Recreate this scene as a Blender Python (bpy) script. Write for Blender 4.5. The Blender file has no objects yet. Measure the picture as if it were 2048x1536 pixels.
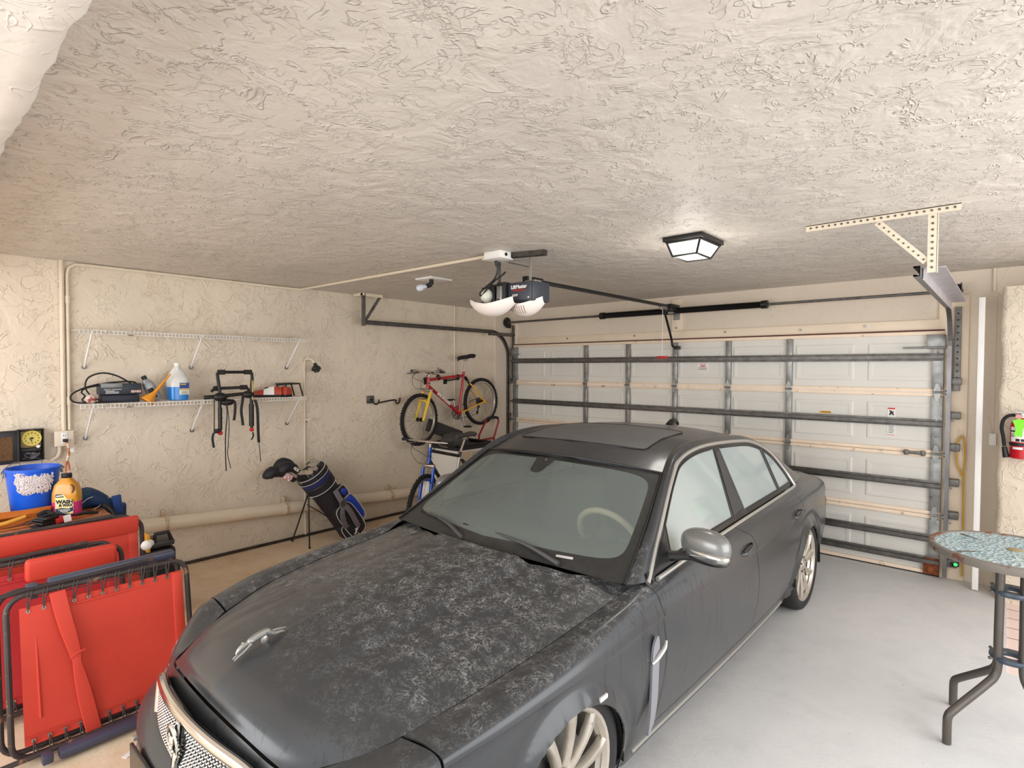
import bpy, bmesh, math, random
import numpy as np
from mathutils import Vector, Matrix, Euler
from mathutils.geometry import tessellate_polygon
random.seed(7)
SC = bpy.context.scene
COL = SC.collection
PI = math.pi

# ------------------------------------------------------------------ camera
cam_d = bpy.data.cameras.new('camera')
cam_o = bpy.data.objects.new('camera', cam_d)
COL.objects.link(cam_o)
cam_d.sensor_fit = 'HORIZONTAL'
cam_d.sensor_width = 36.0
cam_d.lens = 1117.149 * 36.0 / 2048.0
cam_d.clip_start = 0.02
cam_d.clip_end = 200
_yaw, _pit, _rol = math.radians(41.59061), math.radians(-1.56564), math.radians(0.178334)
F = Vector((-math.sin(_yaw), math.cos(_yaw), 0)); R = Vector((math.cos(_yaw), math.sin(_yaw), 0)); U = Vector((0, 0, 1))
F2 = F * math.cos(_pit) + U * math.sin(_pit); U2 = U * math.cos(_pit) - F * math.sin(_pit)
R2 = R * math.cos(_rol) + U2 * math.sin(_rol); U3 = U2 * math.cos(_rol) - R * math.sin(_rol)
mw = Matrix((R2, U3, -F2)).transposed().to_4x4()
mw.translation = (0, 0, 1.7958)
cam_o.matrix_world = mw
SC.camera = cam_o

# ------------------------------------------------------------------ light
SC.view_settings.view_transform = 'Standard'
SC.view_settings.look = 'None'
SC.view_settings.gamma = 1.0
SC.view_settings.use_curve_mapping = False
SC.view_settings.exposure = 0.46
world = bpy.data.worlds.new('sky')
SC.world = world
world.use_nodes = True
wn = world.node_tree.nodes
wbg = wn['Background']
wbg.inputs[0].default_value = (1.0, 1.0, 1.0, 1)
wbg.inputs[1].default_value = 0.95

def area_light(name, loc, target, sx, sy, power, color=(1, 1, 1)):
    d = bpy.data.lights.new(name, 'AREA'); d.shape = 'RECTANGLE'; d.size = sx; d.size_y = sy
    d.energy = power; d.color = color
    o = bpy.data.objects.new(name, d); COL.objects.link(o)
    o.location = loc
    o.rotation_euler = (Vector(target) - Vector(loc)).to_track_quat('-Z', 'Y').to_euler()
    return o
area_light('daylight_from_side_opening', (1.6, 2.6, 1.5), (-3.0, 3.0, 1.2), 3.6, 2.3, 60, (1, 1, 1))
area_light('daylight_from_driveway', (-2.6, -2.6, 1.7), (-2.9, 3.5, 1.3), 4.6, 2.2, 105, (1, 1, 1))

# ------------------------------------------------------------------ helpers
def lin(c):
    c = c / 255.0
    return c / 12.92 if c <= 0.04045 else ((c + 0.055) / 1.055) ** 2.4
def rgb(r, g, b): return (lin(r), lin(g), lin(b), 1)

def mat(name, col, rough=0.5, metal=0.0, var=0.0, vscale=8.0, bump=0.0, bscale=60.0, coat=0.0, spec=0.5,
        alpha=1.0, trans=0.0, emit=None, emit_s=0.0, col2=None, c2lo=0.5, c2hi=0.6, c2scale=6.0, sheen=0.0):
    m = bpy.data.materials.new(name); m.use_nodes = True
    nt = m.node_tree; n = nt.nodes; l = nt.links
    b = n['Principled BSDF']
    b.inputs['Base Color'].default_value = col
    b.inputs['Roughness'].default_value = rough
    b.inputs['Metallic'].default_value = metal
    b.inputs['Specular IOR Level'].default_value = spec
    b.inputs['Coat Weight'].default_value = coat
    b.inputs['Alpha'].default_value = alpha
    b.inputs['Transmission Weight'].default_value = trans
    if sheen: b.inputs['Sheen Weight'].default_value = sheen
    if emit:
        b.inputs['Emission Color'].default_value = emit; b.inputs['Emission Strength'].default_value = emit_s
    tc = None
    if var or bump or col2:
        tc = n.new('ShaderNodeTexCoord')
    cur = None
    if var:
        t = n.new('ShaderNodeTexNoise'); t.inputs['Scale'].default_value = vscale; t.inputs['Detail'].default_value = 6
        l.new(tc.outputs['Object'], t.inputs['Vector'])
        r = n.new('ShaderNodeValToRGB')
        r.color_ramp.elements[0].position = 0.3; r.color_ramp.elements[1].position = 0.7
        r.color_ramp.elements[0].color = [max(0, c * (1 - var)) for c in col[:3]] + [1]
        r.color_ramp.elements[1].color = [min(1, c * (1 + var)) for c in col[:3]] + [1]
        l.new(t.outputs['Fac'], r.inputs['Fac']); cur = r.outputs['Color']
    if col2:
        t = n.new('ShaderNodeTexNoise'); t.inputs['Scale'].default_value = c2scale; t.inputs['Detail'].default_value = 8
        t.inputs['Roughness'].default_value = 0.65
        l.new(tc.outputs['Object'], t.inputs['Vector'])
        mr = n.new('ShaderNodeMapRange'); mr.inputs[1].default_value = c2lo; mr.inputs[2].default_value = c2hi
        l.new(t.outputs['Fac'], mr.inputs[0])
        mx = n.new('ShaderNodeMix'); mx.data_type = 'RGBA'
        l.new(mr.outputs[0], mx.inputs['Factor'])
        if cur: l.new(cur, mx.inputs['A'])
        else: mx.inputs['A'].default_value = col
        mx.inputs['B'].default_value = col2
        cur = mx.outputs['Result']
    if cur: l.new(cur, b.inputs['Base Color'])
    if bump:
        t = n.new('ShaderNodeTexNoise'); t.inputs['Scale'].default_value = bscale; t.inputs['Detail'].default_value = 5
        l.new(tc.outputs['Object'], t.inputs['Vector'])
        bp = n.new('ShaderNodeBump'); bp.inputs['Strength'].default_value = bump; bp.inputs['Distance'].default_value = 0.01
        l.new(t.outputs['Fac'], bp.inputs['Height']); l.new(bp.outputs['Normal'], b.inputs['Normal'])
    return m

def stucco(name, col, scale=1.0, strength=0.8, stain=None, ss=1.0):
    """skip-trowelled plaster: broken raised ridges over a gently uneven coat"""
    m = bpy.data.materials.new(name); m.use_nodes = True
    nt = m.node_tree; n = nt.nodes; l = nt.links
    b = n['Principled BSDF']; b.inputs['Roughness'].default_value = 0.62; b.inputs['Specular IOR Level'].default_value = 0.35
    tc = n.new('ShaderNodeTexCoord')
    def noise(s, det=3, dist=0.0, rough=0.55):
        t = n.new('ShaderNodeTexNoise'); t.inputs['Scale'].default_value = s * scale; t.inputs['Detail'].default_value = det
        t.inputs['Distortion'].default_value = dist; t.inputs['Roughness'].default_value = rough
        l.new(tc.outputs['Object'], t.inputs['Vector']); return t.outputs['Fac']
    def math_(op, a, bb=None, c=None):
        q = n.new('ShaderNodeMath'); q.operation = op
        for i, v in enumerate((a, bb, c)):
            if v is None: continue
            if isinstance(v, (int, float)): q.inputs[i].default_value = v
            else: l.new(v, q.inputs[i])
        return q.outputs[0]
    def rng(v, a, bb):
        q = n.new('ShaderNodeMapRange'); q.interpolation_type = 'SMOOTHSTEP'
        q.inputs[1].default_value = a; q.inputs[2].default_value = bb; l.new(v, q.inputs[0]); return q.outputs[0]
    a1 = math_('ABSOLUTE', math_('SUBTRACT', noise(4.2, 3, 0.9), 0.5))
    r1 = math_('SUBTRACT', 1.0, rng(a1, 0.0, 0.02))
    a2 = math_('ABSOLUTE', math_('SUBTRACT', noise(8.5, 2, 1.4), 0.52))
    r2 = math_('SUBTRACT', 1.0, rng(a2, 0.0, 0.03))
    m1 = rng(noise(7.1, 2), 0.46, 0.56); m2 = rng(noise(4.3, 2), 0.46, 0.58)
    ridge = math_('ADD', math_('MULTIPLY', r1, m1), math_('MULTIPLY', math_('MULTIPLY', r2, m2), 0.7))
    plate = math_('MULTIPLY', rng(noise(3.3, 4, 0.6), 0.38, 0.62), 0.7)
    soft = math_('MULTIPLY', noise(22, 4), 0.35)
    h = math_('ADD', math_('ADD', ridge, plate), soft)
    bp = n.new('ShaderNodeBump'); bp.inputs['Strength'].default_value = strength; bp.inputs['Distance'].default_value = 0.012
    l.new(h, bp.inputs['Height']); l.new(bp.outputs['Normal'], b.inputs['Normal'])
    v = rng(noise(0.9, 5), 0.25, 0.75)
    mx = n.new('ShaderNodeMix'); mx.data_type = 'RGBA'
    l.new(v, mx.inputs['Factor'])
    mx.inputs['A'].default_value = [c * 0.94 for c in col[:3]] + [1]
    mx.inputs['B'].default_value = [min(1, c * 1.05) for c in col[:3]] + [1]
    out = mx.outputs['Result']
    if stain:
        s = rng(noise(1.6 * ss, 7, 0.3, 0.7), 0.6, 0.78)
        m3 = n.new('ShaderNodeMix'); m3.data_type = 'RGBA'
        l.new(math_('MULTIPLY', s, 0.55), m3.inputs['Factor']); l.new(out, m3.inputs['A']); m3.inputs['B'].default_value = stain
        out = m3.outputs['Result']
    l.new(out, b.inputs['Base Color'])
    return m

def dup_mesh_pts(a): return [tuple(p) for p in a]

class MB:
    """collects shapes (world coordinates) and links them as ONE mesh object"""
    def __init__(s): s.v = []; s.f = []; s.M = Matrix.Identity(4)
    def set(s, M): s.M = M; return s
    def add(s, verts, faces):
        o = len(s.v)
        for p in verts: s.v.append(tuple(s.M @ Vector(p)))
        for f in faces: s.f.append(tuple(i + o for i in f))
        return s
    def box(s, c, d, rot=None, bevel=0.0, seg=2):
        bm = bmesh.new(); bmesh.ops.create_cube(bm, size=1.0)
        bmesh.ops.scale(bm, vec=d, verts=bm.verts)
        if bevel:
            bmesh.ops.bevel(bm, geom=bm.edges[:], offset=min(bevel, min(d) * 0.45), segments=seg, profile=0.5, affect='EDGES')
        M = Matrix.Translation(c)
        if rot is not None: M = M @ (Euler(rot).to_matrix().to_4x4() if not isinstance(rot, Matrix) else rot.to_4x4())
        bmesh.ops.transform(bm, matrix=M, verts=bm.verts)
        return s.bm(bm)
    def bm(s, bm):
        bm.verts.ensure_lookup_table(); bm.verts.index_update()
        s.add([v.co[:] for v in bm.verts], [[v.index for v in f.verts] for f in bm.faces]); bm.free(); return s
    def bb(s, x0, x1, y0, y1, z0, z1, bevel=0.0):
        return s.box(((x0 + x1) / 2, (y0 + y1) / 2, (z0 + z1) / 2), (abs(x1 - x0), abs(y1 - y0), abs(z1 - z0)), None, bevel)
    def tube(s, pts, r, seg=10, closed=False, caps=True, smooth=0, flat=1.0):
        P = [Vector(p) for p in pts]
        if smooth: P = [Vector(p) for p in crv([tuple(p) for p in P], smooth, closed)]
        n = len(P); rr = r if isinstance(r, (list, tuple)) else None
        T = []
        for i in range(n):
            a = P[(i - 1) % n] if (closed or i > 0) else P[i]; b = P[(i + 1) % n] if (closed or i < n - 1) else P[i]
            t = (b - a); T.append(t.normalized() if t.length > 1e-9 else Vector((0, 0, 1)))
        up = Vector((0, 0, 1)) if abs(T[0].z) < 0.9 else Vector((1, 0, 0))
        N = (up - T[0] * up.dot(T[0])).normalized(); vs = []
        for i in range(n):
            if i:
                N = N - T[i] * N.dot(T[i])
                N = N.normalized() if N.length > 1e-6 else T[i].orthogonal().normalized()
            Bn = T[i].cross(N)
            if rr: ri = rr[int(round(i * (len(rr) - 1) / max(1, n - 1)))] if not smooth else float(np.interp(i / max(1, n - 1), np.linspace(0, 1, len(rr)), rr))
            else: ri = r
            for k in range(seg):
                a = 2 * PI * k / seg
                vs.append(P[i] + N * (ri * math.cos(a)) + Bn * (ri * flat * math.sin(a)))
        fs = []
        for i in range(n if closed else n - 1):
            j = (i + 1) % n
            for k in range(seg): fs.append((i * seg + k, i * seg + (k + 1) % seg, j * seg + (k + 1) % seg, j * seg + k))
        if caps and not closed:
            fs.append(tuple(range(seg))[::-1]); fs.append(tuple((n - 1) * seg + k for k in range(seg)))
        return s.add(vs, fs)
    def lathe(s, prof, M=None, seg=24, cap=True):
        vs = []; fs = []
        for r, z in prof:
            for k in range(seg):
                a = 2 * PI * k / seg; vs.append(Vector((r * math.cos(a), r * math.sin(a), z)))
        for i in range(len(prof) - 1):
            for k in range(seg): fs.append((i * seg + k, i * seg + (k + 1) % seg, (i + 1) * seg + (k + 1) % seg, (i + 1) * seg + k))
        if cap:
            if prof[0][0] > 1e-5: fs.append(tuple(range(seg))[::-1])
            if prof[-1][0] > 1e-5: fs.append(tuple((len(prof) - 1) * seg + k for k in range(seg)))
        if M is not None: vs = [M @ v for v in vs]
        return s.add(vs, fs)
    def cyl(s, a, b, r, r2=None, seg=16):
        a = Vector(a); b = Vector(b); d = b - a
        M = Matrix.Translation(a) @ d.to_track_quat('Z', 'Y').to_matrix().to_4x4()
        return s.lathe([(r, 0), (r if r2 is None else r2, d.length)], M, seg)
    def ell(s, c, d, rot=None, seg=20, rings=12, pw=1.0):
        bm = bmesh.new(); bmesh.ops.create_uvsphere(bm, u_segments=seg, v_segments=rings, radius=1)
        if pw != 1.0:
            for v in bm.verts:
                v.co = Vector([math.copysign(abs(q) ** pw, q) for q in v.co])
        bmesh.ops.scale(bm, vec=d, verts=bm.verts)
        M = Matrix.Translation(c)
        if rot is not None: M = M @ Euler(rot).to_matrix().to_4x4()
        bmesh.ops.transform(bm, matrix=M, verts=bm.verts)
        return s.bm(bm)
    def prism(s, poly, d, M=None):
        """poly: 2D outline (x,y), extruded along z by d (0..d)"""
        n = len(poly); vs = [Vector((p[0], p[1], 0)) for p in poly] + [Vector((p[0], p[1], d)) for p in poly]
        fs = [(i, (i + 1) % n, n + (i + 1) % n, n + i) for i in range(n)]
        tri = tessellate_polygon([[Vector((p[0], p[1], 0)) for p in poly]])
        for t in tri: fs.append(tuple(t)); fs.append(tuple(n + i for i in t))
        if M is not None: vs = [M @ v for v in vs]
        return s.add(vs, fs)
    def grid(s, G, closed_u=False, closed_v=False):
        G = np.asarray(G, float); a, b = G.shape[:2]; fs = []
        for i in range(a if closed_u else a - 1):
            for j in range(b if closed_v else b - 1):
                i2 = (i + 1) % a; j2 = (j + 1) % b
                fs.append((i * b + j, i2 * b + j, i2 * b + j2, i * b + j2))
        return s.add([tuple(p) for p in G.reshape(-1, 3)], fs)
    def text(s, body, size, M, depth=0.0008, align='CENTER', bold=0.0, shear=0.0):
        cu = bpy.data.curves.new('t', 'FONT'); cu.body = body; cu.size = size; cu.extrude = depth; cu.align_x = align
        cu.align_y = 'CENTER'; cu.offset = bold; cu.shear = shear; cu.resolution_u = 3
        o = bpy.data.objects.new('t', cu); COL.objects.link(o)
        dg = bpy.context.evaluated_depsgraph_get(); dg.update()
        me = bpy.data.meshes.new_from_object(o.evaluated_get(dg))
        s.add([M @ v.co for v in me.vertices], [tuple(p.vertices) for p in me.polygons])
        bpy.data.objects.remove(o); bpy.data.curves.remove(cu); bpy.data.meshes.remove(me); return s
    def build(s, name, m, parent=None, smooth=True, ang=35, mods=None):
        me = bpy.data.meshes.new(name)
        off = Vector((0, 0, 0))
        p = parent
        while p is not None: off += p.location; p = p.parent
        me.from_pydata([tuple(Vector(v) - off) for v in s.v], [], s.f)
        bm = bmesh.new(); bm.from_mesh(me); bmesh.ops.recalc_face_normals(bm, faces=bm.faces[:]); bm.to_mesh(me); bm.free()
        if isinstance(m, (list, tuple)):
            for q in m: me.materials.append(q)
        else: me.materials.append(m)
        if smooth:
            me.polygons.foreach_set('use_smooth', [True] * len(me.polygons))
            me.set_sharp_from_angle(angle=math.radians(ang))
        o = bpy.data.objects.new(name, me); COL.objects.link(o)
        if parent is not None: o.parent = parent
        return o

def crv(pts, n=8, closed=False):
    """Catmull-Rom through pts"""
    P = np.asarray(pts, float); m = len(P); out = []
    for i in range(m if closed else m - 1):
        p1 = P[i]; p2 = P[(i + 1) % m]
        p0 = P[(i - 1) % m] if (closed or i > 0) else 2 * p1 - p2
        p3 = P[(i + 2) % m] if (closed or i < m - 2) else 2 * p2 - p1
        for k in range(n):
            t = k / n
            out.append(0.5 * ((2 * p1) + (-p0 + p2) * t + (2 * p0 - 5 * p1 + 4 * p2 - p3) * t * t + (-p0 + 3 * p1 - 3 * p2 + p3) * t ** 3))
    if not closed: out.append(P[-1])
    return [tuple(q) for q in out]
def net(N, nu=8, nv=6):
    """tensor Catmull-Rom surface through a control net [u][v] of 3D points"""
    rows = [crv(r, nv) for r in N]
    cols = [crv([rows[i][j] for i in range(len(rows))], nu) for j in range(len(rows[0]))]
    return np.asarray(cols).transpose(1, 0, 2)

def thing(name, label, cat, loc=(0, 0, 0), group=None):
    o = bpy.data.objects.new(name, None); COL.objects.link(o); o.location = loc
    o.empty_display_size = 0.1
    o['label'] = label; o['category'] = cat
    if group: o['group'] = group
    return o
def tag(o, label, cat, group=None, kind=None):
    o['label'] = label; o['category'] = cat
    if group: o['group'] = group
    if kind: o['kind'] = kind
    return o
def lab(o, label): o['label'] = label; return o
def struct(o): o['kind'] = 'structure'; return o
def rot_about(c, rx=0, ry=0, rz=0):
    return Matrix.Translation(c) @ Euler((rx, ry, rz)).to_matrix().to_4x4() @ Matrix.Translation(-Vector(c))
def place(c, rx=0, ry=0, rz=0): return Matrix.Translation(c) @ Euler((rx, ry, rz)).to_matrix().to_4x4()
def frame(c, ex, ey, ez):
    M = Matrix((Vector(ex), Vector(ey), Vector(ez))).transposed().to_4x4(); M.translation = c; return M
def arc(c, r, a0, a1, n, plane='xz'):
    out = []
    for i in range(n + 1):
        a = math.radians(a0 + (a1 - a0) * i / n); u, w = r * math.cos(a), r * math.sin(a)
        out.append({'xz': (c[0] + u, c[1], c[2] + w), 'yz': (c[0], c[1] + u, c[2] + w), 'xy': (c[0] + u, c[1] + w, c[2])}[plane])
    return out
# text facing: on the left wall (looking towards -x), on the back wall (towards +y)
def on_left(y, z, x): return frame((x, y, z), (0, 1, 0), (0, 0, 1), (1, 0, 0))
def on_back(x, z, y): return frame((x, y, z), (1, 0, 0), (0, 0, 1), (0, -1, 0))
# ------------------------------------------------------------------ materials shared
XL, YB, ZC = -5.584, 6.09, 2.634
M_wall = stucco('wall_plaster', rgb(226, 212, 192), 1.1, 0.5, rgb(190, 160, 128), 0.6)
M_wallb = stucco('header_plaster', rgb(220, 206, 188), .8, 0.22, rgb(190, 160, 128), 0.6)
M_ceil = stucco('ceiling_plaster', rgb(214, 206, 196), 1.5, 0.66)
M_ceil.node_tree.nodes['Principled BSDF'].inputs['Roughness'].default_value = .58
M_beam = stucco('beam_plaster', rgb(240, 232, 222), 1.0, 0.4)
M_cream = mat('cream_paint', rgb(232, 214, 190), 0.55, var=0.05, vscale=4, col2=rgb(150, 105, 70), c2lo=0.66, c2hi=0.8, c2scale=3.0)
M_pipe = mat('cream_pipe_paint', rgb(226, 212, 190), 0.45, var=0.04, vscale=6)
M_white = mat('white_paint', rgb(238, 236, 232), 0.45, var=0.03)
M_steel = mat('galvanised_steel', rgb(150, 150, 148), 0.42, 0.75, var=0.25, vscale=14, col2=rgb(96, 60, 36), c2lo=0.62, c2hi=0.72, c2scale=11)
M_dsteel = mat('dark_steel', rgb(104, 101, 98), 0.42, 0.7, var=0.3, vscale=16, col2=rgb(120, 110, 100), c2lo=0.58, c2hi=0.7, c2scale=22)
M_black = mat('black_metal', rgb(30, 29, 28), 0.4, 0.2, var=0.2)
M_blackp = mat('black_plastic', rgb(26, 26, 28), 0.5, var=0.15)
M_rubber = mat('black_rubber', rgb(24, 24, 25), 0.75, bump=0.2, bscale=150)
M_chrome = mat('chrome', rgb(215, 215, 215), 0.12, 1.0)
M_brush = mat('brushed_metal', rgb(190, 188, 184), 0.35, 0.9, var=0.08)
M_rust = mat('rust', rgb(120, 62, 30), 0.85, var=0.5, vscale=30, bump=0.4, bscale=80)

# floor: bare tan concrete along the left wall, grey paint elsewhere
def floor_mat():
    m = bpy.data.materials.new('garage_floor'); m.use_nodes = True
    nt = m.node_tree; n = nt.nodes; l = nt.links; b = n['Principled BSDF']; b.inputs['Roughness'].default_value = 0.5
    b.inputs['Specular IOR Level'].default_value = 0.4
    tc = n.new('ShaderNodeTexCoord'); sx = n.new('ShaderNodeSeparateXYZ'); l.new(tc.outputs['Object'], sx.inputs[0])
    def noise(s, d=6, r=0.6):
        t = n.new('ShaderNodeTexNoise'); t.inputs['Scale'].default_value = s; t.inputs['Detail'].default_value = d
        t.inputs['Roughness'].default_value = r; l.new(tc.outputs['Object'], t.inputs['Vector']); return t.outputs['Fac']
    def ramp(f, *els):
        r = n.new('ShaderNodeValToRGB')
        while len(r.color_ramp.elements) < len(els): r.color_ramp.elements.new(0.5)
        for e, (p, c) in zip(r.color_ramp.elements, els): e.position = p; e.color = c
        l.new(f, r.inputs['Fac']); return r.outputs['Color']
    grey = ramp(noise(3.5, 8), (0.3, rgb(206, 204, 203)), (0.55, rgb(214, 212, 210)), (0.8, rgb(198, 196, 194)))
    tan = ramp(noise(2.6, 9, 0.7), (0.26, rgb(166, 132, 100)), (0.42, rgb(222, 196, 164)), (0.62, rgb(234, 214, 188)), (0.82, rgb(196, 162, 128)))
    sp = n.new('ShaderNodeMapRange'); l.new(noise(26, 4, 0.7), sp.inputs[0]); sp.inputs[1].default_value = 0.66; sp.inputs[2].default_value = 0.74
    mg = n.new('ShaderNodeMix'); mg.data_type = 'RGBA'; l.new(sp.outputs[0], mg.inputs['Factor']); l.new(grey, mg.inputs['A'])
    mg.inputs['B'].default_value = rgb(168, 164, 162)
    mr = n.new('ShaderNodeMapRange'); l.new(sx.outputs['X'], mr.inputs[0]); mr.inputs[1].default_value = -1.95; mr.inputs[2].default_value = -1.85
    mx = n.new('ShaderNodeMix'); mx.data_type = 'RGBA'; l.new(mr.outputs[0], mx.inputs['Factor'])
    l.new(tan, mx.inputs['A']); l.new(mg.outputs['Result'], mx.inputs['B']); l.new(mx.outputs['Result'], b.inputs['Base Color'])
    bp = n.new('ShaderNodeBump'); bp.inputs['Strength'].default_value = 0.15; bp.inputs['Distance'].default_value = 0.01
    l.new(noise(40, 4), bp.inputs['Height']); l.new(bp.outputs['Normal'], b.inputs['Normal'])
    return m
struct(MB().bb(-6.0, 0.03, 4.40, 6.6, -0.12, 0.0).bb(-6.0, 4.0, -3.2, 4.40, -0.12, 0.0).build('floor', floor_mat(), smooth=False))
def tile_mat():
    m = bpy.data.materials.new('patio_tile'); m.use_nodes = True
    nt = m.node_tree; n = nt.nodes; l = nt.links; b = n['Principled BSDF']; b.inputs['Roughness'].default_value = 0.55
    tc = n.new('ShaderNodeTexCoord'); br = n.new('ShaderNodeTexBrick'); l.new(tc.outputs['Object'], br.inputs['Vector'])
    br.offset = 0.0; br.inputs['Scale'].default_value = 1.0; br.inputs['Brick Width'].default_value = 0.2; br.inputs['Row Height'].default_value = 0.2
    br.inputs['Mortar Size'].default_value = 0.006; br.inputs['Color1'].default_value = rgb(236, 214, 204)
    br.inputs['Color2'].default_value = rgb(234, 204, 194); br.inputs['Mortar'].default_value = rgb(120, 100, 92)
    l.new(br.outputs['Color'], b.inputs['Base Color']); return m
struct(MB().bb(0.03, 4.0, 4.40, 6.6, -0.12, -0.005).build('floor_patio', tile_mat(), smooth=False))
struct(MB().bb(-6.0, 0.75, 0.27, 6.6, ZC, ZC + 0.18).build('ceiling', M_ceil, smooth=False))

# rough-edged plaster beam the camera stands under
def beam():
    mb = MB(); pts = []
    rnd = random.Random(3)
    n = 160; xs = np.linspace(-6.0, 0.75, n)
    prof = []
    for x in xs:
        j = (rnd.random() - 0.5) * 0.007 + 0.003 * math.sin(x * 9.0) + 0.003 * math.sin(x * 23)
        prof.append([(x, -0.35, 2.80), (x, -0.35, 2.44), (x, -0.1, 2.438), (x, 0.20 + j, 2.44 + j * .3), (x, 0.245 + j, 2.446), (x, 0.263 + j, 2.47), (x, 0.275, 2.60), (x, 0.28, 2.80)])
    mb.grid(np.asarray(prof)); return mb
struct(beam().build('trim_1', M_beam, ang=60))

# walls
struct(MB().bb(XL - 0.2, XL, -3.2, 6.6, -0.1, 2.8).build('wall_left', M_wall, smooth=False))
wb = MB()
DX0, DX1, DZ = -5.36, -0.40, 2.16          # door opening
wb.bb(-6.0, DX0, YB, YB + 0.25, -0.1, 2.8); wb.bb(DX1, 0.75, YB, YB + 0.25, -0.1, 2.8); wb.bb(DX0, DX1, YB, YB + 0.25, DZ, 2.8)
struct(wb.build('wall_back', M_wallb, smooth=False))
# pilaster in the left corner
struct(MB().bb(XL - 0.01, -5.40, 5.72, YB + 0.01, -0.05, 2.8, 0.012).build('wall_pilaster', M_wallb, smooth=False))
# free-standing wall block to the right of the door
def rough_block():
    mb = MB(); rnd = random.Random(5); n = 44
    zs = np.linspace(-0.05, 2.44, n); rows = []
    for z in zs:
        j = (rnd.random() - 0.5) * 0.008 + 0.006 * math.sin(z * 11)
        rows.append([(0.75, 6.12, z), (-0.035 + j, 6.12, z), (-0.045 + j, 5.79, z), (-0.034 + j, 5.762, z), (-0.01 + j, 5.75, z), (0.35, 5.75, z), (0.75, 5.75, z)])
    mb.grid(np.asarray(rows)); top = rows[-1]
    mb.add(top, [tuple(range(len(top)))]); return mb
struct(rough_block().build('wall_right', M_wall, ang=60))
# cream boards round the door opening
tr = MB()
tr.bb(-5.40, -0.26, YB - 0.022, YB + 0.002, 2.115, 2.235, 0.003)
tr.bb(-0.455, -0.25, YB - 0.024, YB + 0.002, 0, 2.43, 0.004)
tr.bb(-5.43, -5.29, YB - 0.024, YB + 0.002, 0, 2.44, 0.004)
trim2 = struct(tr.build('trim_2', M_cream))
tr = MB(); tr.bb(-2.92, -2.79, YB - 0.026, YB + 0.002, 2.236, 2.60, 0.004)
struct(tr.build('trim_3', M_cream))
tr = MB(); tr.bb(-0.185, -0.145, 5.86, 5.882, 0.01, 2.38, 0.002)
tag(tr.build('plastic_strip', M_white), 'long thin white strip standing upright beside the fire extinguisher wall', 'trim strip')
for (x, z) in [(-1.0, 2.2), (-2.3, 2.2), (-3.4, 2.2), (-4.4, 2.2), (-2.86, 2.27), (-1.55, 2.19)]:
    MB().cyl((x, YB - 0.03, z), (x, YB - 0.02, z), 0.012, seg=10).build('bolt', M_steel, trim2)
for z in (0.42, 0.72, 1.05, 1.3, 1.56, 1.86, 2.0): MB().cyl((-0.345, YB - 0.03, z + .06), (-0.345, YB - 0.02, z + .06), 0.009, seg=10).build('bolt', M_steel, trim2)

# ------------------------------------------------------------------ sectional garage door
M_panel = mat('door_panel_paint', rgb(220, 216, 208), 0.5, var=0.03, vscale=3, col2=rgb(186, 150, 112), c2lo=0.72, c2hi=0.82, c2scale=4.0)
M_rail = mat('peach_rail_paint', rgb(236, 214, 190), 0.5, var=0.05, vscale=8, col2=rgb(110, 62, 34), c2lo=0.60, c2hi=0.72, c2scale=9.0)
door = bpy.data.objects.new('door_1', None); COL.objects.link(door); door.location = (-2.88, 6.05, 0); struct(door)
dx0, dx1, dy = -5.337, -0.412, 6.06
SX = [-5.337, -4.085, -3.468, -2.858, -2.249, -1.64, -0.426]
SH = 0.5335
def raised(mb, x0, x1, z0, z1, y):
    """pressed rectangular panel: a moulded groove frame seen from behind"""
    for k, (g, d) in enumerate([(0.0, 0.0), (0.018, 0.008), (0.034, 0.008), (0.06, 0.0)]):
        pass
    R_ = [[(x0 + g, y - d, z0 + g), (x1 - g, y - d, z0 + g), (x1 - g, y - d, z1 - g), (x0 + g, y - d, z1 - g)] for g, d in [(0, -0.001), (0.016, 0.006), (0.030, 0.006), (0.055, -0.001)]]
    vs = [p for r in R_ for p in r]; fs = []
    for i in range(3):
        for k in range(4): fs.append((i * 4 + k, i * 4 + (k + 1) % 4, (i + 1) * 4 + (k + 1) % 4, (i + 1) * 4 + k))
    mb.add(vs, fs)
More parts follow.
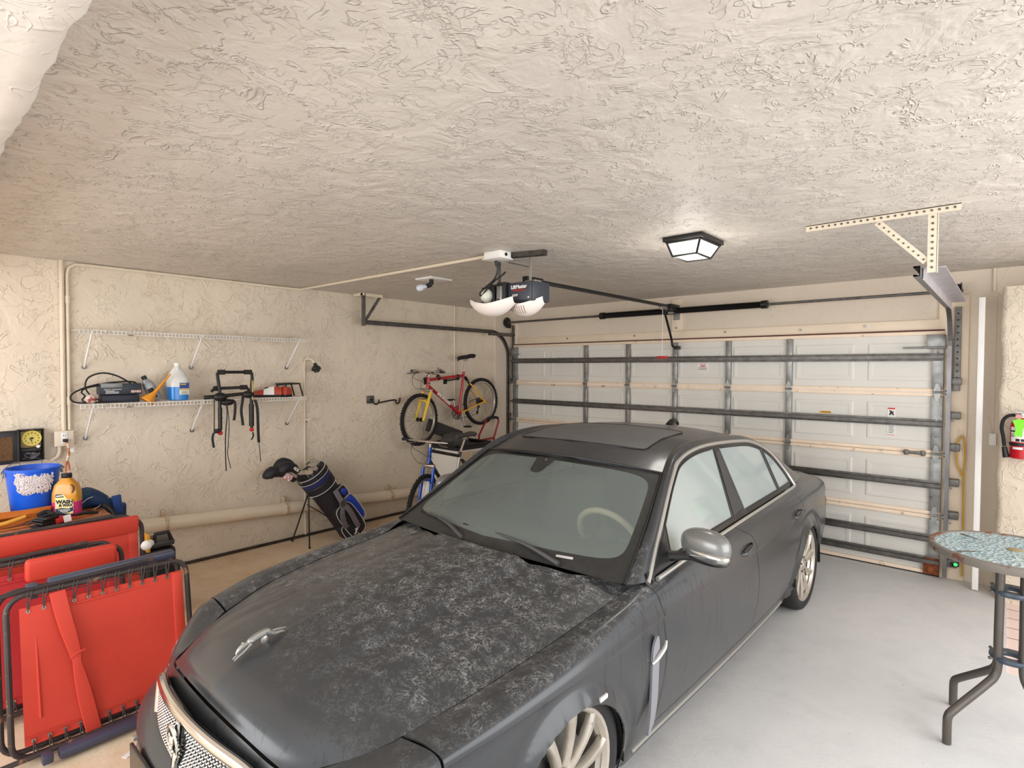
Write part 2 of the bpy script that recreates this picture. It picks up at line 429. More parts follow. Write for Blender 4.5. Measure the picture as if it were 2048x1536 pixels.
for r in range(4):
    z0, z1 = r * SH + (0.002 if r else 0.012), (r + 1) * SH - 0.001
    mb = MB().bb(dx0, dx1, dy, dy + 0.02, z0, z1)
    W = (dx1 - dx0) / 8
    for c in range(8): raised(mb, dx0 + c * W + 0.05, dx0 + (c + 1) * W - 0.05, z0 + 0.09, z1 - 0.09, dy)
    mb.build('door_section', M_panel, door, ang=20)
    # rolled peach rails along the section edges
    for zz, nm in ((z0, 'bottom'), (z1, 'top')):
        q = MB(); h = 0.032
        a, b_ = (zz, zz + h) if nm == 'bottom' else (zz - h, zz)
        q.bb(dx0, dx1, dy - 0.02, dy + 0.001, a, b_, 0.004); q.build('section_rail', M_rail, door)
    for i, x in enumerate(SX):
        q = MB(); w = 0.055 if 0 < i < 6 else 0.08
        xc = min(max(x, dx0 + w / 2), dx1 - w / 2)
        q.bb(xc - w / 2, xc + w / 2, dy - 0.032, dy + 0.001, z0 + 0.034, z1 - 0.034, 0.002)
        for zz in (z0 + 0.05, z1 - 0.05, (z0 + z1) / 2 + 0.03): q.cyl((xc, dy - 0.036, zz), (xc, dy - 0.03, zz), 0.007, seg=8)
        q.build('stile', M_steel, door)
    if r:
        for i, x in enumerate(SX):
            w = 0.055 if 0 < i < 6 else 0.08
            xc = min(max(x, dx0 + w / 2), dx1 - w / 2); zh = r * SH + 0.004
            q = MB()
            for sgn in (1, -1):
                M_ = frame((xc, dy - 0.038, zh), (1, 0, 0), (0, 0, sgn), (0, -sgn, 0))
                q.prism([(-.026, .006), (.026, .006), (.022, .03), (.010, .075), (-.010, .075), (-.022, .03)], 0.004 * sgn, M_)
                q.cyl((xc, dy - 0.047, zh + sgn * 0.055), (xc, dy - 0.038, zh + sgn * 0.055), 0.008, seg=8)
                q.cyl((xc, dy - 0.047, zh + sgn * 0.028), (xc, dy - 0.038, zh + sgn * 0.028), 0.006, seg=8)
            q.cyl((xc - 0.03, dy - 0.044, zh), (xc + 0.03, dy - 0.044, zh), 0.010, seg=10)
            if i in (0, 6):
                s_ = -1 if i == 0 else 1
                q.cyl((xc, dy - 0.05, zh), (xc + s_ * 0.09, dy - 0.05, zh), 0.006, seg=8)
                q.cyl((xc + s_ * 0.055, dy - 0.05, zh), (xc + s_ * 0.075, dy - 0.05, zh), 0.022, seg=14)
            q.build('hinge', M_steel, door)
    # horizontal strut across the middle of the section
    zz = (z0 + z1) / 2 + (0.04 if r == 3 else 0.0)
    zlist = [zz] if r else [0.33, 0.135]
    for zq in zlist:
        q = MB(); y0, y1 = dy - 0.075, dy - 0.032
        prof = [(y1, -0.034), (y1 - 0.002, -0.016), (y0, -0.014), (y0, 0.014), (y1 - 0.002, 0.016), (y1, 0.034)]
        G = [[(x, p[0], zq + p[1]) for p in prof] for x in (dx0 - 0.0, dx1 + 0.0)]
        q.grid(np.asarray(G)); G2 = [[(x, p[0] + 0.002, zq + p[1]) for p in prof] for x in (dx0, dx1)]; q.grid(np.asarray(G2))
        q.build('strut', M_dsteel, door, smooth=False)
# top & bottom corner fixtures, slide bolt
q = MB(); q.bb(-0.53, -0.40, dy - 0.05, dy - 0.03, 1.98, 2.10, 0.003); q.cyl((-0.70, dy - .06, 1.99), (-0.36, dy - .06, 1.99), 0.008); q.build('top_fixture', M_steel, door)
q = MB(); q.bb(-5.35, -5.25, dy - 0.06, dy - 0.03, 1.98, 2.10, 0.003); q.cyl((-5.39, dy - .06, 2.0), (-5.2, dy - .06, 2.0), 0.008); q.build('top_fixture', M_steel, door)
q = MB(); q.bb(-0.52, -0.41, dy - 0.05, dy - 0.03, 0.02, 0.16, 0.004); q.ell((-0.47, dy - .05, .06), (.03, .01, .035)); lab(q.build('bottom_fixture', M_rust, door), 'rusted bottom corner bracket')
q = MB(); q.bb(-0.68, -0.52, dy - 0.05, dy - 0.022, 1.055, 1.08, 0.003)
for x in (-.66, -.54): q.bb(x - .015, x + .015, dy - 0.055, dy - 0.02, 1.045, 1.09, 0.003)
q.build('slide_bolt', M_dsteel, door)
q = MB(); q.bb(dx0, dx1, dy - 0.012, dy + 0.03, 0.0, 0.014, 0.003); q.build('bottom_seal', M_rubber, door)
q = MB(); q.bb(dx0, dx1, dy - 0.018, dy + 0.012, 2.136, 2.146, 0.002); lab(q.build('top_seal', mat('rusty_seal', rgb(92, 44, 34), .8, var=.3, vscale=12), door), 'dark rust red strip along the top')
# stickers on the door
M_paper = mat('white_label', rgb(236, 232, 226), 0.6)
M_red = mat('red_ink', rgb(200, 40, 36), 0.5); M_ink = mat('black_ink', rgb(30, 30, 34), 0.6)
q = MB().bb(-2.60, -2.475, dy - 0.004, dy - 0.0005, 1.775, 1.865); st = q.build('warning_sticker', M_paper, door, smooth=False)
q = MB(); q.bb(-2.575, -2.50, dy - 0.006, dy - 0.003, 1.848, 1.853); q.bb(-2.565, -2.51, dy - 0.006, dy - 0.003, 1.826, 1.838); q.build('sticker_print', M_red, st, smooth=False)
q = MB()
for k in range(4): q.bb(-2.59, -2.485 - 0.01 * (k % 2), dy - 0.006, dy - 0.003, 1.787 + k * .009, 1.790 + k * .009)
q.build('sticker_text', M_ink, st, smooth=False)
q = MB().bb(-1.365, -1.265, dy - 0.006, dy - 0.0005, 1.377, 1.397); st = q.build('yellow_sticker', mat('yellow_label', rgb(226, 170, 40), 0.5), door, smooth=False)
q = MB()
for k in range(5): q.bb(-1.345 + k * .016, -1.335 + k * .016, dy - 0.008, dy - 0.005, 1.384, 1.391)
q.build('sticker_text', M_ink, st, smooth=False)
q = MB().bb(-0.812, -0.750, dy - 0.004, dy - 0.0005, 1.19, 1.455); st = q.build('hazard_sticker', M_paper, door, smooth=False)
q = MB(); q.bb(-.808, -.754, dy - 0.006, dy - 0.003, 1.44, 1.453); q.bb(-.808, -.754, dy - 0.006, dy - 0.003, 1.205, 1.209); q.build('sticker_band', M_red, st, smooth=False)
q = MB(); q.M = on_back(-.781, 1.405, dy - .0045)
q.prism([(-.018, .02), (-.004, .026), (.006, .014), (.02, .018), (.012, .002), (.022, -.016), (.010, -.018), (.002, -.006), (-.01, -.02), (-.02, -.012), (-.008, .004)], .001)
q.M = Matrix.Identity(4)
for k in range(7): q.bb(-.80, -.765 + .004 * (k % 3), dy - 0.006, dy - 0.003, 1.225 + k * .015, 1.229 + k * .015)
q.build('sticker_print', M_ink, st, smooth=False)
# rust freckles are in the panel paint

# ------------------------------------------------------------------ tracks, shaft, opener
def c_channel(mb, path, side, w=0.05, d=0.025, up=None):
    """C-section swept along a path lying in a y-z plane; side = +-1 open direction in x"""
    P = [Vector(p) for p in path]; G = []
    for i, p in enumerate(P):
        a = P[max(0, i - 1)]; b_ = P[min(len(P) - 1, i + 1)]; t = (b_ - a).normalized(); nn = Vector((1, 0, 0)).cross(t).normalized()
        row = []
        for (u, v) in [(side * d, -w / 2 + .008), (side * d, -w / 2), (0, -w / 2), (0, w / 2), (side * d, w / 2), (side * d, w / 2 - .008)]:
            row.append(tuple(p + Vector((u, 0, 0)) + nn * v))
        for (u, v) in [(side * (d - .004), w / 2 - .012), (side * .004, w / 2 - .004), (side * .004, -w / 2 + .004), (side * (d - .004), -w / 2 + .012)]:
            row.append(tuple(p + Vector((u, 0, 0)) + nn * v))
        G.append(row)
    mb.grid(np.asarray(G), closed_v=True)
def track_path(x, y0, zt, zb=0.03, rad=0.36, yv=5.985):
    pts = [(x, y0, zt), (x, yv - rad, zt)]
    for k in range(1, 13):
        a = PI / 2 * (1 - k / 12); pts.append((x, yv - rad + rad * math.cos(a), zt - rad + rad * math.sin(a)))
    pts.append((x, yv, zb)); return pts
t = thing('door_track', 'dark left door track curving down beside the red bicycle', 'garage door track', (-5.40, 4.8, 0))
q = MB(); c_channel(q, track_path(-5.40, 3.58, 2.31), 1); q.build('rail', M_dsteel, t, smooth=False)
q = MB(); q.bb(-5.395, -5.365, 3.55, 3.585, 2.27, 2.635, .002); q.build('hanger_post', M_dsteel, t, smooth=False)
q = MB(); q.box((-5.385, 3.685, 2.46), (.004, .035, .39), (math.radians(-35), 0, 0))
for k in range(9): q.cyl((-5.389, 3.685 + .020 * (k - 4), 2.46 + .0287 * (k - 4)), (-5.379, 3.685 + .020 * (k - 4), 2.46 + .0287 * (k - 4)), .006, seg=6)
q.build('brace', M_dsteel, t, smooth=False)
q = MB(); q.bb(-5.56, -5.36, 3.55, 3.57, 2.605, 2.634); q.bb(-5.41, -5.37, 3.55, 3.82, 2.60, 2.634, .002); lab(q.build('ceiling_angle', M_pipe, t, smooth=False), 'cream painted angle')
q = MB(); q.bb(-5.42, -5.33, 5.60, 6.06, 2.26, 2.30, .002); q.bb(-5.36, -5.33, 6.03, 6.06, 1.6, 2.42, .002); q.build('flag_bracket', M_dsteel, t, smooth=False)
for z in (0.55, 1.1, 1.6): MB().bb(-5.44, -5.395, 5.97, 6.066, z, z + .06, .003).build('wall_bracket', M_dsteel, t)

t = thing('door_track', 'grey right door track hung from a cream angle bracket on the ceiling', 'garage door track', (-0.33, 4.8, 0))
q = MB(); c_channel(q, track_path(-0.355, 3.62, 2.315), -1, w=.055, d=.03); q.build('rail', mat('bright_track', rgb(120, 118, 118), .35, .8, var=.2), t, smooth=False)
q = MB(); q.bb(-0.352, -0.255, 3.72, 5.70, 2.338, 2.344); q.bb(-0.352, -0.348, 3.72, 5.70, 2.28, 2.344); q.build('reinforcing_angle', mat('zinc', rgb(196, 192, 196), .4, .6, var=.1), t, smooth=False)
def holes(parent, m, a, b_, n, ax, r=.006, th=.004):
    a = Vector(a); b_ = Vector(b_)
    for k in range(n):
        p = a.lerp(b_, (k + .5) / n); d = Vector(ax) * th
        MB().cyl(p - d, p + d, r, seg=8).build('bolt_hole', m, parent)
q = MB(); q.bb(-0.90, -0.19, 3.60, 3.604, 2.60, 2.634); q.bb(-0.90, -0.19, 3.60, 3.64, 2.63, 2.634); ca = q.build('ceiling_angle', M_pipe, t, smooth=False)
holes(ca, M_dsteel, (-.89, 3.60, 2.617), (-.20, 3.60, 2.617), 22, (0, 1, 0), .006)
q = MB(); q.bb(-0.325, -0.285, 3.605, 3.609, 2.30, 2.62); q.bb(-0.287, -0.283, 3.605, 3.645, 2.30, 2.62); hp = q.build('hanger_post', M_pipe, t, smooth=False)
holes(hp, M_dsteel, (-.305, 3.605, 2.31), (-.305, 3.605, 2.6), 9, (0, 1, 0), .006)
q = MB(); a_, b_ = Vector((-.55, 3.615, 2.60)), Vector((-.33, 3.615, 2.36)); dd = (b_ - a_)
q.box((a_ + b_) / 2, (dd.length, .004, .035), (0, math.atan2(-dd.z, dd.x), 0)); br = q.build('brace', M_pipe, t, smooth=False)
holes(br, M_dsteel, a_ - Vector((0, .002, 0)), b_ - Vector((0, .002, 0)), 10, (0, 1, 0), .005)
q = MB(); q.bb(-0.345, -0.30, 6.03, 6.066, 1.62, 2.33, .002); fb = q.build('flag_bracket', M_dsteel, t, smooth=False)
holes(fb, M_black, (-.322, 6.03, 1.65), (-.322, 6.03, 2.3), 12, (0, 1, 0), .009)
for z in (0.15, 0.56, 0.84, 1.14, 1.41, 1.70):
    q = MB().bb(-0.37, -0.29, 5.985, 6.066, z - .03, z + .03, .003); q.cyl((-.31, 5.98, z), (-.31, 6.0, z), .012, seg=8); q.build('wall_bracket', M_dsteel, t)

t = thing('torsion_spring_shaft', 'long dark steel shaft with a coiled spring above the door', 'garage door spring', (-2.88, 5.95, 2.46))
q = MB(); q.cyl((-5.47, 5.95, 2.455), (-0.29, 5.95, 2.455), .013); q.build('shaft', M_dsteel, t)
def coil(x0, x1):
    mb = MB(); n = int((x1 - x0) / .0085); pts = []
    prof = [(.031 + .0035 * math.cos(2 * PI * i / 4), x0 + (x1 - x0) * i / (n * 4)) for i in range(n * 4 + 1)]
    mb.lathe([(r, z - x0) for r, z in prof], frame((x0, 5.95, 2.455), (0, 1, 0), (0, 0, 1), (1, 0, 0)), 14); return mb
coil(-3.78, -2.90).build('spring', M_black, t); coil(-2.86, -1.86).build('spring', M_black, t)
for x in (-3.78, -1.86, -2.90, -2.86): MB().cyl((x - .03, 5.95, 2.455), (x + .03, 5.95, 2.455), .042, seg=12).build('winding_cone', M_black, t)
q = MB(); q.bb(-2.885, -2.82, 5.90, 6.066, 2.42, 2.44); q.bb(-2.89, -2.82, 6.05, 6.066, 2.36, 2.5); q.build('centre_bracket', M_steel, t)
for x in (-5.40, -0.33):
    q = MB(); q.lathe([(.02, 0), (.07, .005), (.075, .015), (.058, .025), (.058, .05), (.075, .06), (.02, .065)], frame((x - .03, 5.95, 2.455), (0, 1, 0), (0, 0, 1), (1, 0, 0)), 20)
    q.bb(x - .02, x + .0, 5.95, 6.06, 2.38, 2.44); q.build('cable_drum', M_black, t)

# opener
t = thing('garage_door_opener', 'dark grey chain garage door opener with two white light covers, hung from the ceiling', 'garage door opener', (-2.80, 3.2, 2.634))
M_og = mat('opener_grey', rgb(58, 62, 72), .45); M_ob = mat('opener_black', rgb(34, 34, 36), .5)
OX, OY = -2.86, 3.16
q = MB(); q.bb(-2.795, -2.58, 3.10, 3.14, 2.295, 2.43, .008); q.bb(-2.80, -2.57, 3.12, 3.32, 2.29, 2.435, .012)
hs = q.build('housing', M_og, t)
q = MB(); q.M = on_back(-2.687, 2.395, 3.098); q.text('LiftMaster', .037, Matrix.Identity(4), bold=.0012); q.M = on_back(-2.725, 2.335, 3.098); q.text('1/2HP', .022, Matrix.Identity(4), bold=.0006)
q.M = Matrix.Identity(4); q.bb(-2.60, -2.59, 3.096, 3.1, 2.308, 2.318); lab(q.build('lettering', M_white, hs, smooth=False), 'white lettering')
q = MB(); q.M = on_back(-2.687, 2.370, 3.098); q.text('PROFESSIONAL', .0165, Matrix.Identity(4), bold=.0004); lab(q.build('red_lettering', M_red, hs, smooth=False), 'red lettering')
q = MB(); q.bb(-3.05, -2.80, 3.10, 3.45, 2.285, 2.44, .02); q.bb(-3.045, -2.905, 3.07, 3.12, 2.295, 2.42, .01); q.bb(-2.885, -2.80, 3.07, 3.14, 2.285, 2.44, .006); q.build('end_panel', M_ob, t)
q = MB(); q.bb(-2.87, -2.82, 3.055, 3.075, 2.29, 2.41, .003)
for k in range(5): q.cyl((-2.845, 3.05, 2.31 + k * .02), (-2.845, 3.06, 2.31 + k * .02), .006, seg=8)
q.build('terminal_plate', M_steel, t)
q = MB(); q.ell((-2.965, 3.05, 2.345), (.05, .045, .055)); lab(q.build('light_bulb', mat('frosted_bulb', rgb(226, 228, 212), .3), t), 'white bulb')
def cover(c, w, h, d, rz, ribs):
    """bowl-shaped half-moon light cover"""
    mb = MB(); G = []
    for i in range(19):
        u = -1 + 2 * i / 18; row = []
        for j in range(8):
            v = j / 7
            zz = -h * (1 - u * u) ** .8 * (1 - .12 * (1 - v)) * (0.25 + .75 * v ** .5) if False else None
            prof = (1 - abs(u) ** 2.2)
            top = .10 * h * 0 + h * (.42 * abs(u) ** 1.6)
            z = top - (top + h * prof * .75) * math.sin(v * PI / 2)
            y = -d * math.cos(v * PI / 2) * (.35 + .65 * prof)
            row.append((u * w / 2, y, z))
        G.append(row)
    G = np.asarray(G); mb.M = place(c, 0, 0, rz); mb.grid(G); mb.grid(G + np.array([0, .004, .003])); return mb
M_cov = mat('white_cover', rgb(244, 234, 226), .4, trans=0.0)
q = cover((-2.885, 3.04, 2.27), .38, .115, .11, math.radians(10), 0); c1 = q.build('light_cover', M_cov, t)
q = MB(); q.bb(-3.035, -3.02, 2.965, 2.99, 2.285, 2.305); q.bb(-2.80, -2.785, 2.975, 3.0, 2.285, 2.305); q.build('cover_slot', M_og, c1)
q = cover((-2.70, 3.20, 2.272), .32, .115, .10, math.radians(8), 6); c2 = q.build('light_cover', M_cov, t)
q = MB(); q.M = place((-2.70, 3.20, 2.272), 0, 0, math.radians(8))
def cov_pt(u, v, w=.32, h=.115, d=.10, o=.0015):
    pr = 1 - abs(u) ** 2.2; tp = h * (.42 * abs(u) ** 1.6)
    return (u * w / 2, -d * math.cos(v * PI / 2) * (.35 + .65 * pr) - o, tp - (tp + h * pr * .75) * math.sin(v * PI / 2))
for k in range(8):
    u = -.62 + k * .12; G = [[cov_pt(u + du, v) for du in (-.018, .018)] for v in np.linspace(.12, .62, 6)]; q.grid(np.asarray(G))
q.M = Matrix.Identity(4)
q.bb(-2.575, -2.56, 3.18, 3.2, 2.275, 2.295); q.build('vent_slot', mat('vent_shadow', rgb(160, 124, 112), .7), c2)
q = MB(); q.bb(-2.815, -2.785, 3.45, 5.93, 2.47, 2.50, .003); q.bb(-2.825, -2.775, 3.3, 3.5, 2.44, 2.51, .003); q.bb(-2.83, -2.77, 5.75, 5.95, 2.455, 2.515, .004); q.build('rail', M_black, t)
q = MB(); q.bb(-2.82, -2.78, 5.55, 5.68, 2.44, 2.475, .004); q.build('trolley', M_steel, t)
q = MB(); q.tube([(-2.80, 5.62, 2.46), (-2.815, 5.84, 2.15), (-2.815, 5.87, 2.07), (-2.81, 5.90, 2.045), (-2.81, 5.96, 2.04)], .013, smooth=6); q.bb(-2.83, -2.79, 5.95, 6.03, 2.02, 2.06, .003); q.build('door_arm', M_black, t)
q = MB(); q.cyl((-2.80, 5.60, 2.45), (-2.80, 5.60, 1.94), .0025, seg=6); rc = q.build('release_cord', M_white, t)
q = MB(); q.box((-2.797, 5.60, 1.925), (.13, .02, .025), None, .008); q.cyl((-2.80, 5.60, 1.93), (-2.80, 5.60, 1.885), .008, seg=8); lab(q.build('release_handle', mat('red_handle', rgb(190, 30, 36), .4), rc), 'red pull handle')
# hanger: angle irons and straps
q = MB(); q.box((-2.66, 3.05, 2.615), (.05, .44, .035), (0, 0, math.radians(-72))); q.build('ceiling_iron', mat('perforated_iron', rgb(70, 64, 58), .6, .5, var=.5, vscale=40), t, smooth=False)
q = MB(); q.bb(-2.675, -2.66, 3.20, 3.215, 2.42, 2.62); q.bb(-2.70, -2.60, 3.18, 3.26, 2.43, 2.45, .003); q.build('strap', M_brush, t, smooth=False)
q = MB(); q.box((-2.755, 3.18, 2.575), (.17, .03, .004), (0, math.radians(14), math.radians(28))); q.bb(-2.90, -2.885, 3.10, 3.12, 2.44, 2.62); q.build('brace', M_dsteel, t, smooth=False)
q = MB()
q.tube([(-2.80, 2.98, 2.575), (-2.80, 2.99, 2.51), (-2.84, 3.0, 2.455), (-2.93, 3.01, 2.41), (-3.0, 3.015, 2.37), (-2.985, 3.01, 2.345), (-2.93, 3.01, 2.385), (-2.86, 3.01, 2.44), (-2.78, 3.03, 2.485), (-2.76, 3.03, 2.50), (-2.79, 3.02, 2.475), (-2.86, 3.03, 2.45), (-2.93, 3.015, 2.39)], .006, 8, smooth=6)
q.cyl((-2.80, 2.98, 2.59), (-2.80, 2.98, 2.54), .016, .008)
q.build('power_cord', M_blackp, t)

# junction box and surface conduits
t = thing('ceiling_junction_box', 'white square junction box on the ceiling above the opener', 'junction box', (-2.79, 2.95, ZC))
q = MB(); q.bb(-2.85, -2.69, 2.90, 3.02, 2.585, ZC, .004); q.bb(-2.86, -2.68, 2.89, 3.03, 2.58, 2.588, .002); b_ = q.build('box', M_white, t)
q = MB(); q.cyl((-2.689, 2.96, 2.61), (-2.684, 2.96, 2.61), .012); q.build('knockout', M_black, b_)
q = MB()
q.tube([(XL + .02, 0.977, 1.30), (XL + .02, 0.98, 2.53), (XL + .02, 0.99, 2.58), (XL + .02, 1.03, 2.612), (XL + .02, 1.08, 2.617), (XL + .02, 2.86, 2.617), (XL + .04, 2.92, 2.617), (-5.4, 2.93, 2.62), (-2.86, 2.955, 2.618)], .0125, 10)
for (y) in (1.5, 2.2): q.tube([(XL + .02, y, 2.617), (XL + .02, y + .03, 2.617)], .016, 10)
q.tube([(XL + .02, .978, 1.5), (XL + .02, .978, 1.56)], .017, 10); q.tube([(XL + .02, .98, 2.3), (XL + .02, .98, 2.36)], .017, 10)
tag(q.build('conduit', M_pipe), 'cream conduit that bends along the wall top and crosses the ceiling to the junction box', 'electrical conduit')
q = MB(); q.tube([(XL + .022, .941, 1.29), (XL + .022, .944, 2.634)], .016, 10)
tag(q.build('conduit', M_pipe), 'straight cream conduit running up the wall from the outlet box to the ceiling', 'electrical conduit')
t = thing('outlet_box', 'cream weathered outlet box with an orange cord plugged in', 'electrical outlet', (XL, .935, 1.235))
q = MB(); q.bb(XL, XL + .055, .88, .992, 1.183, 1.293, .004); q.bb(XL + .05, XL + .058, .875, .997, 1.178, 1.298, .003); b_ = q.build('box', M_pipe, t)
q = MB(); q.bb(XL + .056, XL + .062, .918, .958, 1.20, 1.285, .006); q.build('receptacle', M_white, b_)
q = MB()
for z in (1.262, 1.224):
    for y in (.931, .945): q.bb(XL + .061, XL + .0635, y - .0015, y + .0015, z - .006, z + .006)
q.build('socket_slot', M_ink, b_, smooth=False)
q = MB(); q.tube([(XL + .025, .912, 1.18), (XL + .025, .91, 1.13), (XL + .025, .895, 1.095), (XL + .025, .86, 1.075), (XL + .025, .81, 1.073)], .014, 10, smooth=5)
tag(q.build('conduit', M_pipe), 'short curved cream conduit from the outlet box to the timer', 'electrical conduit')
# timer
t = thing('pool_timer', 'open dark wall timer box with a round yellow clock dial', 'timer', (XL, .73, 1.2))
y0, y1, z0, z1 = .665, .812, 1.083, 1.325; x1 = XL + .075
q = MB(); q.bb(XL, XL + .012, y0, y1, z0, z1); q.bb(XL, x1, y0, y0 + .006, z0, z1); q.bb(XL, x1, y1 - .006, y1, z0, z1); q.bb(XL, x1, y0, y1, z0, z0 + .006); q.bb(XL, x1, y0, y1, z1 - .006, z1)
bx = q.build('case', mat('timer_case', rgb(44, 40, 36), .6, .3, var=.4, vscale=30, col2=rgb(110, 80, 50), c2lo=.62, c2hi=.7, c2scale=30), t, smooth=False)
q = MB(); q.bb(XL + .012, XL + .05, y0 + .012, y1 - .012, 1.185, z1 - .012, .004); q.build('mechanism_plate', mat('brass_plate', rgb(140, 120, 84), .5, .5, var=.25, vscale=25), t)
q = MB(); q.lathe([(.0, 0), (.058, 0), (.06, .004), (.057, .008), (.05, .006), (0, .006)], frame((XL + .052, .742, 1.258), (0, 1, 0), (0, 0, 1), (1, 0, 0)), 32); dl = q.build('clock_dial', mat('yellow_dial', rgb(222, 200, 96), .45), t)
q = MB()
for k in range(12):
    a = k * PI / 6; q.cyl((XL + .058, .742 + .04 * math.cos(a), 1.258 + .04 * math.sin(a)), (XL + .061, .742 + .04 * math.cos(a), 1.258 + .04 * math.sin(a)), .004, seg=6)
q.cyl((XL + .058, .742, 1.258), (XL + .066, .742, 1.258), .008, seg=8); q.box((XL + .062, .735, 1.245), (.003, .004, .035), (math.radians(25), 0, 0)); q.build('dial_marks', M_ink, dl)
q = MB(); q.cyl((XL + .04, .778, 1.193), (XL + .06, .778, 1.193), .012); q.build('dial_knob', M_white, t)
q = MB(); q.bb(XL + .012, XL + .045, y0 + .01, y1 - .01, 1.15, 1.182, .004); q.build('terminal_block', M_black, t)
rnd = random.Random(2); q = MB()
for k in range(7): q.tube([(XL + .03, y0 + .02 + .017 * k, 1.15), (XL + .04 + .01 * rnd.random(), y0 + .03 + .1 * rnd.random(), 1.13), (XL + .045, y0 + .02 + .11 * rnd.random(), 1.105), (XL + .03, y0 + .03 + .1 * rnd.random(), 1.093)], .0022, 6, smooth=5)
q.build('wires', mat('wire_mix', rgb(120, 120, 126), .5, var=.7, vscale=60), t)
hy = y0 - .008
q = MB(); Mx = Matrix.Translation((XL + .07, hy, 1.204)) @ Euler((0, 0, math.radians(12))).to_matrix().to_4x4(); q.M = Mx
q.box((.0, -.072, 0), (.006, .145, .245), None, .002); q.box((.012, -.002, 0), (.022, .005, .245)); q.box((.012, -.142, 0), (.022, .005, .245)); q.box((.012, -.072, .12), (.022, .145, .005)); q.box((.012, -.072, -.12), (.022, .145, .005))
dr = q.build('lid', mat('timer_lid', rgb(70, 68, 70), .55, .3, var=.2), t)
q = MB(); q.M = Mx; q.box((.005, -.08, -.01), (.003, .10, .17)); q.build('lid_label', mat('brown_label', rgb(112, 78, 44), .6, var=.3, vscale=60), dr)

# plain vertical pipe near the corner, shower pipe, drain pipe
q = MB(); q.tube([(XL + .012, 5.11, 0.0), (XL + .012, 5.11, ZC)], .012, 10); tag(q.build('wall_pipe', M_pipe), 'thin cream pipe running floor to ceiling behind the red bicycle', 'pipe')
t = thing('garage_shower', 'thin cream shower pipe on the wall with an old dark shower head', 'shower', (XL + .03, 2.96, 0))
q = MB(); q.tube([(XL + .012, 2.965, 0.0), (XL + .012, 2.965, 1.86), (XL + .022, 2.972, 1.885), (XL + .055, 2.985, 1.895), (XL + .09, 3.01, 1.885), (XL + .12, 3.025, 1.845)], .011, 10); q.build('pipe', M_pipe, t)
q = MB(); Mq = frame((XL + .12, 3.025, 1.85), (.8, -.6, 0), (.49, .65, .58), (.35, .46, -.816)); Mq = Matrix.Translation((XL + .12, 3.025, 1.85)) @ Vector((.25, .12, -1)).to_track_quat('Z', 'Y').to_matrix().to_4x4()
q.lathe([(.012, 0), (.018, .008), (.018, .022), (.03, .035), (.048, .055), (.05, .075), (.042, .08), (.03, .083), (.026, .10), (0, .1)], Mq, 20); q.build('shower_head', mat('oxidised_brass', rgb(46, 52, 44), .5, .5, var=.4, vscale=30), t)
q = MB(); q.cyl((XL + .012, 2.965, 1.25), (XL + .075, 2.985, 1.25), .012); q.lathe([(.0, 0), (.025, 0), (.028, .008), (.0, .012)], frame((XL + .075, 2.985, 1.25), (0, 1, 0), (0, 0, 1), (1, 0, 0)), 8); q.build('valve', M_pipe, t)
t = thing('drain_pipe', 'fat cream drain pipe running along the bottom of the left wall', 'pipe', (XL + .09, 2.8, .35))
def pz(y): return .437 - (y - 1.5) * .062
xp = XL + .085
q = MB(); q.tube([(xp, 0.2, pz(.2)), (xp, 5.72, pz(5.72))], .06, 20); q.build('pipe', M_pipe, t)
M_band = mat('rusty_band', rgb(206, 186, 156), .6, .2, var=.3, vscale=40, col2=rgb(130, 92, 60), c2lo=.56, c2hi=.66, c2scale=30)
for y in (1.62, 2.71, 4.0):
    q = MB(); q.tube([(xp, y - .014, pz(y)), (xp, y + .014, pz(y))], .067, 20); q.box((XL + .04, y, pz(y) + .085), (.06, .02, .05), (0, .5, 0), .004); q.build('clamp', M_band, t)
q = MB(); q.tube([(XL + .01, -.3, .012), (XL + .01, 5.7, .012)], .016, 8); o = struct(q.build('baseboard_left', mat('floor_joint', rgb(62, 50, 40), .8, var=.5, vscale=9)))
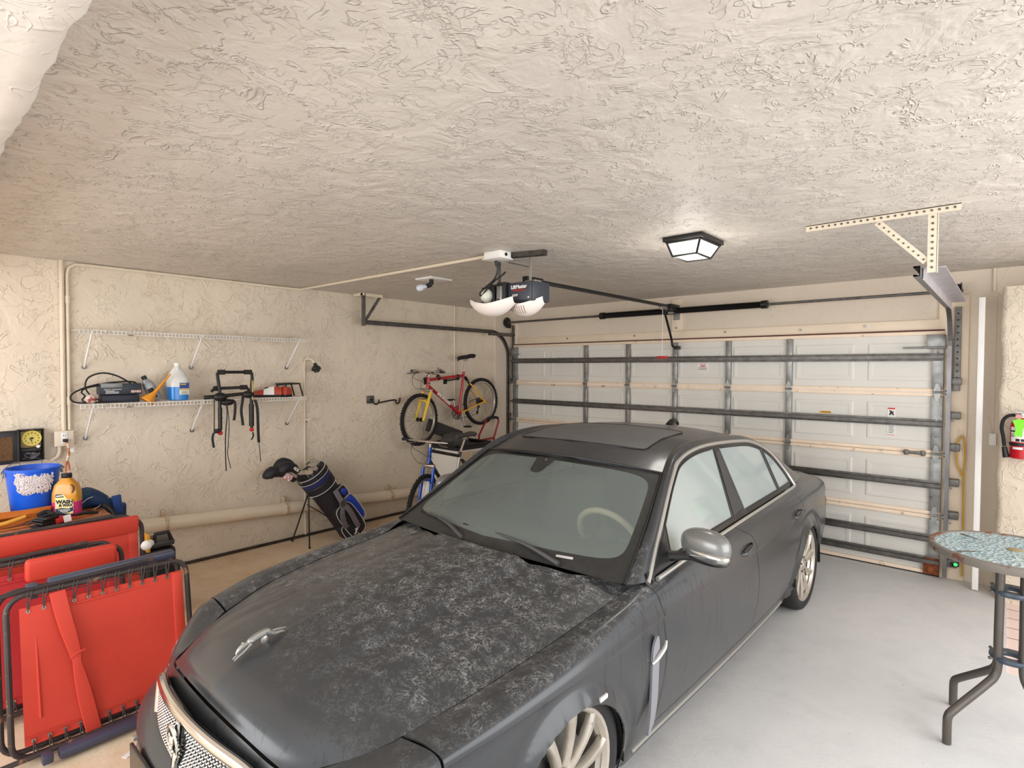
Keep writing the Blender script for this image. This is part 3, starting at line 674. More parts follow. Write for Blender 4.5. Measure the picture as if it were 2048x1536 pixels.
# ------------------------------------------------------------------ the car (x offsets from its centre line, mirrored)
CX = -1.99
car = thing('saloon_car', 'large dusty dark grey four-door saloon car parked in the middle of the garage', 'car', (CX, 3.1, 0))
def paint():
    m = bpy.data.materials.new('car_paint'); m.use_nodes = True; nt = m.node_tree; n = nt.nodes; l = nt.links; b = n['Principled BSDF']
    b.inputs['Metallic'].default_value = .35; b.inputs['Roughness'].default_value = .32; b.inputs['Coat Weight'].default_value = .4; b.inputs['Coat Roughness'].default_value = .16
    tc = n.new('ShaderNodeTexCoord'); ge = n.new('ShaderNodeNewGeometry'); sp = n.new('ShaderNodeSeparateXYZ'); l.new(ge.outputs['Normal'], sp.inputs[0])
    so = n.new('ShaderNodeSeparateXYZ'); l.new(tc.outputs['Object'], so.inputs[0])
    def noise(s, d=6, r=.6, dist=0., vec=None):
        t = n.new('ShaderNodeTexNoise'); t.inputs['Scale'].default_value = s; t.inputs['Detail'].default_value = d; t.inputs['Roughness'].default_value = r; t.inputs['Distortion'].default_value = dist
        l.new(vec or tc.outputs['Object'], t.inputs['Vector']); return t.outputs['Fac']
    def rng(v, a, c, lo=0., hi=1.):
        q = n.new('ShaderNodeMapRange'); q.inputs[1].default_value = a; q.inputs[2].default_value = c; q.inputs[3].default_value = lo; q.inputs[4].default_value = hi; l.new(v, q.inputs[0]); return q.outputs[0]
    def mth(op, a, c=None):
        q = n.new('ShaderNodeMath'); q.operation = op
        for i, v in enumerate((a, c)):
            if v is None: continue
            if isinstance(v, (int, float)): q.inputs[i].default_value = v
            else: l.new(v, q.inputs[i])
        return q.outputs[0]
    # dried dust webs: thin broken filaments that settle on the flat tops
    web = mth('SUBTRACT', 1.0, rng(mth('ABSOLUTE', mth('SUBTRACT', noise(26, 3, .6, 1.2), .5)), 0, .035))
    web2 = mth('SUBTRACT', 1.0, rng(mth('ABSOLUTE', mth('SUBTRACT', noise(48, 3, .6, 1.0), .5)), 0, .05))
    patch = rng(noise(1.5, 3), .22, .5, .25, 1.); fine = rng(noise(14, 5, .7), .40, .66)
    dust = mth('MULTIPLY', mth('ADD', mth('MULTIPLY', web, .7), mth('MULTIPLY', web2, .5)), mth('MULTIPLY', patch, fine))
    up = rng(sp.outputs['Z'], .55, .9); hoody = mth('MULTIPLY', rng(so.outputs['Y'], -2.3, -1.75), rng(so.outputs['Y'], -.72, -.86, .12, 1.))
    film = mth('ADD', mth('MULTIPLY', up, .03), .05)
    fac = mth('ADD', mth('MULTIPLY', mth('MULTIPLY', mth('MULTIPLY', dust, up), hoody), 1.25), film)
    # dirt runs down the flanks
    mp = n.new('ShaderNodeMapping'); mp.inputs['Scale'].default_value = (55, 55, .7); l.new(tc.outputs['Object'], mp.inputs['Vector'])
    run = rng(noise(1.0, 3, .5, 0, mp.outputs['Vector']), .57, .64); runf = mth('MULTIPLY', run, rng(noise(1.7, 3), .40, .52))
    side = mth('SUBTRACT', 1.0, up)
    base = n.new('ShaderNodeMix'); base.data_type = 'RGBA'; base.inputs['A'].default_value = rgb(44, 47, 52); base.inputs['B'].default_value = rgb(14, 14, 16); l.new(mth('MULTIPLY', mth('MULTIPLY', runf, side), .95), base.inputs['Factor'])
    mx = n.new('ShaderNodeMix'); mx.data_type = 'RGBA'; l.new(fac, mx.inputs['Factor']); l.new(base.outputs['Result'], mx.inputs['A']); mx.inputs['B'].default_value = rgb(160, 160, 158)
    l.new(mx.outputs['Result'], b.inputs['Base Color'])
    l.new(rng(fac, 0, .6, .30, .8), b.inputs['Roughness']); l.new(rng(fac, 0, .5, .35, .0), b.inputs['Metallic']); l.new(rng(fac, 0, .35, .5, .0), b.inputs['Coat Weight'])
    return m
M_car = paint()
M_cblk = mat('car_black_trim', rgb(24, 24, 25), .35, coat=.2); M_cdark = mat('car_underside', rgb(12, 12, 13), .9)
M_cchr = mat('car_chrome', rgb(222, 220, 216), .16, 1.0); M_satin = mat('car_satin_trim', rgb(206, 204, 200), .3, .8)
M_alloy = mat('alloy_wheel', rgb(206, 198, 186), .32, .7, var=.08, vscale=20, col2=rgb(120, 100, 80), c2lo=.64, c2hi=.76, c2scale=20)
M_ctyre = mat('car_tyre', rgb(40, 39, 39), .75, bump=.15, bscale=120)
def glass(name, col, t):
    m = bpy.data.materials.new(name); m.use_nodes = True; nt = m.node_tree; n = nt.nodes; l = nt.links; b = n['Principled BSDF']
    b.inputs['Base Color'].default_value = col; b.inputs['Roughness'].default_value = .09; b.inputs['Specular IOR Level'].default_value = .9; b.inputs['Coat Weight'].default_value = .5
    tr = n.new('ShaderNodeBsdfTransparent'); tr.inputs[0].default_value = (.80, .88, .84, 1); ms = n.new('ShaderNodeMixShader'); o = n['Material Output']
    tc = n.new('ShaderNodeTexCoord'); no = n.new('ShaderNodeTexNoise'); no.inputs['Scale'].default_value = 220; no.inputs['Detail'].default_value = 4; l.new(tc.outputs['Object'], no.inputs['Vector'])
    mr = n.new('ShaderNodeMapRange'); mr.inputs[1].default_value = .35; mr.inputs[2].default_value = .75; mr.inputs[3].default_value = t + .03; mr.inputs[4].default_value = t - .03; l.new(no.outputs['Fac'], mr.inputs[0])
    l.new(mr.outputs[0], ms.inputs[0]); l.new(b.outputs[0], ms.inputs[1]); l.new(tr.outputs[0], ms.inputs[2]); l.new(ms.outputs[0], o.inputs['Surface']); return m
M_ws = glass('dusty_windscreen', rgb(136, 146, 142), .50); M_sg = glass('fogged_side_glass', rgb(176, 186, 184), .22)

def W3(p): return (CX + p[0], p[1], p[2])
def mir(G): G = np.array(G, float); G[..., 0] *= -1; return G
def panel_from_grid(name, G, keep, m, parent, gap=.0022, flange=.014, sub=None, ang=40, snap=None):
    """mesh part from the faces of a surface grid (local x offset) that pass keep(center); edges are turned in to leave shut lines"""
    a, b = G.shape[:2]; bm = bmesh.new(); V = [[None] * b for _ in range(a)]
    for i in range(a - 1):
        for j in range(b - 1):
            c = (G[i, j] + G[i + 1, j] + G[i, j + 1] + G[i + 1, j + 1]) / 4
            if not keep(i, j, c): continue
            vs = []
            for (p, q) in ((i, j), (i + 1, j), (i + 1, j + 1), (i, j + 1)):
                if V[p][q] is None: V[p][q] = bm.verts.new(W3(G[p, q]))
                vs.append(V[p][q])
            try: bm.faces.new(vs)
            except ValueError: pass
    bmesh.ops.remove_doubles(bm, verts=bm.verts[:], dist=1e-5)
    if snap: snap(bm)
    bmesh.ops.recalc_face_normals(bm, faces=bm.faces[:])
    bm.normal_update()
    # make normals point outwards (away from the car's middle)
    s_ = sum(1 if f.normal.dot(f.calc_center_median() - Vector((CX, max(1.3, min(5, f.calc_center_median().y)), .35))) > 0 else -1 for f in bm.faces)
    if s_ < 0: bmesh.ops.reverse_faces(bm, faces=bm.faces[:]); bm.normal_update()
    bd = [e for e in bm.edges if e.is_boundary]; bv = set(v for e in bd for v in e.verts)
    mv = {}
    for v in bv:
        d = Vector((0, 0, 0)); k = 0
        for f in v.link_faces: d += (f.calc_center_median() - v.co).normalized(); k += 1
        if k: mv[v] = d / k
    for v, d in mv.items():
        d = d - v.normal * d.dot(v.normal)
        if d.length > 1e-6: v.co += d.normalized() * gap
    nrm = {v: v.normal.copy() for v in bv}
    r = bmesh.ops.extrude_edge_only(bm, edges=bd)
    nv = [e for e in r['geom'] if isinstance(e, bmesh.types.BMVert)]
    for v in nv:
        best = min(((v.co - o_.co).length, i, o_) for i, o_ in enumerate([q for e in v.link_edges for q in e.verts if q is not v and q in nrm]) )[2] if any(q in nrm for e in v.link_edges for q in e.verts if q is not v) else None
        if best is not None: v.co = v.co - nrm[best] * flange
    mb = MB(); mb.bm(bm)
    me_ang = ang
    # keep outward normals: build without recalculation flipping issues
    return mb.build(name, m, parent, ang=me_ang)

# --- bonnet
HN = [[(0, .705, .672), (.2, .712, .665), (.36, .728, .648), (.46, .748, .628)],
      [(0, .735, .728), (.2, .748, .715), (.40, .785, .69), (.535, .835, .640)],
      [(0, .88, .790), (.2, .89, .777), (.45, .93, .742), (.63, .975, .675)],
      [(0, 1.2, .832), (.22, 1.2, .820), (.48, 1.22, .788), (.712, 1.25, .737)],
      [(0, 1.55, .868), (.23, 1.56, .857), (.5, 1.57, .827), (.747, 1.575, .777)],
      [(0, 1.85, .893), (.24, 1.86, .886), (.5, 1.90, .862), (.762, 1.95, .815)],
      [(0, 1.955, .900), (.25, 1.975, .894), (.52, 2.05, .876), (.785, 2.20, .850)]]
HG = net(HN, 12, 10)
# power bulge flutes
for i in range(HG.shape[0]):
    for j in range(HG.shape[1]):
        xo, y, z = HG[i, j]; k = min(1, max(0, (y - .78) / .4))
        HG[i, j, 2] += k * (.018 / (1 + math.exp((xo - .30) / .012)) - .006 * math.exp(-((xo - .34) / .03) ** 2) - .008 * math.exp(-((xo - .52) / .05) ** 2) + .004 * math.exp(-(xo / .012) ** 2) * .6)
HF = np.concatenate([mir(HG)[:, ::-1][:, :-1], HG], 1)
bonnet = panel_from_grid('bonnet', HF, lambda i, j, c: True, M_car, car, ang=60)

# --- body sides
K = {}
def key(pts): xs = [p[0] for p in pts]; return lambda y: [float(np.interp(y, xs, [p[k] for p in pts])) for k in range(1, len(pts[0]))]
ST = [1.02, 1.25, 1.575, 1.95, 2.20, 2.75, 3.34, 3.85, 4.36, 4.61, 5.0, 5.4, 5.62]
Wd = dict(zip(ST, [.842, .893, .915, .915, .915, .925, .93, .926, .918, .908, .885, .835, .785]))
Cz = dict(zip(ST, [.680, .712, .725, .732, .737, .748, .757, .766, .776, .780, .775, .752, .730]))
L3 = dict(zip(ST, [(.65, .690), (.714, .739), (.749, .779), (.764, .817), (.800, .862), (.832, .893), (.834, .908), (.832, .920), (.815, .935), (.762, .955), (.69, .935), (.63, .885), (.58, .845)]))
L4 = dict(zip(ST, [(.735, .708), (.80, .757), (.836, .795), (.852, .830), (.862, .850), (.872, .872), (.876, .886), (.872, .898), (.858, .912), (.836, .922), (.80, .900), (.745, .858), (.70, .825)]))
def shift(st, l):
    """front-to-back bow of the door shut lines, by body line index"""
    if st == 2.20: return [-.03, -.02, -.005, .01, .012, .018, .0, -.02, -.03][l]
    if st == 3.34: return [-.17, -.13, -.03, .01, .02, .035, .03, .0, -.02][l]
    if st == 4.36: return [-.09, -.05, .01, .03, .035, -.02, -.15, -.24, -.27][l]
    return 0
SN = []
for st in ST:
    w, cz = Wd[st], Cz[st]; l3, l4 = L3[st], L4[st]
    row = [(l3[0], l3[1]), (l4[0], l4[1]), (w - .024, (l4[1] + cz) / 2 + .012), (w - .006, cz), (w - .012, cz - .022), (w, .58), (w - .010, .42), (w - .040, .27), (w - .075, .165)]
    SN.append([(x, st + shift(st, i), z) for i, (x, z) in enumerate(row)])
SG = net(SN, 24, 7)
NU = 24
AF, AR = (1.552, .285, .338), (4.61, .280, .338)     # wheel arches: y, z, radius
for i in range(SG.shape[0]):
    for j in range(SG.shape[1]):
        x, y, z = SG[i, j]
        for (ay, azz, ar) in (AF, AR):
            d = math.hypot(y - ay, z - azz)
            if z < .72: SG[i, j, 0] += .014 * math.exp(-((d - ar - .012) / .022) ** 2) - .012 * math.exp(-((d - ar - .075) / .035) ** 2)
INS = np.zeros(SG.shape[:2], bool); 
for a in (AF, AR): INS |= (np.hypot(SG[..., 1] - a[0], SG[..., 2] - a[1]) < a[2] + .001) & (SG[..., 2] < .72)
CUT = INS[:-1, :-1] | INS[1:, :-1] | INS[:-1, 1:] | INS[1:, 1:]
for i in range(CUT.shape[0]):
    for j in range(CUT.shape[1]):
        if not CUT[i, j]: continue
        for p, r_ in ((i, j), (i + 1, j), (i, j + 1), (i + 1, j + 1)):
            if INS[p, r_]: continue
            a = min((AF, AR), key=lambda a: abs(a[0] - SG[p, r_, 1])); dy, dz = SG[p, r_, 1] - a[0], SG[p, r_, 2] - a[1]; d = math.hypot(dy, dz)
            if d > 1e-4 and d < a[2] + .06: SG[p, r_, 1] = a[0] + dy / d * a[2]; SG[p, r_, 2] = a[1] + dz / d * a[2]
def arch(i, j, c): return not CUT[i, j]
def snap_arch(bm):
    for v in bm.verts:
        if not v.is_boundary: continue
        for (ay, azz, ar) in (AF, AR):
            dy, dz = v.co.y - ay, v.co.z - azz; d = math.hypot(dy, dz)
            if abs(d - ar) < .024 and d > .01: v.co.y = ay + dy / d * ar; v.co.z = azz + dz / d * ar
I = {2.20: 4 * NU, 3.34: 6 * NU, 4.36: 8 * NU}
J4 = 7
parts = [('fender', lambda i, j, c: arch(i, j, c) and i < I[2.20]), ('front_door', lambda i, j, c: I[2.20] <= i < I[3.34] and j < 49 and arch(i, j, c)),
         ('rear_door', lambda i, j, c: I[3.34] <= i < I[4.36] and j < 49 and arch(i, j, c)), ('rear_quarter', lambda i, j, c: i >= I[4.36] and arch(i, j, c)),
         ('sill', lambda i, j, c: I[2.20] <= i < I[4.36] and j >= 49 and arch(i, j, c))]
DOOR = {}
for side in (1, -1):
    for nm, kp in parts:
        G = SG if side == 1 else mir(SG)
        DOOR[(nm, side)] = panel_from_grid(nm, G, kp, M_car, car, gap=.0008 if nm == 'fender' else .0022, flange=.006 if nm == 'fender' else .014)
    # chrome sill strip low on the body
    q = MB(); P = [tuple(SG[i, 53]) for i in range(I[2.20] - 15, I[4.36] - 3)]
    P = [p for p in P if math.hypot(p[1] - AF[0], p[2] - AF[1]) > .36 and math.hypot(p[1] - AR[0], p[2] - AR[1]) > .36]
    q.tube([W3((side * (p[0] + .003), p[1], p[2] + .004)) for p in P], .006, 6); q.build('sill_strip', M_satin, car)
# dark inner shell behind the shut lines + floor pan
q = MB()
for side in (1, -1):
    for lo_, hi_ in ((0, 400),):
        for i in range(0, SG.shape[0] - 1):
            for j in range(0, SG.shape[1] - 1, 1):
                c = SG[i:i + 2, j:j + 2].reshape(-1, 3).mean(0)
                if any(math.hypot(c[1] - a[0], c[2] - a[1]) < a[2] + .02 for a in (AF, AR)): continue
                if not any(abs(i - k) < 4 for k in I.values()) and not (j > 45 and j < 53) and i > 3: continue
                o_ = len(q.v); vs = [W3((side * (SG[p, r_][0] - .017), SG[p, r_][1], SG[p, r_][2] - .022 * (r_ < 16) - .002)) for p, r_ in ((i, j), (i + 1, j), (i + 1, j + 1), (i, j + 1))]
                q.add(vs, [(0, 1, 2, 3)])
q.bb(CX - .80, CX + .80, 2.0, 4.2, .14, .20); q.bb(CX - .55, CX + .55, .85, 2.0, .16, .55); q.bb(CX - .55, CX + .55, 4.2, 5.5, .16, .6)
for a in (AF, AR):
    for side in (1, -1):
        G = [[W3((side * x, a[0] + (a[2] + .012) * math.cos(t_), a[1] + (a[2] + .012) * math.sin(t_))) for x in np.linspace(.58, .895, 4)] for t_ in np.linspace(-.08, PI + .08, 30)]
        q.grid(np.asarray(G)); 
        q.add([W3((side * .60, a[0] + (a[2] + .012) * math.cos(t_), a[1] + (a[2] + .012) * math.sin(t_))) for t_ in np.linspace(-.08, PI + .08, 30)], [tuple(range(30))])
q.build('underbody', M_cdark, car, smooth=False)

# --- front end
FN = [[(0, .700, .664), (.25, .712, .655), (.458, .746, .629), (.537, .832, .641), (.631, .972, .676), (.653, 1.013, .689)],
      [(0, .668, .60), (.25, .675, .595), (.48, .722, .585), (.66, .83, .633), (.765, .95, .692), (.80, 1.016, .706)],
      [(0, .655, .53), (.25, .665, .53), (.48, .715, .53), (.68, .81, .545), (.80, .93, .640), (.834, 1.018, .655)],
      [(0, .60, .505), (.25, .615, .505), (.50, .675, .505), (.69, .785, .51), (.808, .92, .54), (.842, 1.02, .57)],
      [(0, .555, .465), (.25, .572, .465), (.52, .640, .465), (.705, .765, .465), (.812, .915, .47), (.838, 1.02, .48)],
      [(0, .562, .38), (.25, .58, .38), (.52, .65, .38), (.705, .77, .38), (.812, .915, .38), (.83, 1.02, .39)],
      [(0, .61, .33), (.25, .625, .33), (.52, .69, .33), (.70, .79, .31), (.79, .92, .28), (.802, 1.02, .27)],
      [(0, .60, .20), (.25, .615, .20), (.52, .685, .19), (.69, .79, .18), (.755, .92, .17), (.767, 1.02, .165)]]
FG = net(FN, 6, 6); FF = np.concatenate([mir(FG)[:, ::-1][:, :-1], FG], 1)
bumper = panel_from_grid('front_bumper', FF, lambda i, j, c: True, M_car, car, ang=50, gap=0, flange=.004)
def fpt(xo, z, out=.0):
    """point on the front fascia at offset xo, height z"""
    best = min(((abs(p[0] - abs(xo)) * 3 + abs(p[2] - z)), k) for k, p in enumerate(FG.reshape(-1, 3)))[1]; p = FG.reshape(-1, 3)[best]
    return W3((xo, p[1] - out, z))
# grille: chrome frame, woven mesh, badge bar
q = MB(); gy = lambda xo: .640 + .17 * (abs(xo) / .5) ** 2 * .55
out = [(-.36, .632), (-.40, .60), (-.38, .52), (-.30, .44), (-.15, .405), (0, .398), (.15, .405), (.30, .44), (.38, .52), (.40, .60), (.36, .632), (.2, .648), (0, .655), (-.2, .648)]
oc = crv(out, 6, True)
q.tube([(CX + x, gy(x) - .012 + (.65 - z) * -.10, z) for x, z in oc], .020, 10, closed=True, flat=.8)
gr = q.build('grille_frame', M_cchr, car)
def inside(x, z):
    c = False; n = len(oc)
    for i in range(n):
        (x1, z1), (x2, z2) = oc[i], oc[(i + 1) % n]
        if (z1 > z) != (z2 > z) and x < (x2 - x1) * (z - z1) / (z2 - z1) + x1: c = not c
    return c
GM = {1: MB(), -1: MB()}
for r_ in range(16):
    z = .41 + r_ * .0155
    for k in range(-22, 23):
        x = k * .0172 + (.0086 if r_ % 2 else 0)
        if not inside(x * 1.04, z) or abs(x) < .018: continue
        y = gy(x) - .016 + (.65 - z) * -.10
        GM[1 if x > 0 else -1].tube([(CX + x - .0085, y + .006, z), (CX + x - .004, y, z - .005), (CX + x + .004, y, z - .005), (CX + x + .0085, y + .006, z)], .0028, 5)
for s_ in (1, -1): GM[s_].build('grille_mesh', M_cchr, gr)
q = MB(); q.add([(CX + x, gy(x) + .012 + (.65 - z) * -.10, z) for x, z in oc], [tuple(range(len(oc)))]); q.build('grille_back', M_cdark, gr, smooth=False)
q = MB(); q.tube([(CX, gy(0) - .022, .65), (CX, gy(0) - .030, .55), (CX, gy(0) - .045, .40)], [.010, .013, .013], 10); q.build('centre_bar', M_cchr, gr)
q = MB(); Mx = frame((CX, gy(0) - .040, .585), (1, 0, 0), (0, -.08, 1), (0, -1, -.08)); q.M = Mx
q.tube([(.043 * math.cos(a), .056 * math.sin(a), 0) for a in np.linspace(0, 2 * PI, 32, endpoint=False)], .006, 8, closed=True); bg = q.build('badge_ring', M_cchr, gr)
q = MB(); q.M = Mx; q.ell((0, 0, -.004), (.040, .052, .006)); q.build('badge_back', M_cblk, bg)
q = MB(); q.M = Mx   # snarling cat face relief
q.ell((0, .010, .004), (.018, .018, .008)); q.ell((-.006, -.008, .008), (.009, .008, .007)); q.ell((.006, -.008, .008), (.009, .008, .007)); q.ell((0, -.024, .004), (.011, .009, .006)); q.ell((-.015, .024, .003), (.006, .008, .004)); q.ell((.015, .024, .003), (.006, .008, .004)); q.ell((0, .002, .011), (.005, .008, .004))
q.build('badge_cat', M_cchr, bg)
# headlamps, four round lenses in dark scallops
M_lens = mat('lamp_lens', rgb(120, 126, 130), .06, .3, coat=1.0)
for side in (1, -1):
    for xo, y, z, r_ in ((.505, fpt(.505, .55)[1] - .018, .55, .050), (.668, fpt(.668, .555)[1] - .018, .555, .060)):
        q = MB(); nrm = Vector((side * (.30 if xo < .6 else .55), -1, .12)).normalized(); Mx = Matrix.Translation(W3((side * xo, y + .028, z))) @ nrm.to_track_quat('Z', 'Y').to_matrix().to_4x4()
        q.lathe([(r_ + .004, -.05), (r_ + .007, 0), (r_ + .003, .008), (r_ - .003, .004)], Mx, 28, cap=False); hl = q.build('headlamp', M_satin, car)
        q = MB(); q.lathe([(r_, -.01), (r_ * .95, .008), (r_ * .6, .02), (0, .026)], Mx, 28, cap=False); q.build('lens', M_lens, hl)
q = MB()
for side in (1, -1):
    q.prism([(-.0, -.0), (.09, .012), (.075, -.018), (.02, -.02)], .006, frame(W3((side * .44, .655, .49)), (side * .94, .33, 0), (0, 0, 1), (0, -1, 0)))
q.build('fog_insert', M_cblk, car)
for xo, y, z in ((-.70, .752, .42), (-.38, .595, .435), (.38, .595, .435), (.70, .752, .42)): q = MB(); q.cyl(W3((xo, y + .01, z)), W3((xo, y - .012, z)), .011, seg=12); q.build('parking_sensor', M_cchr, car)
q = MB(); q.box(W3((0, .552, .43)), (.54, .012, .12), None, .004); q.build('plate_panel', M_cblk, car)
q = MB(); P = crv([W3((x, y - .004, .362)) for x, y in ((-.80, .915), (-.705, .77), (-.52, .65), (-.25, .58), (0, .562), (.25, .58), (.52, .65), (.705, .77), (.80, .915))], 6); q.tube(P, .009, 8); q.build('bumper_chrome', M_cchr, car)
# --- leaping cat mascot on the bonnet
q = MB(); z0 = .815
def hz(y): return float(np.interp(y, HF[:, HF.shape[1] // 2, 1], HF[:, HF.shape[1] // 2, 2]))
def cat(pts, rr):
    k = .60; yy = lambda y: .79 + (y - .76) * k
    q.tube([(CX + x * .75, yy(y), hz(yy(y)) + h * .72) for x, y, h in pts], [v * .72 for v in rr], 10, smooth=4)
cat([(0, .985, .040), (0, .955, .055), (0, .90, .060), (0, .86, .058), (0, .84, .056)], [.010, .018, .017, .017, .011])
cat([(0, .845, .058), (0, .815, .060), (0, .79, .054), (0, .775, .046)], [.010, .014, .011, .005])
for s_ in (-.009, .009):
    cat([(s_, .86, .048), (s_, .82, .036), (s_, .775, .030), (s_, .76, .028)], [.008, .007, .005, .004])
    cat([(s_, .965, .048), (s_, 1.0, .028), (s_, 1.035, .020), (s_, 1.06, .012)], [.013, .010, .006, .004])
cat([(0, .985, .045), (0, 1.03, .035), (0, 1.075, .022)], [.006, .005, .003])
q.ell((CX - .005, .823, hz(.823) + .052), (.003, .003, .004)); q.ell((CX + .005, .823, hz(.823) + .052), (.003, .003, .004))
q.ell((CX, .90, hz(.90) + .014), (.006, .014, .02))
q.build('leaping_cat_mascot', mat('mascot_metal', rgb(170, 168, 164), .35, .8), car)

# --- cabin
RC = [(.838, 2.185, .872), (.772, 2.42, 1.037), (.694, 2.71, 1.232), (.658, 2.89, 1.312), (.645, 3.21, 1.345), (.652, 3.71, 1.327), (.667, 4.0, 1.294), (.704, 4.25, 1.206), (.765, 4.41, 1.06), (.822, 4.47, .942)]
QC = [(.785, 2.09, .873), (.712, 2.42, 1.060), (.632, 2.725, 1.246), (.585, 2.93, 1.328), (.56, 3.22, 1.366), (.56, 3.7, 1.352), (.565, 4.0, 1.318), (.60, 4.36, 1.206), (.67, 4.74, 1.03), (.72, 4.98, .94)]
MC = [tuple(np.array(a) * .5 + np.array(b) * .5 + np.array(d)) for a, b, d in zip(RC, QC, [(.01, -.012, .004), (.012, -.012, .012), (.012, -.008, .016), (.012, -.004, .018), (.012, 0, .018), (.012, 0, .018), (.012, .006, .018), (.012, .008, .02), (.02, .01, .016), (.02, .01, .012)])]
PN = [[RC[i], MC[i], QC[i]] for i in range(10)]
PG = net(PN, 8, 5)
for side in (1, -1): panel_from_grid('pillar_frame', PG if side == 1 else mir(PG), lambda i, j, c: True, M_car, car, gap=.0008, ang=60)
# roof skin between the rails
rq = QC[2:8]
cl = [(0, 2.585, 1.298), (0, 2.84, 1.362), (0, 3.18, 1.402), (0, 3.62, 1.404), (0, 3.96, 1.368), (0, 4.27, 1.285)]
RN = []
for a, b in zip(rq, cl):
    a = np.array(a); b = np.array(b); RN.append([tuple(b * (1 - t_ ** 2.2) + a * t_ ** 2.2 if False else (a[0] * t_, b[1] * (1 - t_ * t_) + a[1] * t_ * t_, b[2] * (1 - t_ ** 2.4) + a[2] * t_ ** 2.4)) for t_ in (0, .3, .6, .85, 1)])
RG = net(RN, 10, 5); RF = np.concatenate([mir(RG)[:, ::-1][:, :-1], RG], 1)
SR = lambda c: abs(c[0]) < .40 and 2.80 < c[1] < 3.40 - .0 + .06 * abs(c[0])
panel_from_grid('roof', RF, lambda i, j, c: True, M_car, car, gap=.0006, ang=60)
q = MB(); q.tube([W3((0, 4.10, 1.345)), W3((0, 4.16, 1.375)), W3((0, 4.22, 1.385)), W3((0, 4.27, 1.35))], [.030, .028, .018, .010], 10, smooth=4); q.build('roof_antenna', M_cblk, car)
# windscreen: glass inside a rounded black border
A = QC[0:3]; base = [(0, 1.965, .902), (.26, 1.985, .898), (.52, 2.04, .887), QC[0]]; mid = [(0, 2.27, 1.105), (.24, 2.295, 1.10), (.48, 2.35, 1.083), QC[1]]; top = [(0, 2.585, 1.298), (.21, 2.60, 1.292), (.43, 2.655, 1.274), QC[2]]
WG = net([base, mid, top], 14, 8); WF = np.concatenate([mir(WG)[:, ::-1][:, :-1], WG], 1)
def samp(G, u, v):
    a, b = G.shape[:2]; x = min(max(u, 0), 1) * (a - 1); y = min(max(v, 0), 1) * (b - 1); i = min(int(x), a - 2); j = min(int(y), b - 2); fx, fy = x - i, y - j
    return G[i, j] * (1 - fx) * (1 - fy) + G[i + 1, j] * fx * (1 - fy) + G[i, j + 1] * (1 - fx) * fy + G[i + 1, j + 1] * fx * fy
def rrect(u0, u1, v0, v1, n=96, e=.22):
    """rounded rectangle in (u,v), by angle"""
    out = []
    for k in range(n):
        a = 2 * PI * k / n; out.append(((u0 + u1) / 2 + (u1 - u0) / 2 * math.copysign(abs(math.sin(a)) ** e, math.sin(a)), (v0 + v1) / 2 + (v1 - v0) / 2 * math.copysign(abs(math.cos(a)) ** e, math.cos(a))))
    return out
def patch(G, ol, rings=10, up=0.0):
    cu_ = sum(p[0] for p in ol) / len(ol); cv_ = sum(p[1] for p in ol) / len(ol); mb = MB(); R_ = []
    for r_ in range(rings + 1):
        s_ = max(r_ / rings, .002); R_.append([W3(samp(G, cu_ + (u - cu_) * s_, cv_ + (v - cv_) * s_) + np.array([0, 0, up])) for u, v in ol])
    mb.grid(np.asarray(R_), closed_v=True); return mb
def band(G, oa, ob, up=0.0, n=5):
    mb = MB(); R_ = []
    for r_ in range(n + 1):
        s_ = r_ / n; R_.append([W3(samp(G, a_[0] + (b_[0] - a_[0]) * s_, a_[1] + (b_[1] - a_[1]) * s_) + np.array([0, 0, up])) for a_, b_ in zip(oa, ob)])
    mb.grid(np.asarray(R_), closed_v=True); return mb
wi = [(u + (-.035 * (1 - abs(2 * v - 1)) if u < .5 else 0), v) for u, v in rrect(.135, .94, .032, .968)]
wo = rrect(0, 1, 0, 1, e=.04)
M_frit = mat('dusty_frit', rgb(44, 44, 43), .45, var=.2, vscale=30)
wsp = patch(WF, wi).build('windscreen', M_ws, car, ang=60)
band(WF, wi, wo, .0).build('windscreen_border', M_frit, car, ang=60)
q = MB(); sh = [(.95, .440), (.95, .545), (.80, .525), (.775, .515), (.77, .50), (.775, .475), (.80, .462)]
patch(WF, sh, 6, .0025).build('sensor_housing', M_frit, wsp, smooth=False)
q = MB(); q.tube([W3((p[0], p[1] - .004, p[2] + .004)) for p in WF[-1]], .004, 6)
for side in (1, -1): q.tube([W3((side * p[0], p[1] - .006, p[2] + .004)) for p in WG[:, -1]], .006, 6)
q.build('windscreen_seal', M_cblk, car)
q = MB(); q.box(W3((.47, 2.082, .924)), (.085, .004, .012), (math.radians(-52), 0, math.radians(14)), .001); q.build('vin_plate', mat('vin_white', rgb(190, 186, 182), .5), car)
so = rrect(.17, .50, .16, .84, e=.12)
patch(RF, so, 14, .0045).build('sunroof', mat('sunroof_glass', rgb(100, 100, 100), .5, var=.1, vscale=6), car, ang=60)
q = MB(); q.tube([W3(samp(RF, u, v) + np.array([0, 0, .004])) for u, v in so], .0035, 6, closed=True); q.build('sunroof_seal', M_cblk, car)
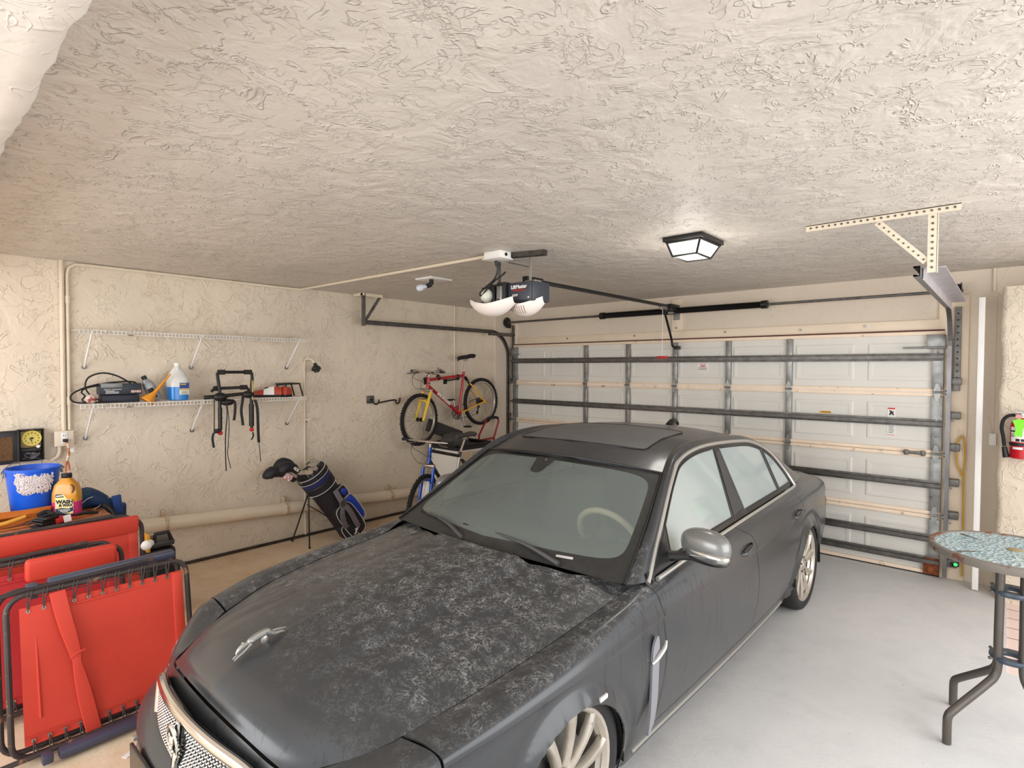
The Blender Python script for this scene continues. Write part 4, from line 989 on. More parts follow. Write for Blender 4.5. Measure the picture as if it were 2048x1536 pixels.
# rear screen and boot
bs = [(0, 4.90, .975), (.26, 4.895, .972), (.5, 4.89, .965), QC[8]]; rtop = [(0, 4.27, 1.285), (.2, 4.275, 1.28), (.42, 4.31, 1.25), QC[7]]
panel_from_grid('rear_screen', np.concatenate([mir(net([rtop, bs], 10, 6))[:, ::-1][:, :-1], net([rtop, bs], 10, 6)], 1), lambda i, j, c: True, M_sg, car, gap=0, flange=.003)
BN = [[(0, 4.86, .972), (.3, 4.86, .97), (.55, 4.80, .968), (.762, 4.61, .955)], [(0, 5.05, .955), (.3, 5.05, .953), (.55, 5.03, .945), (.69, 5.0, .935)], [(0, 5.45, .905), (.3, 5.44, .902), (.5, 5.42, .892), (.63, 5.4, .885)], [(0, 5.69, .862), (.3, 5.68, .858), (.47, 5.65, .85), (.58, 5.62, .845)], [(0, 5.74, .79), (.3, 5.73, .79), (.47, 5.69, .785), (.62, 5.64, .775)]]
BG = net(BN, 8, 6); panel_from_grid('boot_lid', np.concatenate([mir(BG)[:, ::-1][:, :-1], BG], 1), lambda i, j, c: True, M_car, car)
TN = [[(0, 5.74, .79), (.35, 5.725, .79), (.58, 5.66, .79), (.70, 5.62, .825)], [(0, 5.745, .66), (.38, 5.73, .66), (.64, 5.67, .66), (.785, 5.62, .66)], [(0, 5.79, .50), (.38, 5.77, .50), (.66, 5.70, .5), (.785, 5.62, .5)], [(0, 5.77, .34), (.38, 5.75, .34), (.66, 5.69, .34), (.765, 5.62, .34)], [(0, 5.70, .20), (.38, 5.69, .20), (.62, 5.65, .2), (.71, 5.62, .165)]]
TG = net(TN, 6, 6); panel_from_grid('rear_bumper', np.concatenate([mir(TG)[:, ::-1][:, :-1], TG], 1), lambda i, j, c: True, M_car, car)

# --- side glazing
RCs = np.asarray(crv(RC, 10))
def sx(y, z): return .832 - .42 * (z - .9)
dlo = [(p[1], p[2]) for p in crv([(0, p[1], p[2]) for p in RC], 10)]
def offset_in(poly, d):
    n = len(poly); out = []
    cx_ = sum(p[0] for p in poly) / n; cz_ = sum(p[1] for p in poly) / n
    for i in range(n):
        a = Vector(poly[i - 1]); b = Vector(poly[(i + 1) % n]); t_ = (b - a)
        nn = Vector((-t_.y, t_.x)).normalized(); p = Vector(poly[i])
        if nn.dot(Vector((cx_, cz_)) - p) < 0: nn = -nn
        out.append(tuple(p + nn * d))
    return out
belt = [(4.47, .942), (4.36, .934), (3.9, .922), (3.4, .912), (2.9, .9), (2.5, .886), (2.25, .876)]
full = [p for p in dlo] + belt[1:]
def poly_side(poly, out, side):
    return [W3((side * (sx(y, z) + out), y, z)) for y, z in poly]
def clip(poly, f):
    """keep the part of a (y,z) polygon where f(y,z) >= 0"""
    res = []
    for i in range(len(poly)):
        a, b = poly[i], poly[(i + 1) % len(poly)]; fa, fb = f(*a), f(*b)
        if fa >= 0: res.append(a)
        if (fa >= 0) != (fb >= 0): t_ = fa / (fa - fb); res.append((a[0] + (b[0] - a[0]) * t_, a[1] + (b[1] - a[1]) * t_))
    return res
def lineq(y1, z1, y2, z2): return lambda y, z: (y - (y1 + (y2 - y1) * (z - z1) / (z2 - z1)))
inn = offset_in(full, .032)
fB1 = lineq(3.245, .917, 3.345, 1.299); fB2 = lineq(3.455, .922, 3.43, 1.29); fC1 = lineq(4.13, .938, 4.105, 1.218); fC2 = lineq(4.165, .938, 4.14, 1.218)
fM = lineq(2.44, .90, 2.50, 1.08)
panes = [('front_door', clip(clip(inn, lambda y, z: -fB1(y, z)), fM)), ('rear_door', clip(clip(inn, fB2), lambda y, z: -fC1(y, z))), ('rear_door', clip(inn, fC2))]
for side in (1, -1):
    q = MB(); P = poly_side(full, -.006, side); q.add(P, [tuple(t_) for t_ in tessellate_polygon([[Vector((y, z, 0)) for y, z in full]])]) if False else None
    # black frame: outline minus the panes, as bands
    ring = offset_in(full, .004)
    fr_ = MB()
    a_ = poly_side(ring, -.002, side); b_ = poly_side(inn, -.001, side); n = len(a_); fr_.add(a_ + b_, [(i, (i + 1) % n, n + (i + 1) % n, n + i) for i in range(n)])
    bp = clip(clip(inn, fB1), lambda y, z: -fB2(y, z)); cpp = clip(clip(inn, fC1), lambda y, z: -fC2(y, z)); mpp = clip(inn, lambda y, z: -fM(y, z))
    for pl in (bp, cpp, mpp):
        if len(pl) > 2:
            M_ = poly_side(pl, .001, side) + poly_side(pl, -.02, side); n = len(pl)
            fr_.add(M_, [tuple(t_) for t_ in tessellate_polygon([[Vector((y, z, 0)) for y, z in pl]])] + [(i, (i + 1) % n, n + (i + 1) % n, n + i) for i in range(n)])
    fr_.build('window_frame', M_cblk, car, smooth=False)
    q = MB(); pl = offset_in(bp, .016); M_ = poly_side(pl, .003, side); q.add(M_, [tuple(t_) for t_ in tessellate_polygon([[Vector((y, z, 0)) for y, z in pl]])]); q.build('pillar_cover', M_car, car, smooth=False)
    for nm, pl in panes:
        q = MB(); a_ = poly_side(pl, -.004, side); b_ = poly_side(pl, -.008, side); n = len(pl); T_ = [tuple(t_) for t_ in tessellate_polygon([[Vector((y, z, 0)) for y, z in pl]])]
        q.add(a_ + b_, T_ + [tuple(n + k for k in t_) for t_ in T_] + [(i, (i + 1) % n, n + (i + 1) % n, n + i) for i in range(n)]); q.build('side_window', M_sg, DOOR[(nm, side)], smooth=False)
        q = MB(); q.tube(poly_side(pl, -.002, side), .006, 6, closed=True); q.build('window_seal', M_cblk, DOOR[(nm, side)])
    q = MB(); q.tube([W3((side * (p[0] + .004), p[1], p[2] - .004)) for p in crv(RC, 8)], .0115, 8, flat=.9); 
    q.tube([W3((side * (sx(y, z) + .012), y, z - .004)) for y, z in belt], .0115, 8, flat=.9); q.build('window_chrome', M_satin, car)
    # handles in scooped recesses
    for dn, y in (('front_door', 3.19), ('rear_door', 4.21)):
        p = min((abs(p[1] - y) + abs(p[2] - .795), tuple(p)) for p in SG.reshape(-1, 3))[1]; xo = p[0]
        q = MB(); q.ell(W3((side * (xo - .004), y - .02, .79)), (.007, .046, .024)); h1 = q.build('handle_recess', M_cblk, DOOR[(dn, side)])
        q = MB(); q.tube([W3((side * (xo + .002), y - .075, .775)), W3((side * (xo + .020), y - .05, .778)), W3((side * (xo + .024), y + .0, .788)), W3((side * (xo + .018), y + .06, .800)), W3((side * (xo + .0), y + .085, .804))], [.006, .013, .015, .012, .006], 10, smooth=5, flat=.6); q.build('handle', M_car, DOOR[(dn, side)])
    # side vent blade with chrome clasp
    q = MB(); P = [(2.125, .685), (2.105, .675), (2.085, .64), (2.078, .58), (2.07, .45), (2.062, .37), (2.045, .30), (2.07, .315), (2.10, .345), (2.125, .43), (2.135, .55), (2.14, .63), (2.135, .67)]
    xo = .918; q.prism(crv(P, 4, True), .010, frame(W3((side * (xo - .004), 0, 0)), (0, 1, 0), (0, 0, 1), (side, 0, 0))); vb = q.build('side_vent', mat('vent_silver', rgb(150, 150, 156), .4, .4) if side == 1 else bpy.data.materials['vent_silver'], DOOR[('fender', side)])
    q = MB(); q.tube([W3((side * (xo + .004), 2.075, .585)), W3((side * (xo + .012), 2.11, .60)), W3((side * (xo + .016), 2.16, .625)), W3((side * (xo + .012), 2.185, .645))], [.006, .010, .010, .006], 8, smooth=4); q.build('vent_clasp', M_satin, vb)
    # door mirror
    mx_, my, mz = (.975, 2.475, .985) if side == 1 else (.885, 2.62, .985)
    q = MB(); q.ell(W3((side * mx_, my, mz + .01)), (.125, .062, .072), (0, 0, side * -.25 if side == 1 else 1.25), pw=.82); mh = q.build('door_mirror', mat('mirror_cap', rgb(128, 128, 126), .3, .4, coat=.4, var=.06) if side == 1 else bpy.data.materials['mirror_cap'], DOOR[('front_door', side)])
    q = MB(); q.ell(W3((side * mx_, my + .004, mz - .052)), (.115, .052, .022), (0, 0, side * -.25 if side == 1 else 1.25), pw=.8); q.tube([W3((side * .80, 2.44, .915)), W3((side * .855, 2.455, .925)), W3((side * .93, 2.47, .935))], [.03, .022, .020], 10, smooth=4); q.build('mirror_base', M_cblk, mh)
    q = MB(); q.ell(W3((side * (mx_ + .012), my - .022, mz - .022)), (.118, .046, .030), (0, 0, side * -.25 if side == 1 else 1.25), pw=.8); q.build('mirror_chrome', mat('mirror_chrome', rgb(196, 196, 192), .15, .9) if side == 1 else bpy.data.materials['mirror_chrome'], mh)
    q = MB(); q.ell(W3((side * mx_, my + .045, mz + .005)), (.105, .022, .055), (0, 0, side * -.25 if side == 1 else 1.25), pw=.8); q.build('mirror_glass', M_chrome, mh)
    q = MB(); q.ell(W3((side * 0.84, 1.28, .655)), (.004, .001, .001)); 
    q = MB(); q.box(W3((side * .922, 1.705, .610)), (.012, .05, .018), None, .004); q.build('side_repeater', mat('repeater', rgb(210, 210, 206), .3) if side == 1 else bpy.data.materials['repeater'], DOOR[('fender', side)])

# --- wipers
def wiper(p0, p1, piv, nm='wiper'):
    q = MB(); a, b = Vector(W3(p0)), Vector(W3(p1)); q.tube([a, a.lerp(b, .5) + Vector((0, 0, .006)), b], [.005, .007, .005], 6); w_ = q.build(nm, M_blackp, car)
    q = MB(); m_ = a.lerp(b, .52) + Vector((0, -.006, .018)); q.tube([Vector(W3(piv)), Vector(W3(piv)).lerp(m_, .5) + Vector((0, 0, .012)), m_], [.012, .009, .006], 8, smooth=4); q.tube([a.lerp(b, .2) + Vector((0, -.003, .008)), a.lerp(b, .5) + Vector((0, -.006, .018)), a.lerp(b, .8) + Vector((0, -.003, .008))], .005, 6); q.build('wiper_arm', mat('wiper_grey', rgb(70, 70, 70), .5) if 'wiper_grey' not in bpy.data.materials else bpy.data.materials['wiper_grey'], w_)
wiper((-.20, 2.075, .955), (.36, 2.06, .925), (.47, 2.035, .905)); wiper((-.66, 2.155, .935), (-.20, 2.03, .93), (-.12, 1.99, .915))

# --- wheels
def car_wheel(side, ay, azz):
    xf = .872; R_ = .270
    Mx = frame(W3((side * xf, ay, azz)), (0, 1, 0), (0, 0, 1), (side, 0, 0))
    q = MB(); q.lathe([(R_ - .014, -.20), (R_ - .004, -.19), (R_ - .022, -.15), (R_ - .030, -.04), (R_ - .012, -.012), (R_, .0), (R_ - .006, .006), (R_ - .016, .002), (R_ - .026, -.016)], Mx, 48, cap=False)
    for k in range(10):
        a0 = 2 * PI * k / 10
        G = []
        for r_, w0, zz, tw in ((.045, .020, -.020, 0), (.10, .017, -.012, .02), (.16, .017, -.006, .06), (.215, .021, -.002, .11), (R_ - .010, .028, -.002, .155)):
            a = a0 + tw; c, s_ = math.cos(a), math.sin(a); row = []
            for t_, dz in ((-1, -.03), (-1, -.006), (-.55, 0), (.55, .002), (1, -.010), (1, -.03)): row.append((r_ * c - t_ * w0 * s_, r_ * s_ + t_ * w0 * c, zz + dz))
            G.append([tuple(Mx @ Vector(p)) for p in row])
        q.grid(np.asarray(G))
    q.lathe([(.06, -.05), (.06, -.022), (.05, -.012), (.034, -.010), (.032, -.004), (0, .0)], Mx, 28, cap=False)
    w_ = q.build('wheel', M_alloy, car)
    q = MB(); G = []
    for i in range(64):
        a = 2 * PI * i / 64; row = []
        for r_, z in ((R_ - .006, .0), (R_ + .008, .010), (.300, .014), (.322, .004), (.336, -.018), (.338, -.06), (.338, -.16), (.334, -.20), (.318, -.218), (R_, -.21)):
            x_, y_ = r_ * math.cos(a), r_ * math.sin(a)
            if azz + y_ < .003: bul = (.003 - azz - y_); y_ = .003 - azz; z += bul * .35 * (1 if z > -.1 else -1)
            row.append(tuple(Mx @ Vector((x_, y_, z))))
        G.append(row)
    q.grid(np.asarray(G), closed_u=True); q.build('tyre', M_ctyre, w_)
    q = MB(); q.lathe([(.05, -.09), (.175, -.09), (.175, -.07), (.05, -.07)], Mx, 36); q.build('brake_disc', M_dsteel, w_)
    q = MB()
    for k in range(5): a = 2 * PI * k / 5 + .3; q.cyl(Mx @ Vector((.055 * math.cos(a), .055 * math.sin(a), -.03)), Mx @ Vector((.055 * math.cos(a), .055 * math.sin(a), -.008)), .008, seg=6)
    q.build('wheel_nut', M_dsteel, w_)
    q = MB(); q.lathe([(R_ - .03, -.19), (R_ - .03, -.185), (0, -.185)], Mx, 36, cap=False); q.build('well_shade'[:10] + '_back', M_cdark, w_)  # dark disc inside the rim, standing in for the shade behind the spokes
for side in (1, -1):
    car_wheel(side, 1.56, .332); car_wheel(side, AR[0], .320)

# --- interior seen through the glass
M_int = mat('seat_grey', rgb(92, 94, 92), .7); M_dash = mat('dash_dark', rgb(66, 68, 66), .7); M_wheelr = mat('steering_rim', rgb(240, 218, 188), .4)
q = MB(); G = [[W3((x, y + .10 * (x / .7) ** 2 * .6, z)) for y, z in ((2.12, .86), (2.28, .90), (2.46, .895), (2.56, .84), (2.56, .6))] for x in np.linspace(-.72, .72, 17)]; q.grid(np.asarray(G)); q.build('dashboard', M_dash, car)
for xo in (-.38, .38):
    q = MB(); q.box(W3((xo, 3.05, .42)), (.50, .52, .16), (.1, 0, 0), .06, 4); q.box(W3((xo, 3.37, .72)), (.50, .15, .60), (-.25, 0, 0), .06, 4); q.ell(W3((xo, 3.47, 1.11)), (.13, .05, .08), (-.2, 0, 0), pw=.8); q.build('seat', M_int, car)
q = MB(); q.box(W3((0, 3.92, .44)), (1.3, .5, .16), None, .06, 4); q.box(W3((0, 4.24, .74)), (1.3, .16, .56), (-.3, 0, 0), .06, 4); q.build('rear_seat', M_int, car)
q = MB(); Mx = Matrix.Translation(W3((.38, 2.62, .875))) @ Matrix.Rotation(math.radians(-62), 4, 'X'); q.M = Mx; q.tube([(.185 * math.cos(a), .185 * math.sin(a), 0) for a in np.linspace(0, 2 * PI, 40, endpoint=False)], .017, 10, closed=True); sw = q.build('steering_wheel', M_wheelr, car)
q = MB(); q.M = Mx; q.lathe([(0, .02), (.07, .015), (.075, -.02), (.03, -.08), (.03, -.25)], None, 24); q.box((0, -.09, 0), (.03, .18, .012)); q.box((.09, 0, 0), (.18, .03, .012)); q.box((-.09, 0, 0), (.18, .03, .012)); q.build('steering_hub', M_dash, sw)
q = MB(); q.ell(W3((0, 2.66, 1.235)), (.11, .02, .035), pw=.7); q.cyl(W3((0, 2.64, 1.26)), W3((0, 2.62, 1.285)), .012); q.build('rear_view_mirror', M_cblk, car)
# ------------------------------------------------------------------ wire shelves on the left wall
M_wire = mat('shelf_wire', rgb(222, 218, 210), .45, .1, var=.12, col2=rgb(120, 92, 66), c2lo=.6, c2hi=.72, c2scale=14)
def wire_shelf(ya, yb, z, label):
    t = thing('wire_shelf', label, 'shelf', (XL, (ya + yb) / 2, z), 'wire shelves on the left wall')
    xf = -5.285
    q = MB()
    for x, zz in ((XL + .012, z), (XL + .15, z), (xf, z), (xf, z - .028)): q.tube([(x, ya, zz), (x, yb, zz)], .0042, 6)
    n = int((yb - ya) / .027)
    for k in range(n + 1):
        y = ya + (yb - ya) * k / n
        q.tube([(XL + .012, y, z + .003), (xf + .002, y, z + .003), (xf + .002, y, z - .028)], .0028, 5)
    q.build('wire_deck', M_wire, t)
    for y in (1.081, 1.87, 2.772):
        q = MB(); q.tube([(XL + .004, y, z - .285), (XL + .012, y, z - .28), (xf - .012, y, z - .012), (xf - .002, y, z - .004)], .0075, 8)
        br = q.build('bracket', M_white, t)
        q = MB(); q.cyl((XL, y, z - .285), (XL + .01, y, z - .285), .017); q.build('bracket_foot', M_rust if False else M_dsteel, br)
    return t
wire_shelf(.998, 2.86, 2.083, 'long white wire shelf on the left wall, the empty upper one')
wire_shelf(.998, 2.83, 1.507, 'long white wire shelf, the lower one holding bottles and a bike rack')
SZ = 1.5115
# engine analyser / charger
t = thing('engine_analyser', 'dark boxy car tester with white lettering and a coiled black cable', 'car tool', (-5.43, 1.29, SZ))
M_navy = mat('navy_case', rgb(38, 46, 58), .45, var=.1)
q = MB(); q.bb(-5.49, -5.37, 1.14, 1.425, SZ + .065, SZ + .155, .006); c_ = q.build('case', M_navy, t)
q = MB(); q.bb(-5.49, -5.375, 1.15, 1.41, SZ, SZ + .062, .006); q.build('lower_case', mat('navy_lid', rgb(30, 34, 50), .5), t)
q = MB(); q.bb(-5.47, -5.366, 1.145, 1.29, SZ + .120, SZ + .158, .003); q.build('silver_panel', mat('silver_panel', rgb(130, 132, 132), .4, .5), c_)
q = MB()
q.M = Matrix.Identity(4)
q.text('Interior Component', .0145, on_left(1.225, SZ + .108, -5.3695))
for k in range(3): q.bb(-5.370, -5.3692, 1.175 + .003 * (k % 2), 1.265 - .03 * (k == 0), SZ + .094 - k * .009, SZ + .0975 - k * .009)
q.build('lettering', M_white, c_, smooth=False)
q = MB(); q.text('SEARS', .026, on_left(1.383, SZ + .088, -5.3695), bold=.001); q.build('lettering', mat('peach_ink', rgb(236, 200, 184), .5), c_, smooth=False)
q = MB()
q.tube([(-5.42, 1.36, SZ + .155), (-5.43, 1.27, SZ + .215), (-5.43, 1.17, SZ + .24), (-5.43, 1.08, SZ + .205), (-5.42, 1.055, SZ + .13), (-5.41, 1.09, SZ + .06), (-5.40, 1.16, SZ + .015), (-5.36, 1.22, SZ + .008)], .0065, 8, smooth=8)
q.tube([(-5.42, 1.42, SZ + .12), (-5.42, 1.38, SZ + .165), (-5.42, 1.25, SZ + .165), (-5.42, 1.10, SZ + .14), (-5.40, .99, SZ + .095), (-5.39, .955, SZ + .05), (-5.39, .99, SZ + .012), (-5.38, 1.10, SZ + .008), (-5.36, 1.25, SZ + .008)], .0065, 8, smooth=8)
q.tube([(-5.43, 1.14, SZ + .14), (-5.43, 1.06, SZ + .12), (-5.42, 1.03, SZ + .09), (-5.41, 1.05, SZ + .06), (-5.40, 1.03, SZ + .03), (-5.39, 1.05, SZ + .008)], .006, 8, smooth=8)
q.build('cable', M_blackp, t)
# ball
q = MB(); q.ell((-5.345, 1.075, SZ + .038), (.037, .037, .037)); tag(q.build('toy_ball', mat('ball_paint', rgb(206, 190, 180), .5, col2=rgb(150, 60, 56), c2lo=.48, c2hi=.52, c2scale=14)), 'small white and red ball at the left end of the lower shelf', 'ball')
# oil bottle leaning
t = thing('oil_bottle', 'leaning silver grey motor oil bottle with a black cap', 'bottle', (-5.44, 1.54, SZ))
Mo = place((-5.44, 1.555, SZ + .006), math.radians(26), 0, 0)
q = MB(); q.M = Mo
sec = [(0, .040, .028), (.01, .044, .032), (.12, .044, .032), (.16, .040, .030), (.19, .024, .022), (.205, .016, .016)]
G = [[(a * math.copysign(abs(math.cos(u)) ** .6, math.cos(u)) * 0 + b_ * math.copysign(abs(math.cos(u)) ** .6, math.cos(u)), a * math.copysign(abs(math.sin(u)) ** .6, math.sin(u)), z) for u in np.linspace(0, 2 * PI, 24, endpoint=False)] for z, a, b_ in sec]
q.grid(np.asarray(G), closed_v=True); q.add(G[0], [tuple(range(24))]); bo = q.build('bottle_body', mat('silver_plastic', rgb(150, 154, 158), .35, .3), t)
q = MB(); q.M = Mo; q.box((.032, -.012, .075), (.004, .045, .09), None, .002); q.build('bottle_label', M_blackp, bo)
q = MB(); q.M = Mo; q.lathe([(.02, .2), (.02, .228), (.017, .23)], None, 18); q.build('cap', M_blackp, t)
# funnel
t = thing('funnel', 'orange yellow plastic funnel lying with its spout up', 'funnel', (-5.36, 1.5, SZ))
Mf = place((-5.36, 1.492, SZ + .046), math.radians(-38), 0, 0)
q = MB(); q.M = Mf; pr = [(.050, -.058), (.052, -.052), (.050, -.04), (.018, .03), (.014, .05), (.006, .235), (.0045, .235), (.012, .05), (.016, .03), (.047, -.045)]
q.lathe(pr, None, 24, cap=False); q.build('cone', mat('funnel_plastic', rgb(226, 148, 44), .5, col2=rgb(130, 110, 90), c2lo=.64, c2hi=.7, c2scale=30), t)
# washer fluid jug
M_milk = mat('milky_plastic', rgb(226, 226, 222), .35)
t = thing('washer_fluid_jug', 'translucent gallon jug half full of bright blue washer fluid', 'jug', (-5.44, 1.712, SZ))
def jug(prof, sq, M):
    mb = MB(); mb.M = M; G = []
    for r, z, s_ in prof:
        G.append([(r * math.copysign(abs(math.cos(u)) ** s_, math.cos(u)), r * math.copysign(abs(math.sin(u)) ** s_, math.sin(u)), z) for u in np.linspace(0, 2 * PI, 40, endpoint=False)])
    mb.grid(np.asarray(G), closed_v=True); mb.add(G[0], [tuple(range(40))]); mb.add(G[-1], [tuple(range(40))]); return mb
Mj = Matrix.Translation((-5.44, 1.712, SZ))
jug([(.070, 0, .6), (.078, .006, .6), (.0785, .05, .6), (.0785, .118, .6)], 0, Mj).build('fluid', mat('blue_fluid', rgb(24, 128, 214), .25, coat=.3), t)
jug([(.0785, .118, .6), (.0785, .185, .6), (.074, .2, .7), (.055, .245, .85), (.03, .285, 1), (.02, .298, 1), (.02, .305, 1)], 0, Mj).build('jug_body', M_milk, t)
q = MB(); q.M = Mj; q.lathe([(.023, .302), (.024, .305), (.024, .322), (.022, .325)], None, 24); q.build('cap', M_white, t)
q = MB(); q.M = Mj; q.tube([(.045, -.01, .215), (.035, -.005, .27), (.018, 0, .29)], .010, 8, smooth=5); q.build('handle', M_milk, t)
q = MB(); q.M = Mj; q.box((.0775, .03, .10), (.006, .075, .10), None, .002); lb = q.build('jug_label', mat('jug_label_white', rgb(228, 226, 214), .5), t)
q = MB(); q.M = Mj; q.box((.081, .03, .128), (.002, .075, .048)); q.build('label_band', mat('jug_label_navy', rgb(28, 58, 130), .5), lb)
q = MB(); q.M = Mj; q.box((.0825, .03, .095), (.001, .075, .012)); q.box((.0825, .02, .14), (.001, .045, .01)); q.build('label_stripe', mat('jug_label_gold', rgb(196, 170, 80), .5), lb)
q = MB(); q.M = Mj
for k in range(4): q.box((.0812, .03, .078 - k * .007), (.001, .055 - .01 * (k % 2), .0025))
q.build('label_text', M_ink, lb)

# trunk bike rack hanging over the shelf edge
t = thing('bike_rack', 'black folding bicycle carrier with red knobs and dangling straps on the lower shelf', 'bike rack', (-5.30, 2.15, SZ))
M_rk = mat('rack_black', rgb(28, 27, 27), .45, .1, var=.15); M_pad = mat('rack_foam', rgb(44, 42, 38), .9, bump=.3, bscale=120)
q = MB(); xr = -5.262
q.tube([(xr, 1.995, 1.225), (xr, 1.995, 1.60), (xr - .01, 1.985, 1.70), (xr - .02, 1.985, 1.745), (xr - .02, 2.0, 1.757), (xr - .02, 2.27, 1.757), (xr - .02, 2.288, 1.745), (xr - .01, 2.288, 1.70), (xr, 2.275, 1.62), (xr, 2.275, 1.24)], .014, 10)
q.build('frame_tube', M_rk, t)
q = MB(); q.tube([(xr - .02, 1.99, 1.757), (xr - .02, 2.05, 1.757)], .022, 12); q.tube([(xr - .02, 2.22, 1.757), (xr - .02, 2.285, 1.757)], .022, 12)
q.tube([(xr - .06, 1.97, 1.61), (xr - .06, 2.02, 1.61)], .022, 12); q.tube([(xr - .06, 2.20, 1.615), (xr - .06, 2.26, 1.615)], .022, 12); q.build('foam_pad', M_pad, t)
q = MB(); q.tube([(xr - .06, 1.95, 1.58), (xr - .06, 1.97, 1.61), (xr - .06, 2.26, 1.615), (xr - .06, 2.28, 1.58)], .014, 10)
q.tube([(xr - .02, 1.92, 1.535), (xr - .03, 2.27, 1.56)], .016, 10); q.tube([(xr - .1, 1.9, 1.53), (xr - .02, 2.08, 1.545)], .018, 10)
q.ell((xr, 2.0, 1.535), (.04, .06, .04)); q.ell((xr, 2.06, 1.485), (.03, .06, .03)); q.ell((xr - .01, 2.25, 1.55), (.04, .055, .035)); q.build('hinge_arm', M_rk, t)
q = MB(); q.tube([(xr + .004, 1.995, 1.44), (xr + .004, 1.995, 1.24)], .018, 12); q.tube([(xr + .004, 2.272, 1.46), (xr + .004, 2.272, 1.255)], .022, 12); q.build('sleeve', M_rk, t)
for y, z in ((1.995, 1.212), (2.272, 1.222)):
    q = MB(); q.ell((xr + .004, y, z), (.022, .022, .02), seg=8, rings=6); lab(q.build('knob', M_red, t), 'red knob')
def strap(pts, w, ax=(0, 1, 0)):
    mb = MB(); P = crv(pts, 6); G = [[tuple(Vector(p) + Vector(ax) * w * s_ + Vector((d, 0, 0))) for s_, d in ((-.5, 0), (.5, 0), (.5, .003), (-.5, .003))] for p in P]
    mb.grid(np.asarray(G), closed_v=True); return mb
straps = [([(-5.25, 1.945, 1.53), (-5.235, 1.938, 1.42), (-5.235, 1.935, 1.25), (-5.235, 1.925, 1.16), (-5.235, 1.93, 1.10)], .008), ([(-5.235, 1.93, 1.22), (-5.233, 1.92, 1.17), (-5.233, 1.93, 1.09)], .02),
 ([(-5.24, 2.04, 1.50), (-5.232, 2.045, 1.38), (-5.232, 2.03, 1.2), (-5.232, 2.028, 1.0), (-5.232, 2.032, .87)], .009), ([(-5.24, 2.05, 1.46), (-5.23, 2.06, 1.3), (-5.23, 2.05, 1.1), (-5.23, 2.045, 1.02), (-5.23, 2.07, .89)], .006),
 ([(-5.26, 2.10, 1.51), (-5.235, 2.115, 1.48), (-5.235, 2.115, 1.4), (-5.235, 2.105, 1.32)], .024), ([(-5.26, 2.2, 1.55), (-5.235, 2.18, 1.48), (-5.235, 2.17, 1.4), (-5.235, 2.185, 1.27)], .024),
 ([(-5.24, 2.30, 1.50), (-5.23, 2.315, 1.4), (-5.23, 2.32, 1.2), (-5.23, 2.325, 1.1)], .026), ([(-5.23, 2.325, 1.1), (-5.23, 2.335, 1.0), (-5.23, 2.34, .92)], .006), ([(-5.24, 2.275, 1.20), (-5.235, 2.275, 1.16), (-5.235, 2.258, 1.13)], .014)]
for pts, w in straps: strap(pts, w).build('strap', M_blackp, t)
q = MB(); q.box((-5.235, 1.955, 1.235), (.02, .045, .04), None, .006); q.build('buckle', M_blackp, t)
q = MB(); q.bb(xr + .013, xr + .016, 2.274, 2.282, 1.50, 1.68); q.build('warning_strip', mat('yellow_strip', rgb(214, 190, 60), .5), t, smooth=False)

# shoes
def shoe(M, left):
    t = thing('golf_shoe', left, 'shoe', tuple(M @ Vector((0, 0, 0))), 'pair of red and white shoes on the lower shelf')
    L_, W_ = .27, .088; st = []
    prof = [(0, .038, .075), (.1, .043, .08), (.25, .042, .082), (.42, .038, .075), (.6, .040, .055), (.8, .040, .045), (.93, .030, .036), (1, .010, .022)]
    def shell(z0, zf):
        G = []
        for u, w, h in prof:
            row = []
            for k in range(13):
                a = PI * k / 12; row.append((w * math.cos(a) * (1.0 if zf else 1.06), (u - .5) * L_, z0 + (h * math.sin(a) ** .7 if zf else 0)))
            G.append(row)
        return np.asarray(G)
    q = MB(); q.M = M; G = shell(.022, True); q.grid(G); n = G.shape[1]; q.add(G[0], [tuple(range(n))]); q.add(G[-1], [tuple(range(n))])
    q.build('upper', mat('red_leather', rgb(172, 62, 40), .4, var=.1) if 'M_redl' not in globals() else M_redl, t)
    q = MB(); q.M = M; ol = [(w * 1.06, (u - .5) * L_) for u, w, h in prof] + [(-w * 1.06, (u - .5) * L_) for u, w, h in prof[::-1]]
    q.prism(ol, .024); q.build('sole', M_rubber, t)
    q = MB(); q.M = M; q.grid(shell(.0235, True)[2:5] * np.array([1.04, 1, 1.03])); q.build('saddle_panel', M_white, t)
    q = MB(); q.M = M; q.ell((0, -.03, .085), (.022, .06, .014)); q.build('tongue', M_rubber, t)
M_redl = mat('red_leather', rgb(172, 62, 40), .4, var=.1)
shoe(place((-5.40, 2.485, SZ), 0, 0, math.radians(150)), 'left one of two red shoes, turned to show its white side panel')
shoe(place((-5.41, 2.605, SZ), 0, 0, math.radians(110)), 'right one of two red shoes, heel towards the room')
# small black stand
q = MB()
for y0, y1, x in ((2.66, 2.625, -5.36), (2.80, 2.83, -5.36), (2.64, 2.61, -5.50), (2.78, 2.81, -5.50)): q.tube([(x, y0, SZ + .125), (x + .01, y1, SZ)], .008, 6)
q.tube([(-5.36, 2.56, SZ + .115), (-5.36, 2.66, SZ + .125), (-5.36, 2.80, SZ + .128), (-5.50, 2.78, SZ + .128), (-5.50, 2.62, SZ + .125), (-5.36, 2.62, SZ + .122)], .008, 6)
tag(q.build('metal_stand', M_black), 'small black metal stand at the right end of the lower shelf', 'stand')

